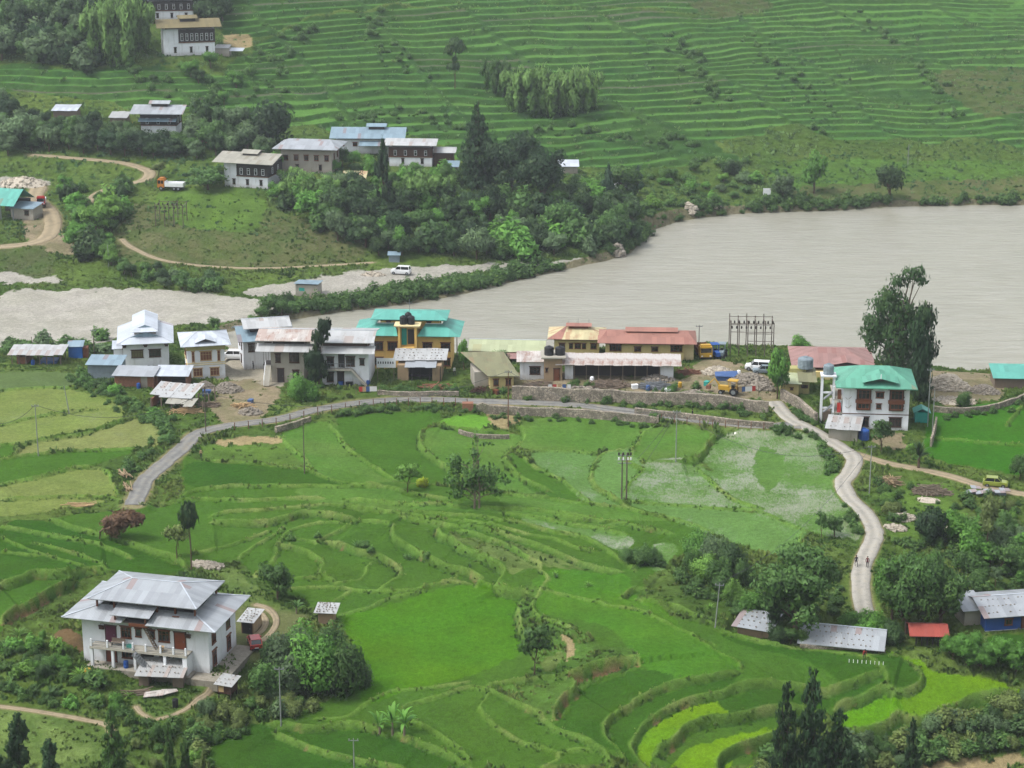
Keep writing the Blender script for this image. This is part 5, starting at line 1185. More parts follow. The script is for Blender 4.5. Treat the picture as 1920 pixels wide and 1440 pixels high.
# ------------------------------------------------------------------ lower right
P, F = root('blue_house', 'house', 'bright blue house with low tin roof held down by stones')
W, D = P['w'] + 3, P['d']; walls(F, W, D, 2.9, 'blue_paint', -1.5, ('wall_white', -1.4, .1)); win(F, -1.2, .9, 1.1, 1.1, 'brown'); door(F, 1.1, .1, .9, 2.1, 'wood_brown'); win(F, 3.2, .9, 1.1, 1.1, 'brown')
gable(-W / 2 - .7, W / 2 + .8, -1, D + .8, 2.9, 1.6, 'tin_silver', wall='blue_paint', wx=.7).build('roof', F); stones(F, -W / 2, W / 2, -.7, D / 2 - .2, 3.0, 4.4, 3, .7, .17)
P, F = root('blue_annex', 'annex', 'grey annex with small tin roof against the blue house', 'outbuilding')
walls(F, P['w'], 4, 2.3, 'wall_grey', -1.5); shed(-P['w'] / 2 - .5, P['w'] / 2 + .3, -.6, 4.4, 2.3, 3.1, 'tin_silver').build('roof', F)
P, F = root('red_pavilion', 'pavilion', 'open timber gateway pavilion with scarlet red roof', 'pavilion')
W, D = P['w'], P['d']; a = MB().m('timber_black'); [a.box(x - .1, x + .1, y - .1, y + .1, -1, 1.9) for x in np.linspace(-W / 2 + .7, W / 2 - .9, 5) for y in (.2, D - .2)]; a.box(-W / 2 + .6, W / 2 - .8, D - .3, D - .2, -.5, 1.2); a.build('frame', F); gable(-W / 2 - .3, W / 2 + .4, -.7, D + .7, 1.9, .9, 'tin_scarlet', cap=False, wall='timber_black', wx=.5).build('roof', F)
P, F = root('big_tin', 'farm_building', 'broad low building showing a wide silver tin roof with stones behind the terraces', 'farm building')
W, D = P['w'], P['d']; walls(F, W, D, .6, 'wall_grey', -2.5); 
a = gable(-W / 2 - .8, W / 2 + 1, -1.2, D + 1, .6, 1.5, 'tin_silver'); a.build('roof', F)
stones(F, -W / 2, W / 2, -1.0, D / 2, .62, 2.05, 4, .75, .16)
P, F = root('small_tin', 'hut', 'hut with stone weighted tin roof under the large leafy tree', 'hut')
W, D = P['w'], P['d']; walls(F, W, D, 1.8, 'wall_mud'); shed(-W / 2 - .6, W / 2 + .6, -.9, D + .6, 1.8, 2.6, 'tin_silver').build('roof', F); stones(F, -W / 2, W / 2, -.8, D + .4, 1.85, 2.6, 4, .8, .17)
P, F = root('mud_coop', 'hut', 'small square mud hut with stone weighted roof on the edge of the big field', 'hut')
walls(F, 2.0, 2.0, 1.8, 'wall_mud'); shed(-1.5, 1.5, -.5, 2.5, 1.85, 2.15, 'tin_old', wav=.25).build('roof', F); stones(F, -1.4, 1.4, -.4, 2.4, 1.9, 2.15, 5, .42, .16)
P, F = root('near_coop', 'coop', 'raised wooden coop with patchwork tin roof below the farmhouse corner', 'coop')
a = MB().m('timber_black'); [a.box(x - .06, x + .06, y - .06, y + .06, -1.2, .8) for x in (-.8, .8) for y in (.1, 1.7)]; a.m('wood_dark').box(-.9, .9, 0, 1.8, .8, 2.0); a.m('wood_pale').box(-.75, -.05, -.04, 0, 1.0, 1.8); a.build('body', F); shed(-1.25, 1.25, -.5, 2.1, 2.0, 2.4, 'tin_old', wav=.2).build('roof', F); stones(F, -1.3, 1.3, -.4, 2.2, 2.05, 2.5, 3, .6, .12)
P, F = root('front_shed', 'shed', 'long low shed with stone weighted tin roof before the farmhouse porch', 'shed')
W, D = P['w'], P['d']; a = MB().m('wood_grey'); a.box(-W / 2, -W / 2 + 1.2, 0, D, -.8, 1.7); a.box(W / 2 - 1.3, W / 2, 0, D, -.8, 1.6); a.box(-W / 2 + 1.2, W / 2 - 1.3, D - .3, D - .15, -.5, 1.7); a.build('wall', F); shed(-W / 2 - .3, W / 2 + .3, -.8, D + .6, 1.75, 2.35, 'tin_old', wav=.15).build('roof', F); stones(F, -W / 2, W / 2, -.6, D + .4, 1.8, 2.35, 3, .55, .13)
P, F = root('side_shed', 'shed', 'narrow mud shed with stone covered roof behind the farmhouse beside the red car', 'shed')
walls(F, 1.7, 3, 2.6, 'wall_mud', -1); door(F, 0, 0, 1.2, 2.2, 'timber_black'); shed(-1.15, 1.2, -.7, 3.4, 2.7, 3.1, 'tin_old', wav=.2).build('roof', F); stones(F, -1.1, 1.1, -.6, 3.2, 2.75, 3.2, 6, .45, .17)

# ------------------------------------------------------------------ left edge sheds
P, F = root('long_lean', 'open_shed', 'long open sided shed with grey tin roof by the sand bank', 'shed')
W, D = P['w'], P['d']; a = MB().m('wood_grey'); [a.box(x - .08, x + .08, y - .08, y + .08, -.8, 2.0) for x in np.linspace(-W / 2 + .2, W / 2 - .2, 8) for y in (.2, D - .2)]; a.m('brick').box(-W / 2 + 1, -W / 2 + 2.8, .5, D - .5, -.5, 1.3); a.m('tarp_blue').box(.5, 3.5, .6, D - 1, -.5, .6); a.build('frame', F); shed(-W / 2 - .4, W / 2 + .4, -.6, D + .5, 2.0, 2.6, 'tin_old', wav=.15).build('roof', F)
P, F = root('blue_cabin', 'cabin', 'narrow bright blue sheet metal cabin', 'cabin')
walls(F, 2.5, 2.5, 2.3, 'sheet_blue', -.5); shed(-1.5, 1.5, -.3, 2.8, 2.3, 2.7, 'tin_bluegrey').build('roof', F); MB().m('wood_brown').box(1.3, 2.2, .3, 2.3, -.5, 1.8).build('side_box', F)
P, F = root('bluegrey_shed', 'shed', 'blue grey tin shed between the blue cabin and the white house', 'shed')
walls(F, P['w'], 4, 2.6, 'grey_blue_paint'); shed(-P['w'] / 2 - .3, P['w'] / 2 + .3, -.5, 4.4, 2.6, 3.1, 'tin_bluegrey').build('roof', F)
P, F = root('brick_shed', 'shed', 'red brick shed with shiny tin roof, left of two in front of the white houses', 'shed')
W = P['w']; walls(F, W, 3.6, 2.1, 'brick'); MB().m('wall_grey').box(1.2, 2.3, -.04, -.005, 0, 2).build('shutter', F); shed(-W / 2 - .3, W / 2 + .3, -.8, 4, 2.2, 2.7, 'tin_silver').build('roof', F)
P, F = root('brick_shed_b', 'shed', 'open fronted brick shed, right of two in front of the white houses', 'shed')
W = P['w']; a = MB().m('brick'); a.box(-W / 2, -W / 2 + .3, 0, 3.6, -1, 2.1); a.box(W / 2 - .3, W / 2, 0, 3.6, -1, 2.1); a.box(-W / 2 + .3, W / 2 - .3, 3.3, 3.6, -1, 2.1); a.m('timber_black').box(-.2, W / 2 - .5, 1, 3, -.5, 1.1); a.build('wall', F); shed(-W / 2 - .3, W / 2 + .4, -.8, 4, 2.2, 2.8, 'tin_bright').build('roof', F)
P, F = root('timber_yard', 'sawmill_shed', 'ramshackle timber shed under patchwork grey sheets beside the stone heaps', 'shed')
W, D = P['w'], P['d']; a = MB().m('wood_grey'); [a.box(x - .09, x + .09, y - .09, y + .09, -1, 1.8 + y * .1) for x in np.linspace(-W / 2, W / 2, 6) for y in (0, 3, D)]; a.m('brick').box(-W / 2, -W / 2 + .2, 0, 4, -1, 1.6); a.build('frame', F); shed(-W / 2 - .6, W / 2 - 2, .6, D + .6, 2.0, 2.7, 'tin_old', wav=.5).build('roof', F); shed(-1.5, W / 2 - 1, -1.8, .8, 1.4, 1.9, 'shingle_grey', wav=.5).build('lower_roof', F)
stones(F, -W / 2, W / 2 - 2, .6, D, 2.1, 2.7, 4, .9, .13)
P, F = root('river_hut', 'hut', 'lone grey concrete hut with tin roof on the riverside sand', 'hut')
W, D = P['w'], P['d']; walls(F, W, D, 2.5, 'wall_concrete'); shed(-W / 2 - .3, W / 2 + .3, -.4, D + .4, 2.9, 2.6, 'tin_bluegrey').build('roof', F); a = MB().m('teal_sheet'); a.box(-W / 2 + .8, -W / 2 + 2.0, -.04, -.005, 1.2, 1.9); a.build('window_shutter', F)
P, F = root('teal_workshop', 'workshop', 'open workshop with tall teal roof beside the dirt track', 'workshop')
W, D = P['w'], P['d']; a = MB().m('steel'); [a.box(x - .1, x + .1, y, y + .2, -1, 3.6) for x in (-W / 2, 0, W / 2 - .2) for y in (0, D)]; [a.box(-W / 2, W / 2, y, y + .2, 3.4, 3.6) for y in (0, D)]; a.m('timber_black').box(-W / 2, W / 2, D - .2, D, -1, 3.4); a.build('frame', F); gable(-W / 2 - 1, W / 2 + .6, -1, D + 1, 3.6, 3.0, 'tin_teal', cap=False).build('roof', F)
P, F = root('workshop_annex', 'annex', 'grey annex with teal edged flat roof attached to the workshop', 'outbuilding')
W = P['w']; walls(F, W, 5, 2.8, 'wall_grey'); win(F, 1.2, 1.2, 1.1, 1.0, 'dark'); shed(-W / 2 - .3, W / 2 + .3, -.5, 5.4, 2.8, 3.3, 'tin_bluegrey').build('roof', F)

# ------------------------------------------------------------------ far village: houses with timber upper storey
def timber_house(key, name, label, h, roofm, up='timber_black', n=5, low=3, raised=True, kind='gable', side='R', rise=1.5, wallm='wall_white', full=True, over=1.3, cap=False):
    P, F = root(key, name, label); W, D = P['w'], P['d']; walls(F, W, D, h, wallm, -2)
    if up:
        a = MB().m(up); x0 = -W / 2 if full else -W / 2 + W * .3; a.box(x0 - .12, W / 2 + .12, -.14, D + .1, h * .5, h - .05)
        a.m('wood_brown').box(x0 - .2, W / 2 + .2, -.22, D + .12, h * .5 - .14, h * .5 + .02); a.build('timber_storey', F)
        for i in range(n): win(F, x0 + (W / 2 - x0) * (i + .6) / (n + .2), h * .56, .72, h * .27, 'white').location.y = -.16
        for y in (D * .3, D * .7): win(F, y, h * .56, .72, h * .27, 'white', side, W + .26)
    else:
        for i in range(n): win(F, -W / 2 + W * (i + .5) / n, h * .55, 1.1, h * .24, 'brown')
        for y in (D * .3, D * .7): win(F, y, h * .55, 1.0, h * .24, 'brown', side, W)
    for i in range(low): win(F, -W / 2 + W * (i + .7) / (low + .2), .8, .7, 1.2, 'dark')
    rz = h + .05
    if raised:
        MB().m('timber_black').box(-W / 2 + .6, W / 2 - .6, .6, D - .6, h, h + .55).build('attic', F); rz = h + .55
    (gable(-W / 2 - over, W / 2 + over, -over, D + over, rz, rise, roofm, cap=cap, wall='timber_black', wx=over * .8) if kind == 'gable' else hip(-W / 2 - over, W / 2 + over, -over, D + over, rz, rise, 3.0, roofm, cap=cap)).build('roof', F)
    return P, F, W, D, rz
def lantern(F, x, w, y0, y1, z, mat, hgt=.6, rise=.6):
    MB().m('timber_black').box(x - w * .38, x + w * .38, y0 + .5, y1 - .5, z - .9, z + hgt).build('lantern', F); gable(x - w / 2, x + w / 2, y0, y1, z + hgt, rise, mat, cap=False).build('upper_roof', F)
P, F, W, D, z = timber_house('top_house', 'house', 'white and dark timber house cut by the top edge of the view', 5.6, 'tin_bluegrey', n=6, side='R')
shed(W / 2 + .1, W / 2 + 4, .5, 4, 2.2, 2.8, 'tin_old').build('lean_to', F)
P, F, W, D, z = timber_house('balcony_house', 'house', 'white house with dark timber gallery and mossy brown two tier roof', 6.4, 'thatch', n=7, full=False, side='L', over=1.9); lantern(F, 0, 5.5, 1.6, D - 1.6, z + 1.2, 'thatch')
P, F = root('balcony_annex', 'outbuilding', 'low grey outbuilding right of the mossy roofed house', 'outbuilding'); walls(F, P['w'] * .5, 3, 2.4, 'wall_grey', -2, x0=-P['w'] / 2); shed(-P['w'] / 2 - .3, 0, -.4, 3.4, 2.4, 2.9, 'tin_old').build('roof', F); shed(0, P['w'] / 2, -.2, 3, 1.6, 2.1, 'tin_bright').build('side_roof', F)
P, F, W, D, z = timber_house('orange_house', 'house', 'white timber framed house with pale silver two tier roof among trees', 5.4, 'tin_silver', n=3, low=0, side='R', over=2.4); lantern(F, 0, 5.5, 1.8, D - 1.8, z + 1.2, 'tin_silver', .8); shed(-W / 2 - .4, W / 2 + .4, -1.8, .2, 3.9, 4.6, 'tin_bluegrey').build('porch_roof', F); a = MB().m('grey_blue_paint').box(-W / 2 - 4.2, -W / 2 - 2.8, -1, -.8, -2, 3.4); a.m('yellow_paint').bar((-W / 2 - 2.5, -1, -1.5), (-W / 2 - 2.0, -.8, 3.6), .2); a.m('yellow_paint').bar((-W / 2 - 4.9, -1, -1.5), (-W / 2 - 4.6, -.8, 1.6), .2); a.build('side_screen', F)
P, F, W, D, z = timber_house('big_grey_house', 'house', 'unpainted grey house with wide pale silver hipped roof', 5.6, 'tin_silver', up=None, n=5, low=2, kind='hip', wallm='wall_grey', side='R', over=1.8); 
P, F, W, D, z = timber_house('skylight_house', 'house', 'white and black timber house with grey shingled roof and small raised ridge', 5.8, 'shingle_grey', n=4, side='R', full=False, over=2.2); lantern(F, 0, 4.6, 2.2, D - 2.2, z + 1.1, 'shingle_grey', .5)
P, F, W, D, z = timber_house('teal_long_house', 'house', 'long low house with blue green tin roof and raised centre', 3.6, 'tin_bluegrey', up=None, n=5, low=0, kind='gable', side='R', over=1.5, rise=2.0); lantern(F, 2.0, 5.2, 2.4, D - 2.4, z + 1.7, 'tin_bluegrey', .7); shed(-2, W / 2 + 3.5, -3.4, -.6, 2.6, 3.4, 'tin_bluegrey').build('porch_roof', F)
P, F, W, D, z = timber_house('timber_house', 'house', 'dark timber house with white windows under a whitish tin roof', 5.0, 'tin_old', up='wood_dark', n=4, low=2, side='R', rise=1.0)
a = gable(W / 2 - .5, W / 2 + 6, 1, 6, 3.4, 1.0, 'tin_old'); a.m('wood_dark').box(W / 2 + .2, W / 2 + 5.2, 1.6, 5.4, -1.5, 3.35); a.build('side_wing', F)
for key, nm, lab, m, h in (('low_shed', 'shed', 'low shed with rust striped white roof in the thicket', 'tin_cream', 2.2), ('tiny_shed', 'shed', 'tiny grey roofed shed at the foot of the tall conifer', 'tin_bluegrey', 2.4), ('field_shed', 'shed', 'white tin shed half hidden behind the dark grove', 'tin_bright', 2.0), ('ruin_sheds', 'shed', 'white roofed shed with ragged sheets in the trees far left', 'tin_bright', 2.4), ('ruin_row', 'shed', 'half ruined tin shed left of the silver two tier house', 'tin_old', 2.2)):
    P, F = root(key, nm, lab, 'shed'); W, D = P['w'], P['d']; walls(F, W, D, h, 'wood_grey' if 'ruin' in key else 'wall_grey', -1.5); shed(-W / 2 - .4, W / 2 + .4, -.5, D + .4, h, h + .9, m, wav=.3 if 'ruin' in key else 0).build('roof', F)
# ------------------------------------------------------------------ vegetation kit: unit sized crowns (height 1, width 1) of many leaf clumps
def leafmesh(name, lobes, n, ls, seed, droop=0.0, aspect=1.3, shell=.55, up=.15, fill=.25):
    r = np.random.default_rng(seed); L = np.array(lobes, float); w = (L[:, 3] * L[:, 4] + L[:, 4] * L[:, 5] + L[:, 3] * L[:, 5]); w /= w.sum()
    k = r.choice(len(L), n, p=w); d = r.normal(size=(n, 3)); d /= np.linalg.norm(d, axis=1)[:, None]
    rad = np.where(r.random(n) < fill, r.random(n) ** .5 * shell, shell + (1.04 - shell) * r.random(n) ** .6)
    lump = 1 + .42 * (vnoise(d[:, 0] * 2.2 + k * 7.1, d[:, 1] * 2.2 + d[:, 2] * 2.2, seed) - .5) * 2
    c = L[k, :3] + d * L[k, 3:6] * (rad * lump)[:, None]
    nm = d * .8 + r.normal(size=(n, 3)) * .55 + [0, 0, up]; nm /= np.linalg.norm(nm, axis=1)[:, None]
    t = np.cross(nm, r.normal(size=(n, 3))); t /= np.linalg.norm(t, axis=1)[:, None] + 1e-9
    if droop: t = t * (1 - droop) + np.array([0, 0, -1.]) * droop; t /= np.linalg.norm(t, axis=1)[:, None]
    b = np.cross(nm, t); s = ls * (.6 + .8 * r.random(n)); a = t * (s * aspect)[:, None]; b = b * (s * .62)[:, None]; fold = nm * (s * .25)[:, None]
    V = np.stack([c - a, c + b - fold, c + a, c - b - fold], 1).reshape(-1, 3)
    tl = r.random(len(L)); tone = np.clip(.3 + .3 * tl[k] + .5 * (r.random(n) - .3) * .9, 0, 1)
    nrm = np.repeat(d * .75 + nm * .35 + [0, 0, .25], 4, 0)
    me = fastmesh(name, V, np.arange(4 * n).reshape(-1, 4), M['leaf'], 4, [('tone', 'FLOAT', 'POINT', np.repeat(tone, 4))])
    at_ = me.attributes.new('nrm', 'FLOAT_VECTOR', 'POINT'); at_.data.foreach_set('vector', nrm.astype(np.float32).ravel()); return me
def leaf_nodes():
    t = M['leaf'].node_tree; g = t.nodes.new('ShaderNodeAttribute'); g.attribute_name = 'nrm'; v = t.nodes.new('ShaderNodeVectorTransform'); v.vector_type = 'NORMAL'; v.convert_from = 'OBJECT'; v.convert_to = 'WORLD'
    t.links.new(g.outputs['Vector'], v.inputs[0]); nz_ = t.nodes.new('ShaderNodeVectorMath'); nz_.operation = 'NORMALIZE'; t.links.new(v.outputs[0], nz_.inputs[0])
    for n in t.nodes:
        if n.type in ('BSDF_PRINCIPLED',): t.links.new(nz_.outputs[0], n.inputs['Normal'])
leaf_nodes()
def trunkmesh(name, lobes, r0=.035, seed=0, base=(0, 0), bark='bark', multi=1, top=None):
    rd = random.Random(seed); a = MB().m(bark); L = sorted(lobes, key=lambda l: l[2])
    for m in range(multi):
        ox = (m - (multi - 1) / 2) * .07; tp = max(L, key=lambda l: l[2]); zt = top or tp[2]
        P = [(base[0] + ox, base[1], -.04), (base[0] + ox + rd.uniform(-.02, .02), base[1] + rd.uniform(-.02, .02), zt * .35), (ox + (base[0] + tp[0]) / 2, tp[1] / 2, zt * .7), (tp[0] + ox, tp[1], zt)]
        a.tube(P, [r0, r0 * .75, r0 * .5, r0 * .15], 6)
        for l in L:
            if rd.random() < .8:
                z = min(l[2] * rd.uniform(.35, .7), zt * .8); s = z / zt; q = (base[0] * (1 - s) + tp[0] * s + ox, base[1] * (1 - s) + tp[1] * s, z); mid = ((q[0] + l[0]) / 2, (q[1] + l[1]) / 2, (z + l[2]) / 2 + .02)
                a.tube([q, mid, (l[0], l[1], l[2])], [r0 * .42, r0 * .25, r0 * .08], 5)
    return a.mesh(name)
def lobes_round(seed, n=9, z0=.3, zc=.62, spread=.3, r=(.17, .26)):
    rd = random.Random(seed); out = [(0, 0, zc, .3, .3, .28)]
    for i in range(n):
        a = 6.283 * i / n + rd.uniform(-.4, .4); s = spread * rd.uniform(.6, 1.1); q = rd.uniform(*r); out.append((math.cos(a) * s, math.sin(a) * s, min(1 - q * .9, zc + rd.uniform(z0 - zc + .12, .26)), q, q, q * .85))
    return out
KIND = {}
def kind(nm, lobes_list, n, ls, trunk=True, **k):
    tk = {x: k.pop(x) for x in ('r0', 'bark', 'multi', 'base', 'top') if x in k}; v = []
    for i, lb in enumerate(lobes_list):
        v.append((leafmesh(nm + '_crown', lb, n, ls, i * 13 + len(nm), **k), trunkmesh(nm + '_trunk', lb, seed=i, **tk) if trunk else None))
    KIND[nm] = v
kind('broad', [lobes_round(i) for i in range(5)], 3200, .034)
kind('broad_big', [lobes_round(i + 20, 14, .22, .58, .34, (.13, .22)) for i in range(3)], 9000, .021)
kind('tallbroad', [[(0, 0, .78, .22, .22, .2), (.16, .05, .6, .26, .25, .18), (-.2, 0, .52, .24, .24, .17), (.05, -.15, .42, .3, .28, .16), (-.05, .2, .65, .24, .2, .2), (.2, -.1, .35, .22, .22, .12)], [(.05, 0, .82, .2, .2, .17), (-.18, .05, .66, .24, .25, .17), (.2, 0, .55, .24, .24, .17), (-.1, -.12, .42, .3, .28, .16), (.0, .2, .5, .28, .2, .2)]], 2200, .036)
kind('dark_round', [[(0, 0, .56, .44, .44, .4), (.15, .1, .68, .3, .3, .28), (-.2, -.1, .5, .3, .3, .3), (.2, -.15, .42, .28, .28, .24)]], 3600, .035, shell=.7)
kind('bush', [[(0, 0, .42, .38, .38, .45), (.25, .1, .36, .28, .26, .38), (-.24, -.1, .38, .27, .3, .4), (.05, -.26, .3, .3, .25, .34), (-.08, .26, .4, .28, .24, .4)], [(0, 0, .4, .42, .4, .42), (.22, -.2, .3, .3, .28, .32), (-.28, .05, .28, .24, .3, .3), (.05, .2, .62, .22, .22, .34)], [(0, 0, .5, .3, .3, .48), (.28, 0, .3, .25, .3, .32), (-.25, .1, .3, .3, .25, .3), (-.1, -.2, .45, .25, .2, .35)]], 800, .068, trunk=False)
kind('bush_fine', [[(0, 0, .42, .38, .38, .45), (.25, .1, .36, .28, .26, .38), (-.24, -.1, .38, .27, .3, .4), (.05, -.26, .3, .3, .25, .34), (-.08, .26, .6, .22, .2, .38)], [(0, 0, .4, .42, .4, .42), (.22, -.2, .5, .26, .24, .42), (-.28, .05, .28, .24, .3, .3), (.05, .2, .62, .22, .22, .34)]], 4200, .03, r0=.02, multi=2)
def plumes(seed, n=10, rr=.13, top=1.0):
    rd = random.Random(seed); out = []
    for i in range(n):
        a = rd.uniform(0, 6.283); s = rd.uniform(0, .38) ** .8; h = top * rd.uniform(.7, 1) * (1 - .35 * s); out.append((math.cos(a) * s * .8, math.sin(a) * s * .8, h * .45, rr, rr, h * .4)); out.append((math.cos(a) * s * 1.25, math.sin(a) * s * 1.25, h * .8, rr * 1.3, rr * 1.2, h * .17))
    return out
kind('bamboo', [plumes(i + 3, 15, .1) for i in range(3)], 4200, .028, trunk=False, droop=.35, aspect=2.0)
def conic(seed, nz=13, wid=.5, z0=.08, pw=.8, gap=.62, n=6):
    rd = random.Random(seed); out = []
    for i in range(nz):
        z = z0 + (1 - z0) * i / nz; w = wid * (1 - (z - z0) / (1 - z0)) ** pw * rd.uniform(.82, 1.1) + .015
        for k in range(n if w > .12 else 3):
            a = 6.283 * k / n + i * .7 + rd.uniform(-.2, .2); out.append((math.cos(a) * w * .62, math.sin(a) * w * .62, z + rd.uniform(-.02, .02), w * .42, w * .42, .4 * gap / nz + w * .07))
        out.append((0, 0, z, w * .35, w * .35, .6 / nz))
    return out
kind('conifer', [conic(1), conic(5)], 6500, .02, r0=.018, up=.4, top=.97)
kind('cypress', [conic(9, 15, .40, .0, .6, .75, 3), conic(4, 13, .46, .0, .65, .75, 3)], 5600, .02, r0=.02, droop=.25, top=.96, aspect=1.9, shell=.35, fill=.45)
def ragged(seed):
    rd = random.Random(seed); out = []
    for i in range(18):
        z = rd.uniform(.1, .93); w = (1 - z) ** .6 * .42 + .06; a = rd.uniform(0, 6.283); s = w * rd.uniform(.2, .9); out.append((math.cos(a) * s, math.sin(a) * s, z, .13 * (1.25 - z), .13 * (1.25 - z), .1))
    return out + [(0, 0, .9, .07, .07, .1), (0, 0, .7, .12, .12, .12)]
kind('pine', [ragged(i) for i in range(3)], 3800, .027, r0=.025, top=.95)
kind('tapering', [[(0, 0, .92, .06, .06, .08), (0, 0, .75, .14, .14, .14), (-.06, 0, .58, .22, .2, .14), (.08, .04, .42, .26, .24, .14), (-.1, 0, .28, .28, .25, .13), (.12, 0, .2, .24, .22, .1)], ], 2600, .03, r0=.02)
kind('mid_field', [[(-.02, 0, .9, .05, .05, .11), (.14, 0, .83, .13, .04, .03), (-.03, 0, .7, .07, .07, .09), (-.3, 0, .62, .1, .08, .1), (-.28, .1, .5, .18, .1, .1), (-.02, -.1, .48, .2, .16, .14), (.2, 0, .44, .2, .14, .09), (.4, 0, .35, .13, .08, .03), (-.35, 0, .36, .16, .12, .1), (.12, .1, .28, .2, .14, .09), (-.12, 0, .3, .16, .12, .12), (-.3, 0, .2, .12, .1, .08), (.28, 0, .2, .1, .08, .06)]], 1900, .019, r0=.018, multi=2, bark='bark_pale')
kind('open_small', [[(-.1, 0, .8, .22, .2, .15), (.2, 0, .88, .2, .18, .1), (.22, .05, .6, .25, .2, .1), (-.25, 0, .55, .2, .2, .12), (.0, -.05, .68, .25, .22, .14)], [(.15, 0, .82, .25, .2, .12), (-.2, 0, .72, .24, .2, .14), (.1, .05, .6, .3, .25, .12)]], 900, .038, r0=.022)
kind('lollipop', [[(0, 0, .82, .46, .46, .15), (0, 0, .9, .3, .3, .1), (-.1, 0, .72, .3, .3, .08)]], 1500, .05, r0=.045, up=.3)
kind('river_giant', [[(.22, 0, .94, .17, .14, .06), (.02, 0, .88, .14, .12, .055), (.34, 0, .88, .08, .1, .035), (-.18, 0, .7, .2, .2, .09), (.02, 0, .66, .24, .24, .12), (-.3, 0, .56, .17, .2, .08), (-.05, 0, .5, .3, .28, .12), (.12, 0, .36, .24, .24, .12), (.0, .1, .26, .22, .24, .1), (-.3, .1, .44, .18, .2, .1), (.22, .05, .58, .18, .2, .1), (-.1, 0, .78, .16, .16, .06), (.25, 0, .24, .2, .2, .1)]], 7500, .016, r0=.03, multi=2, bark='bark_pale')
kind('river_second', [[(.05, 0, .86, .3, .25, .12), (-.1, 0, .68, .36, .3, .14), (.1, 0, .5, .4, .3, .14), (0, 0, .3, .36, .3, .14), (.05, 0, .12, .3, .3, .1)]], 4500, .03, r0=.03)
kind('twisted', [[(.22, 0, .88, .24, .2, .1), (.05, 0, .74, .28, .2, .1), (-.05, 0, .56, .12, .1, .1), (-.12, 0, .42, .34, .3, .12), (.0, 0, .27, .36, .3, .11), (-.1, 0, .18, .2, .2, .08)]], 3400, .034, r0=.035)
kind('wind', [[(.1, 0, .55, .3, .26, .2), (.3, 0, .68, .3, .22, .16), (.0, 0, .35, .22, .2, .18), (.45, .0, .55, .2, .18, .14)]], 2400, .028, r0=.03, base=(-.3, 0), aspect=2.2)
kind('two_tier', [[(.1, 0, .86, .42, .4, .12), (-.25, 0, .76, .25, .3, .07), (-.12, 0, .45, .3, .3, .07), (.0, 0, .6, .14, .14, .04), (.05, 0, .93, .3, .3, .07)]], 1600, .04, r0=.03)
def blades(name, n, seed, ln=.6, wd=.09, arch=.5, z0=.45, up=.8):
    rd = random.Random(seed); V = []; F = []; T = []; N = []
    for i in range(n):
        a = rd.uniform(0, 6.283); e = rd.uniform(.15, 1) * up; l = ln * rd.uniform(.6, 1); w = wd * rd.uniform(.7, 1.2); z = z0 * rd.uniform(.8, 1.1) if z0 > .2 else z0; s = 6; tn = rd.random(); px, pz = 0, z; k0 = len(V)
        for j in range(s + 1):
            t = j / s; ang = e * 1.5 - arch * 2.6 * t * t; ww = w * math.sin(math.pi * min(1, .08 + t * .92)) ** .6
            x, y = math.cos(a) * px, math.sin(a) * px; V += [(x - math.sin(a) * ww, y + math.cos(a) * ww, pz), (x + math.sin(a) * ww, y - math.cos(a) * ww, pz)]; T += [.3 + .5 * tn] * 2; N += [(-math.cos(a) * math.sin(ang), -math.sin(a) * math.sin(ang), math.cos(ang))] * 2
            px += l / s * math.cos(ang); pz += l / s * math.sin(ang)
        for j in range(s): q = k0 + 2 * j; F.append((q, q + 1, q + 3, q + 2))
    me = fastmesh(name, V, F, M['leaf'], 4, [('tone', 'FLOAT', 'POINT', T)]); at_ = me.attributes.new('nrm', 'FLOAT_VECTOR', 'POINT'); at_.data.foreach_set('vector', np.array(N, np.float32).ravel()); return me
def stems(seed=0, n=1, h=.5, r=.05, bark='bark_pale'):
    a = MB().m(bark); [a.tube([((i - (n - 1) / 2) * .25, 0, -.05), ((i - (n - 1) / 2) * .2, 0, h * .5), ((i - (n - 1) / 2) * .2, 0, h)], [r, r * .8, r * .5], 7) for i in range(n)]; return a.mesh('stem')
KIND['banana'] = [(blades('banana_leaves', 10, 3, .62, .06, .6, .3, 1.0), stems(0, 1, .34, .04)), (blades('banana_leaves', 8, 8, .6, .06, .65, .26, 1.0), stems(0, 1, .3, .04))]
KIND['spiky'] = [(blades('spiky_leaves', 46, 5, .55, .028, .35, .35, .9), stems(0, 1, .4, .05, 'bark'))]
KIND['reeds'] = [(blades('reed_leaves', 60, 6, .9, .022, .42, .02, 1.0), None)]
TINT = dict(dark=(62, 86, 56), mid=(78, 108, 62), light=(104, 138, 68), olive=(108, 120, 76), grey=(92, 112, 86), deep=(46, 70, 48), fresh=(92, 134, 64), bamboo=(112, 142, 84), brown=(112, 84, 74), pine=(58, 84, 60), yellow=(160, 170, 52), blue=(72, 98, 84))
def tcol(t, j=.0):
    c = lin(TINT[t], .98) * (.94, 1.02, .8); return (*(c * (1 + random.uniform(-j, j))), 1)
NB = {}
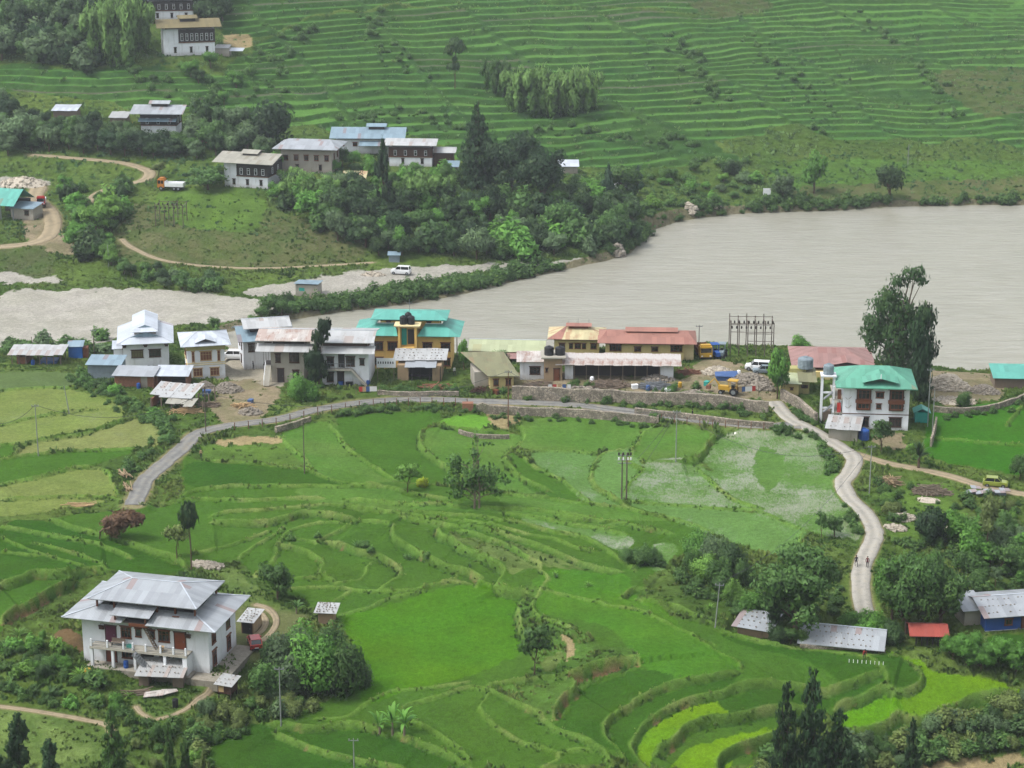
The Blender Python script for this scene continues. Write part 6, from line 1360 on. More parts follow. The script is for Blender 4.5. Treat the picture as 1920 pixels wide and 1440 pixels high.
def tree(u=None, v=None, hp=None, wp=None, k='broad', tint='mid', label='', name=None, cat=None, group=None, xy=None, hm=None, wm=None, rz=None, var=None, j=.12, dz=0, wy=None):
    if xy is None:
        x, y = onbase(u, v, terr); mpp = math.hypot(y, CAM_H) / FPX; hm = hp * mpp / .95; wm = wp * mpp
    else: x, y = xy
    z = float(terr(x, y)) - .1 + dz; vs = KIND[k]; cr, tr = vs[random.randrange(len(vs)) if var is None else var]
    name = name or ('bush' if k in ('bush', 'bush_fine') else {'banana': 'banana_plant', 'spiky': 'spiky_plant', 'bamboo': 'bamboo_clump', 'reeds': 'reed_clump'}.get(k, 'conifer' if k in ('conifer', 'cypress', 'pine', 'tapering') else 'tree'))
    cat = cat or {'bush': 'bush', 'banana_plant': 'banana plant', 'spiky_plant': 'plant', 'bamboo_clump': 'bamboo', 'reed_clump': 'reeds', 'conifer': 'conifer tree'}.get(name, 'tree')
    rz = random.uniform(0, 6.28) if rz is None else rz; sc = (wm, (wy or wm), hm); c = tcol(tint, j)
    if tr is None:
        o = link(name, cr); o.color = c
    else:
        o = empty(name, (0, 0, 0)); t = link('trunk' if name != 'banana_plant' else 'stem', tr, o); f = link('crown' if name not in ('banana_plant', 'spiky_plant') else 'leaves', cr, o); f.color = c
    o.location = (x, y, z); o.rotation_euler = (0, 0, rz); o.scale = sc; tag(o, label, cat, group); return o
def road_clear(x, y, e=1.2):
    for nm, hw, P, h in RD:
        if ((P[:, 0] - x) ** 2 + (P[:, 1] - y) ** 2).min() < (hw + e) ** 2: return False
    for f in FOOT:
        if math.hypot(f[0] - x, f[1] - y) < f[2] + e and inside(np.array(f[3:7]), np.array([x]), np.array([y]))[0]: return False
        if math.hypot(f[0] - x, f[1] - y) < f[2] * .7 + e: return False
    return True
MERGE = []
PROT = [(q['u'] - q['w'] / q['mpp'] / 2, q['u'] + q['w'] / q['mpp'] / 2, q['v'] - 5.5 / q['mpp'] * .9, q['v'] - 1.2 / q['mpp'], q['loc'][1]) for k_, q in PL.items() if 'substation' not in k_ and k_ not in ('barn_low', 'river_hut', 'low_shed', 'field_shed', 'tiny_shed')]
def hides(x, y, h, w):        # would this tree stand right before a house
    z = float(terr(x, y)); u0, v0 = proj(x - w / 2, y, z); u1, v1 = proj(x + w / 2, y, z + h)
    return any(y < b[4] and min(u1, b[1]) - max(u0, b[0]) > 3 and min(v0, b[3]) - max(v1, b[2]) > 4 for b in PROT)
ADJ = dict(dark='dark', deep='blackish', mid='green', light='pale', fresh='bright green', grey='greyish', olive='olive')
SMALL = []
def scatter_trees(poly, n, kinds, hr, label, group, tints=('mid', 'dark', 'fresh', 'grey'), ar=(.8, 1.25), mind=.6, clear=1.0, seed=0, merge=False):
    QP = np.array(pts(poly)); q0, q1 = QP.min(0), QP.max(0)
    P = plan(pts(poly)); rd = random.Random(seed + n); lo, hi = P.min(0), P.max(0); got = []; tries = 0
    while len(got) < n and tries < n * 60:
        tries += 1; x = rd.uniform(lo[0], hi[0]); y = rd.uniform(lo[1], hi[1])
        if not inside(P, np.array([x]), np.array([y]))[0]: continue
        h = hr[0] + (hr[1] - hr[0]) * rd.random() ** 1.4; w = h * rd.uniform(*ar)
        if any((x - a) ** 2 + (y - b) ** 2 < (mind * (w + c) / 2) ** 2 for a, b, c in got): continue
        if not road_clear(x, y, clear + w * .3) or (terr(x, y) < -5 and y > 380) or hides(x, y, h, w): continue
        got.append((x, y, w)); k = rd.choice(kinds); random.seed(tries + seed)
        if merge: MERGE.append((x, y, h, w, rd.choice(tints), rd.randrange(3))); continue
        if callable(label): lb = label(k)
        else: lb = label[1] if isinstance(label, tuple) and k.startswith('bush') else label[0] if isinstance(label, tuple) else label
        gp = group[1] if isinstance(group, tuple) and k.startswith('bush') else group[0] if isinstance(group, tuple) else group
        tn = rd.choice(tints); pu, pv = proj(x, y, float(terr(x, y))); fu = (pu - q0[0]) / (q1[0] - q0[0]); fv = (pv - q0[1]) / (q1[1] - q0[1]); sz = '' if hr[1] < 3 and h < (hr[0] + hr[1]) / 2 else 'tall ' if h > hr[0] + .6 * (hr[1] - hr[0]) else 'low ' if h < hr[0] + .2 * (hr[1] - hr[0]) else ''
        lb = sz + ADJ[tn] + ' ' + lb + ', ' + ('upper ' if fv < .5 else 'lower ') + ('left' if fu < .33 else 'middle' if fu < .67 else 'right')
        o = tree(xy=(x, y), hm=h, wm=w, k=k, tint=tn, label=lb, group=gp)
        if k == 'bush': SMALL.append((h * w / y ** 2, o, (x, y, h, w, tn, rd.randrange(3))))
ORD = ['leftmost', 'second from left', 'third from left', 'fourth from left', 'fifth from left', 'sixth from left', 'seventh from left', 'eighth from left', 'ninth from left']
def row(items): return sorted(items, key=lambda t: t[0])
# ------------------------------------------------------------------ trees one can tell apart
T_ = tree
T_(1514, 1500, 262, 118, 'cypress', 'pine', 'tallest dark cypress at the bottom edge of the view'); T_(1468, 1500, 240, 90, 'cypress', 'pine', 'slim cypress left of the tallest one at the bottom edge', var=1); T_(1566, 1500, 186, 110, 'cypress', 'pine', 'lower ragged cypress right of the tallest one', var=1)
T_(1706, 1470, 136, 52, 'cypress', 'pine', 'small dark spire tree on the scrub slope bottom right', var=0); T_(1600, 1500, 100, 90, 'pine', 'pine', 'low dark conifer at the bottom edge beside the cypresses')
T_(40, 1480, 150, 95, 'pine', 'pine', 'bushy dark pine in the bottom left corner'); T_(96, 1490, 110, 85, 'pine', 'pine', 'shorter dark pine beside the bottom left corner pine'); T_(5, 1500, 90, 80, 'pine', 'pine', 'dark pine cut by the left edge at the bottom')
T_(216, 1480, 165, 74, 'cypress', 'mid', 'slender grey green conifer below the farmhouse', var=0); T_(322, 1500, 160, 40, 'cypress', 'mid', 'thin pale green spire tree below the farmhouse', var=1); T_(352, 1495, 110, 60, 'pine', 'mid', 'low green conifer right of the thin spire'); T_(385, 1500, 100, 50, 'pine', 'olive', 'yellowish conifer low on the slope under the farmhouse')
T_(894, 952, 146, 128, 'mid_field', 'mid', 'open branched tree standing in the middle of the rice fields', rz=0); T_(764, 922, 54, 58, 'open_small', 'light', 'wispy wind bent tree left of the mid field tree', rz=0); T_(792, 912, 22, 24, 'bush', 'yellow', 'small yellow flowered shrub beside the wispy tree')
T_(359, 1068, 128, 38, 'lollipop', 'deep', 'lone tree with bare trunk and small dark crown behind the farmhouse', rz=0); T_(332, 1046, 68, 58, 'open_small', 'olive', 'leaning thin leaved tree left of the bare trunked tree', rz=0, var=1)
T_(214, 1012, 68, 90, 'wind', 'brown', 'wind swept dark purplish brown tree by the road bend', rz=0)
T_(520, 1124, 72, 64, 'broad', 'mid', 'small round tree behind the farm track', rz=0); T_(1002, 1266, 98, 72, 'open_small', 'mid', 'slim flat topped tree on the grassy knoll between terraces', rz=0, var=0)
for du, l in ((0, 'leftmost'), (24, 'middle'), (46, 'rightmost')): T_(712 + du, 1376, 80 - abs(du - 24) * .3, 62, 'banana', 'fresh', l + ' banana plant of the clump between the dark terraces', group='banana clump between the terraces')
T_(556, 1150, 48, 46, 'banana', 'mid', 'banana plant near the small square mud hut')
T_(1490, 1196, 172, 160, 'broad_big', 'mid', 'big spreading leafy tree over the stone roofed hut'); T_(1452, 1190, 120, 44, 'cypress', 'dark', 'dark narrow conifer against the left side of the big leafy tree', var=0)
T_(1700, 1190, 160, 118, 'broad_big', 'mid', 'large dense tree at right of the lower lane'); T_(1764, 1180, 140, 110, 'broad_big', 'mid', 'dense feathery tree between lane and blue house'); T_(1672, 1160, 120, 80, 'broad_big', 'fresh', 'leafy tree hugging the right edge of the lane'); T_(1728, 1120, 88, 80, 'broad_big', 'fresh', 'bright leaved tree above the dense trees by the lane')
T_(1743, 1020, 72, 58, 'dark_round', 'deep', 'round dark green tree on the stony yard'); T_(1672, 738, 234, 132, 'river_giant', 'dark', 'giant tall tree behind the green roofed house by the river', rz=0); T_(1722, 752, 184, 62, 'river_second', 'deep', 'dark columnar tree right behind the green roofed house', rz=0)
T_(1457, 748, 96, 50, 'tallbroad', 'fresh', 'leafy tree at the top of the lane junction'); T_(1652, 848, 62, 62, 'open_small', 'mid', 'flat crowned tree at the lane bend by the green roofed house', var=0); T_(1500, 662, 34, 38, 'broad', 'fresh', 'small tree on the riverbank behind the pink roof')
T_(1722, 878, 72, 56, 'spiky', 'dark', 'spiky leaved plant below the green roofed house'); T_(1706, 872, 44, 24, 'open_small', 'light', 'small pale sapling beside the spiky plant')
T_(598, 726, 130, 56, 'twisted', 'deep', 'dark twisted tree in front of the rusty roofed houses', rz=0); T_(568, 752, 52, 60, 'bush_fine', 'fresh', 'bright green leafy bush below the twisted tree')
T_(870, 694, 60, 32, 'tallbroad', 'fresh', 'green tree between the yellow house and the lime roof'); T_(936, 692, 40, 42, 'bush_fine', 'mid', 'leafy bush before the lime roofed hall'); T_(1540, 1010, 52, 30, 'open_small', 'mid', 'sapling on the left of the lane below the flooded field', var=0); T_(1564, 1006, 40, 34, 'broad', 'mid', 'small bushy tree beside the sapling left of the lane')
T_(1806, 762, 32, 32, 'bush_fine', 'mid', 'round shrub on the gravel yard'); T_(1010, 632, 12, 12, 'bush', 'mid', 'tiny shrub on the riverbank behind the lime roof')
T_(1912, 900, 52, 40, 'broad', 'mid', 'tree at the right edge beside the green field'); T_(1850, 1040, 110, 70, 'open_small', 'olive', 'thin tall tree with yellowish leaves right of the stony yard', var=0); T_(1838, 1022, 20, 12, 'bush', 'yellow', 'yellow flowering bush right of the stony yard')
for i, (u, v, h, w) in enumerate(row(((1812, 1246, 66, 62), (1862, 1250, 56, 56), (1905, 1262, 60, 62), (1838, 1258, 50, 56), (1786, 1236, 48, 48)))): T_(u, v, h, w, 'broad_big', 'fresh', ORD[i] + ' leafy tree of the clump before the blue house', group='clump of trees before the blue house')
for i, (u, v, h, w, t) in enumerate(row(((548, 1290, 110, 96, 'grey'), (600, 1298, 122, 104, 'fresh'), (648, 1300, 104, 84, 'mid'), (520, 1262, 84, 70, 'dark'), (572, 1250, 88, 80, 'fresh'), (628, 1262, 96, 84, 'mid'), (500, 1300, 70, 70, 'mid'), (672, 1290, 70, 50, 'grey')))): T_(u, v, h, w, 'bush_fine', t, ORD[i] + ' large leafy bush of the thicket right of the farmhouse', group='thicket right of the farmhouse')
for i, (u, v, h, w, t) in enumerate(row(((1308, 1050, 62, 60, 'fresh'), (1340, 1062, 66, 60, 'grey'), (1372, 1078, 70, 56, 'dark'), (1320, 1084, 50, 60, 'light'), (1350, 1102, 56, 60, 'mid'), (1396, 1096, 50, 44, 'mid'), (1298, 1072, 40, 40, 'mid'), (1378, 1130, 44, 50, 'light'), (1410, 1150, 50, 60, 'fresh')))): T_(u, v, h, w, 'bush_fine', t, ORD[i] + ' bush of the thicket below the flooded fields', group='thicket below the flooded fields')
for i, (u, v, h, w) in enumerate(row(((1180, 1052, 28, 40), (1205, 1056, 36, 48), (1228, 1050, 26, 30)))): T_(u, v, h, w, 'bush_fine', 'mid', ORD[i] + ' small bush in the row left of the flooded field thicket', group='small bushes among the narrow terraces')
# far bank
T_(853, 166, 88, 42, 'two_tier', 'dark', 'slim tree with two tiers of leaves alone on the far terraces', rz=0)
T_(926, 172, 72, 42, 'bamboo', 'mid', 'dark upright bamboo clump left of the wide bamboo stand'); T_(952, 188, 74, 34, 'bamboo', 'mid', 'narrow bamboo clump joining the wide stand')
for i, (u, v, h, w) in enumerate(((972, 212, 92, 60), (1015, 216, 100, 70), (1060, 214, 102, 74), (1100, 206, 84, 56), (1036, 218, 84, 60))): T_(u, v, h, w, 'bamboo', 'bamboo', ('leftmost', 'second', 'fourth', 'rightmost', 'middle')[i] + ' feathery bamboo clump in the wide stand on the far terraces', group='wide bamboo stand')
T_(896, 350, 160, 92, 'conifer', 'deep', 'tall dark pointed conifer above the far grove', var=0); T_(720, 398, 136, 54, 'pine', 'deep', 'dark narrow conifer before the timber house', var=1); T_(512, 276, 84, 84, 'dark_round', 'deep', 'big round dark tree alone above the grey hipped roof')
T_(958, 372, 120, 110, 'broad_big', 'deep', 'broad very dark tree right of the tall conifer', var=0); T_(1012, 386, 112, 100, 'broad_big', 'deep', 'second very dark tree on the right side of the far grove', var=1); T_(930, 350, 90, 70, 'broad_big', 'deep', 'dark tree nestling under the tall conifer', var=2)
T_(1526, 362, 80, 58, 'tallbroad', 'fresh', 'tall leafy tree on the far river meadow'); T_(1668, 378, 68, 60, 'broad', 'dark', 'lone spreading tree close to the far water edge'); T_(1468, 378, 48, 44, 'broad', 'grey', 'small dark tree left of the tall meadow tree'); T_(1372, 326, 30, 40, 'bush_fine', 'dark', 'dark round bush on the slope above the far meadow')
T_(1195, 362, 52, 34, 'tapering', 'blue', 'small pointed conifer on the far slope right of the tent'); T_(1140, 398, 90, 50, 'tapering', 'blue', 'pointed dark tree left of the white tent'); T_(1246, 338, 24, 26, 'bush_fine', 'mid', 'small round bush by the far slope conifer')
T_(390, 356, 40, 74, 'broad', 'mid', 'wide low tree beside the orange truck'); T_(298, 334, 30, 40, 'open_small', 'olive', 'thin leaved tree above the orange truck'); T_(382, 258, 76, 56, 'broad', 'dark', 'dark tree right of the silver two tier house'); T_(420, 262, 60, 50, 'broad', 'dark', 'second dark tree right of the silver two tier house')
for i, (u, v, h, w) in enumerate(row(((196, 120, 130, 64), (238, 128, 142, 72), (262, 100, 110, 54), (218, 70, 80, 60)))): T_(u, v, h, w, 'bamboo', 'bamboo', ORD[i] + ' tall bamboo clump beside the mossy roofed house', group='bamboo left of the mossy roofed house')
for i, (u, v, h, w) in enumerate(row(((568, 392, 74, 66), (610, 384, 60, 60), (812, 400, 92, 80), (770, 392, 70, 70), (548, 350, 40, 50)))): T_(u, v, h, w, 'bamboo', 'bamboo', ORD[i] + ' light green bamboo in the woods below the far village', group='bamboo below the far village')
for i, (u, v, h, w) in enumerate(row(((1598, 1182, 44, 56), (1640, 1186, 50, 60), (1618, 1196, 40, 50)))): T_(u, v, h, w, 'bush_fine', 'fresh', ORD[i] + ' leafy bush closing off the lower end of the lane', group='bushes at the lower end of the lane')
# ------------------------------------------------------------------ woods and thickets, every tree by itself
scatter_trees("480,350 640,345 700,380 820,380 1000,400 1130,360 1190,380 1195,440 1150,478 900,488 700,482 560,420", 135, ['broad', 'broad', 'tallbroad', 'bush'], (4.5, 9), ('tree in the mixed wood between far village and sand', 'bush in the mixed wood between far village and sand'), ('mixed wood below the far village', 'bushes in the wood below the far village'), ('mid', 'dark', 'dark', 'fresh', 'grey', 'deep', 'mid'), seed=1, mind=.42)
scatter_trees("0,215 90,240 200,262 240,262 480,262 500,300 420,290 380,300 300,296 60,296 0,290", 60, ['broad', 'tallbroad', 'broad'], (4.5, 9), 'tree in the woods around the silver two tier house', 'woods around the silver two tier house', ('mid', 'dark', 'grey', 'deep'), seed=2, mind=.55)
scatter_trees("-10,10 265,-10 270,60 180,135 100,120 0,120", 62, ['broad', 'tallbroad', 'bush'], (5, 10.5), ('tree in the dark wood at the top left', 'bush in the dark wood at the top left'), ('dark wood at the top left', 'bushes of the top left wood'), ('mid', 'dark', 'grey', 'deep'), seed=3, mind=.5)
scatter_trees("370,0 430,0 440,50 400,58 372,30", 7, ['broad'], (7, 10), 'dark tree right of the topmost house', 'trees right of the topmost house', ('deep', 'dark'), seed=4)
scatter_trees("110,345 200,372 240,350 240,440 225,500 150,495 120,440", 34, ['broad', 'tallbroad', 'bamboo', 'bush'], (3.5, 8), lambda k: {'bush': 'bush in the thicket right of the workshop track', 'bamboo': 'bamboo in the thicket right of the workshop track'}.get(k, 'tree in the thicket right of the workshop track'), 'thicket right of the workshop track', ('mid', 'dark', 'fresh', 'light'), seed=5, mind=.5)
scatter_trees("480,300 600,300 760,318 860,330 850,370 700,360 560,345 490,335", 30, ['broad', 'bush'], (3, 6), ('tree among the sheds of the far village', 'bush among the sheds of the far village'), ('trees among the far village', 'bushes among the far village'), ('mid', 'fresh', 'dark'), seed=6)
scatter_trees("220,495 300,505 425,530 420,550 330,545 235,525", 18, ['bush', 'broad'], (2.2, 4), ('tree on the bank above the pale sand', 'bush on the bank above the pale sand'), ('trees on the bank above the sand', 'bushes on the bank above the sand'), ('mid', 'dark', 'grey'), seed=7)
scatter_trees("560,578 640,562 760,538 860,526 1000,510 1090,497 1060,506 1000,520 850,548 700,577 610,590", 80, ['bush', 'bush', 'bush_fine'], (1.8, 3.6), 'bush on the green spit between sand and river', 'bushes on the spit between sand and river', ('mid', 'grey', 'fresh'), seed=8, ar=(1, 1.6), merge=True)
scatter_trees("1150,478 1180,474 1225,425 1290,407 1400,394 1560,391 1700,383 1900,381 1900,372 1600,380 1400,386 1280,395 1200,420 1165,450", 95, ['bush'], (1.6, 3.2), 'bush along the far water edge', 'bushes along the far water edge', ('mid', 'grey', 'olive', 'fresh'), seed=9, ar=(1.1, 1.7), mind=.4, merge=True)
scatter_trees("1190,330 1330,290 1450,300 1400,372 1230,392 1185,400", 34, ['bush', 'bush', 'broad'], (1.8, 4), ('small tree on the scrubby far slope', 'bush on the scrubby far slope'), ('small trees on the far slope', 'bushes on the far slope'), ('mid', 'grey', 'fresh', 'light'), seed=10, ar=(1, 1.6))
scatter_trees("0,652 60,646 150,640 215,634 225,655 150,668 40,672 0,668", 20, ['bush'], (2, 3.6), 'bush in the row along the near sand bank', 'bushes along the near sand bank', ('mid', 'dark', 'grey'), seed=11, ar=(1.1, 1.7), mind=.4)
scatter_trees("385,622 470,600 540,570 560,590 500,620 440,635", 16, ['bush', 'broad'], (2.4, 5), ('small tree behind the cream house at the sand edge', 'bush behind the cream house at the sand edge'), ('small trees behind the cream house', 'bushes behind the cream house'), ('mid', 'dark'), seed=12)
scatter_trees("1650,905 1700,1000 1720,1035 1850,1010 1920,1060 1920,960 1850,950 1830,990 1730,1030 1690,985 1660,940", 34, ['bush', 'bush_fine'], (1.2, 2.8), 'bush on the stony ground right of the lane', 'bushes on the stony ground right of the lane', ('mid', 'grey', 'olive', 'light'), seed=13, ar=(1, 1.7))
scatter_trees("1790,1000 1920,985 1920,1105 1830,1110 1800,1060", 20, ['broad', 'bush_fine', 'open_small'], (2.5, 5), ('tree in the scrub above the blue house', 'bush in the scrub above the blue house'), ('trees in the scrub above the blue house', 'bushes in the scrub above the blue house'), ('mid', 'grey', 'fresh'), seed=14)
scatter_trees("1380,1140 1440,1200 1500,1195 1600,1170 1680,1185 1680,1215 1600,1215 1480,1210 1400,1190", 24, ['bush_fine', 'broad'], (2, 4.2), ('tree around the end of the lane', 'bush around the end of the lane'), ('trees around the end of the lane', 'bushes around the end of the lane'), ('mid', 'dark', 'fresh', 'light'), seed=15)
scatter_trees("0,1190 60,1180 150,1250 170,1275 260,1300 240,1335 100,1325 0,1315", 40, ['bush', 'bush_fine', 'reeds'], (1.0, 2.4), lambda k: 'leafy clump in the garden left of the farmhouse' if k == 'reeds' else 'bush in the garden left of the farmhouse', 'garden slope left of the farmhouse', ('mid', 'fresh', 'light', 'dark'), seed=16, ar=(.9, 1.5), mind=.45)
scatter_trees("370,1325 440,1310 520,1310 600,1330 560,1352 480,1348 410,1400 370,1420", 22, ['bush', 'bush_fine'], (1.2, 2.6), 'bush on the slope below the raised coop', 'bushes below the raised coop', ('mid', 'grey', 'olive'), seed=17, ar=(1, 1.5))
scatter_trees("230,1340 330,1340 400,1400 400,1450 230,1450", 14, ['bush', 'bush_fine'], (1.2, 3), 'bush on the slope at the bottom left', 'bushes on the slope at the bottom left', ('mid', 'olive', 'light'), seed=18)
scatter_trees("1395,1455 1450,1410 1560,1385 1680,1372 1780,1345 1920,1312 1920,1400 1800,1410 1700,1440", 84, ['bush', 'bush_fine', 'bush'], (1.3, 3.0), 'bush on the scrub slope at the bottom right', 'bushes on the scrub slope at the bottom right', ('mid', 'grey', 'olive', 'dark'), seed=19, ar=(1, 1.6), mind=.4)
scatter_trees("130,695 215,735 330,790 322,840 290,880 240,930 215,930 235,880 265,850 300,800 240,765 150,722", 40, ['bush'], (1.0, 2.2), 'bush in the hedge between pale paddies and road', 'hedge between pale paddies and road', ('mid', 'dark', 'fresh'), seed=20, ar=(1, 1.7), mind=.4, clear=.3)
scatter_trees("1535,822 1562,850 1572,900 1612,965 1618,1010 1600,1020 1590,970 1552,900 1538,850", 18, ['bush'], (1.0, 2.0), 'bush along the left side of the lane', 'bushes along the left side of the lane', ('mid', 'fresh', 'olive'), seed=21, clear=.2)
scatter_trees("520,728 700,738 860,742 1050,748 1350,770 1440,790 1440,745 1300,728 1050,735 860,735 700,728 520,720", 26, ['bush'], (1.0, 2.0), 'bush between the village houses and the road', 'bushes between village and road', ('mid', 'fresh', 'dark'), seed=22, clear=.3)
scatter_trees("540,1010 560,1000 1700,1235 1900,1270 1910,1290 1760,1262 1690,1230", 16, ['bush', 'reeds'], (.9, 1.6), lambda k: 'tall grass clump along the lime green field edge' if k == 'reeds' else 'low bush along the terrace edges', 'growth along the terrace edges', ('light', 'mid'), seed=23, clear=.3)
scatter_trees("150,60 280,120 480,140 470,200 300,190 200,150", 22, ['bush', 'broad'], (2, 5), ('small tree on the upper left terraces', 'bush on the upper left terraces'), ('small trees on the upper left terraces', 'bushes on the upper left terraces'), ('mid', 'fresh', 'dark'), seed=24)

def merged(name, items):
    Vs, Ts, Ns, k0 = [], [], [], 0
    for x, y, h, w, t, var in items:
        me = KIND['bush'][var % 3][0]; n = len(me.vertices); v = np.empty(n * 3, np.float32); me.vertices.foreach_get('co', v); v = v.reshape(-1, 4, 3)
        tn = np.empty(n, np.float32); me.attributes['tone'].data.foreach_get('value', tn); nn = np.empty(n * 3, np.float32); me.attributes['nrm'].data.foreach_get('vector', nn)
        v = v[::2].reshape(-1, 3); tn = tn.reshape(-1, 4)[::2].ravel(); nn = nn.reshape(-1, 4, 3)[::2].reshape(-1, 3); a = random.uniform(0, 6.28); c, s_ = math.cos(a), math.sin(a); Rm = np.array([[c, -s_, 0], [s_, c, 0], [0, 0, 1]])
        Vs.append(v * [w, w, h] @ Rm.T + [x, y, float(terr(x, y)) - .1]); Ns.append(nn @ Rm.T); Ts.append(np.clip(tn + random.uniform(-.15, .15), 0, 1))
    V = np.concatenate(Vs); me = fastmesh(name, V, np.arange(len(V)).reshape(-1, 4), M['leaf'], 4, [('tone', 'FLOAT', 'POINT', np.concatenate(Ts))])
    at_ = me.attributes.new('nrm', 'FLOAT_VECTOR', 'POINT'); at_.data.foreach_set('vector', np.concatenate(Ns).astype(np.float32).ravel()); o = link(name, me); o.color = tcol('mid', 0); tag(o, kind='stuff')
def line_shrubs(line, n, spread, hr, seed, tints=('mid', 'grey', 'fresh', 'olive', 'dark'), ar=(1, 1.6), clear=.2, out=None):
    P = smooth(plan(pts(line)), 6); seg = np.r_[0, np.cumsum(np.linalg.norm(np.diff(P, axis=0), axis=1))]; rd = random.Random(seed)
    for _ in range(n):
        t = rd.random() * seg[-1]; x = float(np.interp(t, seg, P[:, 0])) + rd.gauss(0, spread); y = float(np.interp(t, seg, P[:, 1])) + rd.gauss(0, spread); h = hr[0] + (hr[1] - hr[0]) * rd.random() ** 1.3 * (.5 + .8 * float(vnoise(t / 9, seed, 3)))
        if terr(x, y) < -5.1 and y > 380 or not road_clear(x, y, clear): continue
        (MERGE if out is None else out).append((x, y, h, h * rd.uniform(*ar), rd.choice(tints), rd.randrange(3)))
line_shrubs("1150,474 1182,468 1212,440 1240,420 1292,404 1400,392 1560,388 1700,381 1920,378", 260, 1.6, (1.3, 3.4), 1)
line_shrubs("1170,465 1215,425 1290,396 1400,382 1560,378", 110, 3.0, (1.2, 3.0), 2)
line_shrubs("575,585 640,572 760,555 860,540 960,520 1060,500", 150, 2.2, (1.4, 3.2), 3)
HS = []
for i, l in enumerate(("1400,60 1450,120 1510,170 1560,262", "690,20 740,110 800,150", "1600,20 1680,90 1760,160 1790,230", "560,60 520,120 500,200", "1240,60 1300,110 1340,200", "980,240 1100,250 1240,262 1340,285", "640,225 760,215 860,240")): line_shrubs(l, 38, 2.6, (.8, 2.6), 20 + i, out=HS)
RS = []
for i, (l, n_) in enumerate((("893,783 1000,786 1100,790 1240,800", 40), ("960,748 1100,752 1250,760 1440,778", 60), ("640,778 700,770 800,768 890,775", 60), ("1200,775 1300,788 1440,802", 40), ("1440,812 1520,818 1545,830", 30), ("1755,778 1860,776 1920,752", 24), ("130,712 240,772 330,812", 60), ("1480,760 1530,805", 14), ("700,735 860,735", 30), ("1060,724 1300,740", 26))): line_shrubs(l, n_, .7, (.5, 1.4), 40 + i, clear=-.2, out=RS)
scatter_trees("1640,905 1800,930 1920,950 1920,1170 1800,1150 1720,1060 1660,1010", 110, ['bush'], (.7, 2.0), 'x', 'x', ('mid', 'grey', 'olive', 'dark', 'fresh'), seed=31, ar=(1, 1.8), mind=.3, merge=True)
scatter_trees("1230,1060 1420,1130 1560,1060 1600,1010 1610,1100 1600,1180 1400,1150 1290,1120", 90, ['bush'], (.6, 1.8), 'x', 'x', ('mid', 'grey', 'olive', 'fresh'), seed=32, ar=(1, 1.8), mind=.3, merge=True)
scatter_trees("0,1190 130,1275 240,1330 400,1330 480,1360 400,1430 230,1420 160,1350 0,1320", 90, ['bush'], (.5, 1.4), 'x', 'x', ('mid', 'grey', 'light', 'fresh'), seed=33, ar=(1, 1.8), mind=.3, merge=True)
nb = sum(1 for o in COL.objects if o.name.split('.')[0] == 'bush' and o.parent is None); SMALL.sort(key=lambda t: t[0]); FAR = []
for _, o, it in SMALL[:max(0, nb - 290)]: FAR.append(it); bpy.data.objects.remove(o)
merged('riverside_shrubbery', MERGE); merged('distant_shrubbery', FAR); merged('hillside_shrubbery', HS); merged('roadside_shrubbery', RS)
# ------------------------------------------------------------------ vehicles
def wheels(root_, xs, y, r, w=.24, z=None):
    a = MB().m('rubber'); pr = [(0, -w / 2), (r * .6, -w / 2), (r * .95, -w / 2), (r, -w * .3), (r, w * .3), (r * .95, w / 2), (r * .6, w / 2), (0, w / 2)]
    a.lathe(pr, n=14); me = a.mesh('wheel'); b = MB().m('steel').lathe([(0, -w / 2 - .01), (r * .55, -w / 2 - .01), (r * .55, w / 2 + .01), (0, w / 2 + .01)], n=10).mesh('rim')
    for x in xs:
        for s in (-1, 1):
            o = link('wheel', me, root_, (x, s * y, r)); o.rotation_euler = (math.pi / 2, 0, 0); q = link('rim', b, o)
def loft(secs, mat, name, par):
    """body from cross sections along x: (x, half width, bottom z, belt z, top half width, top z)"""
    a = MB().m(mat); R_ = []
    for x, w, zb, zm, tw, zt in secs: R_.append([(x, -w * .92, zb), (x, -w, (zb + zm) / 2), (x, -w * .97, zm), (x, -tw, zt), (x, tw, zt), (x, w * .97, zm), (x, w, (zb + zm) / 2), (x, w * .92, zb)])
    for i in range(len(R_) - 1):
        for k in range(8): j = (k + 1) % 8; a.poly([R_[i][k], R_[i + 1][k], R_[i + 1][j], R_[i][j]][::-1])
    a.poly(R_[0][::1]); a.poly(R_[-1][::-1]); return a.build(name, par, smooth_=False)
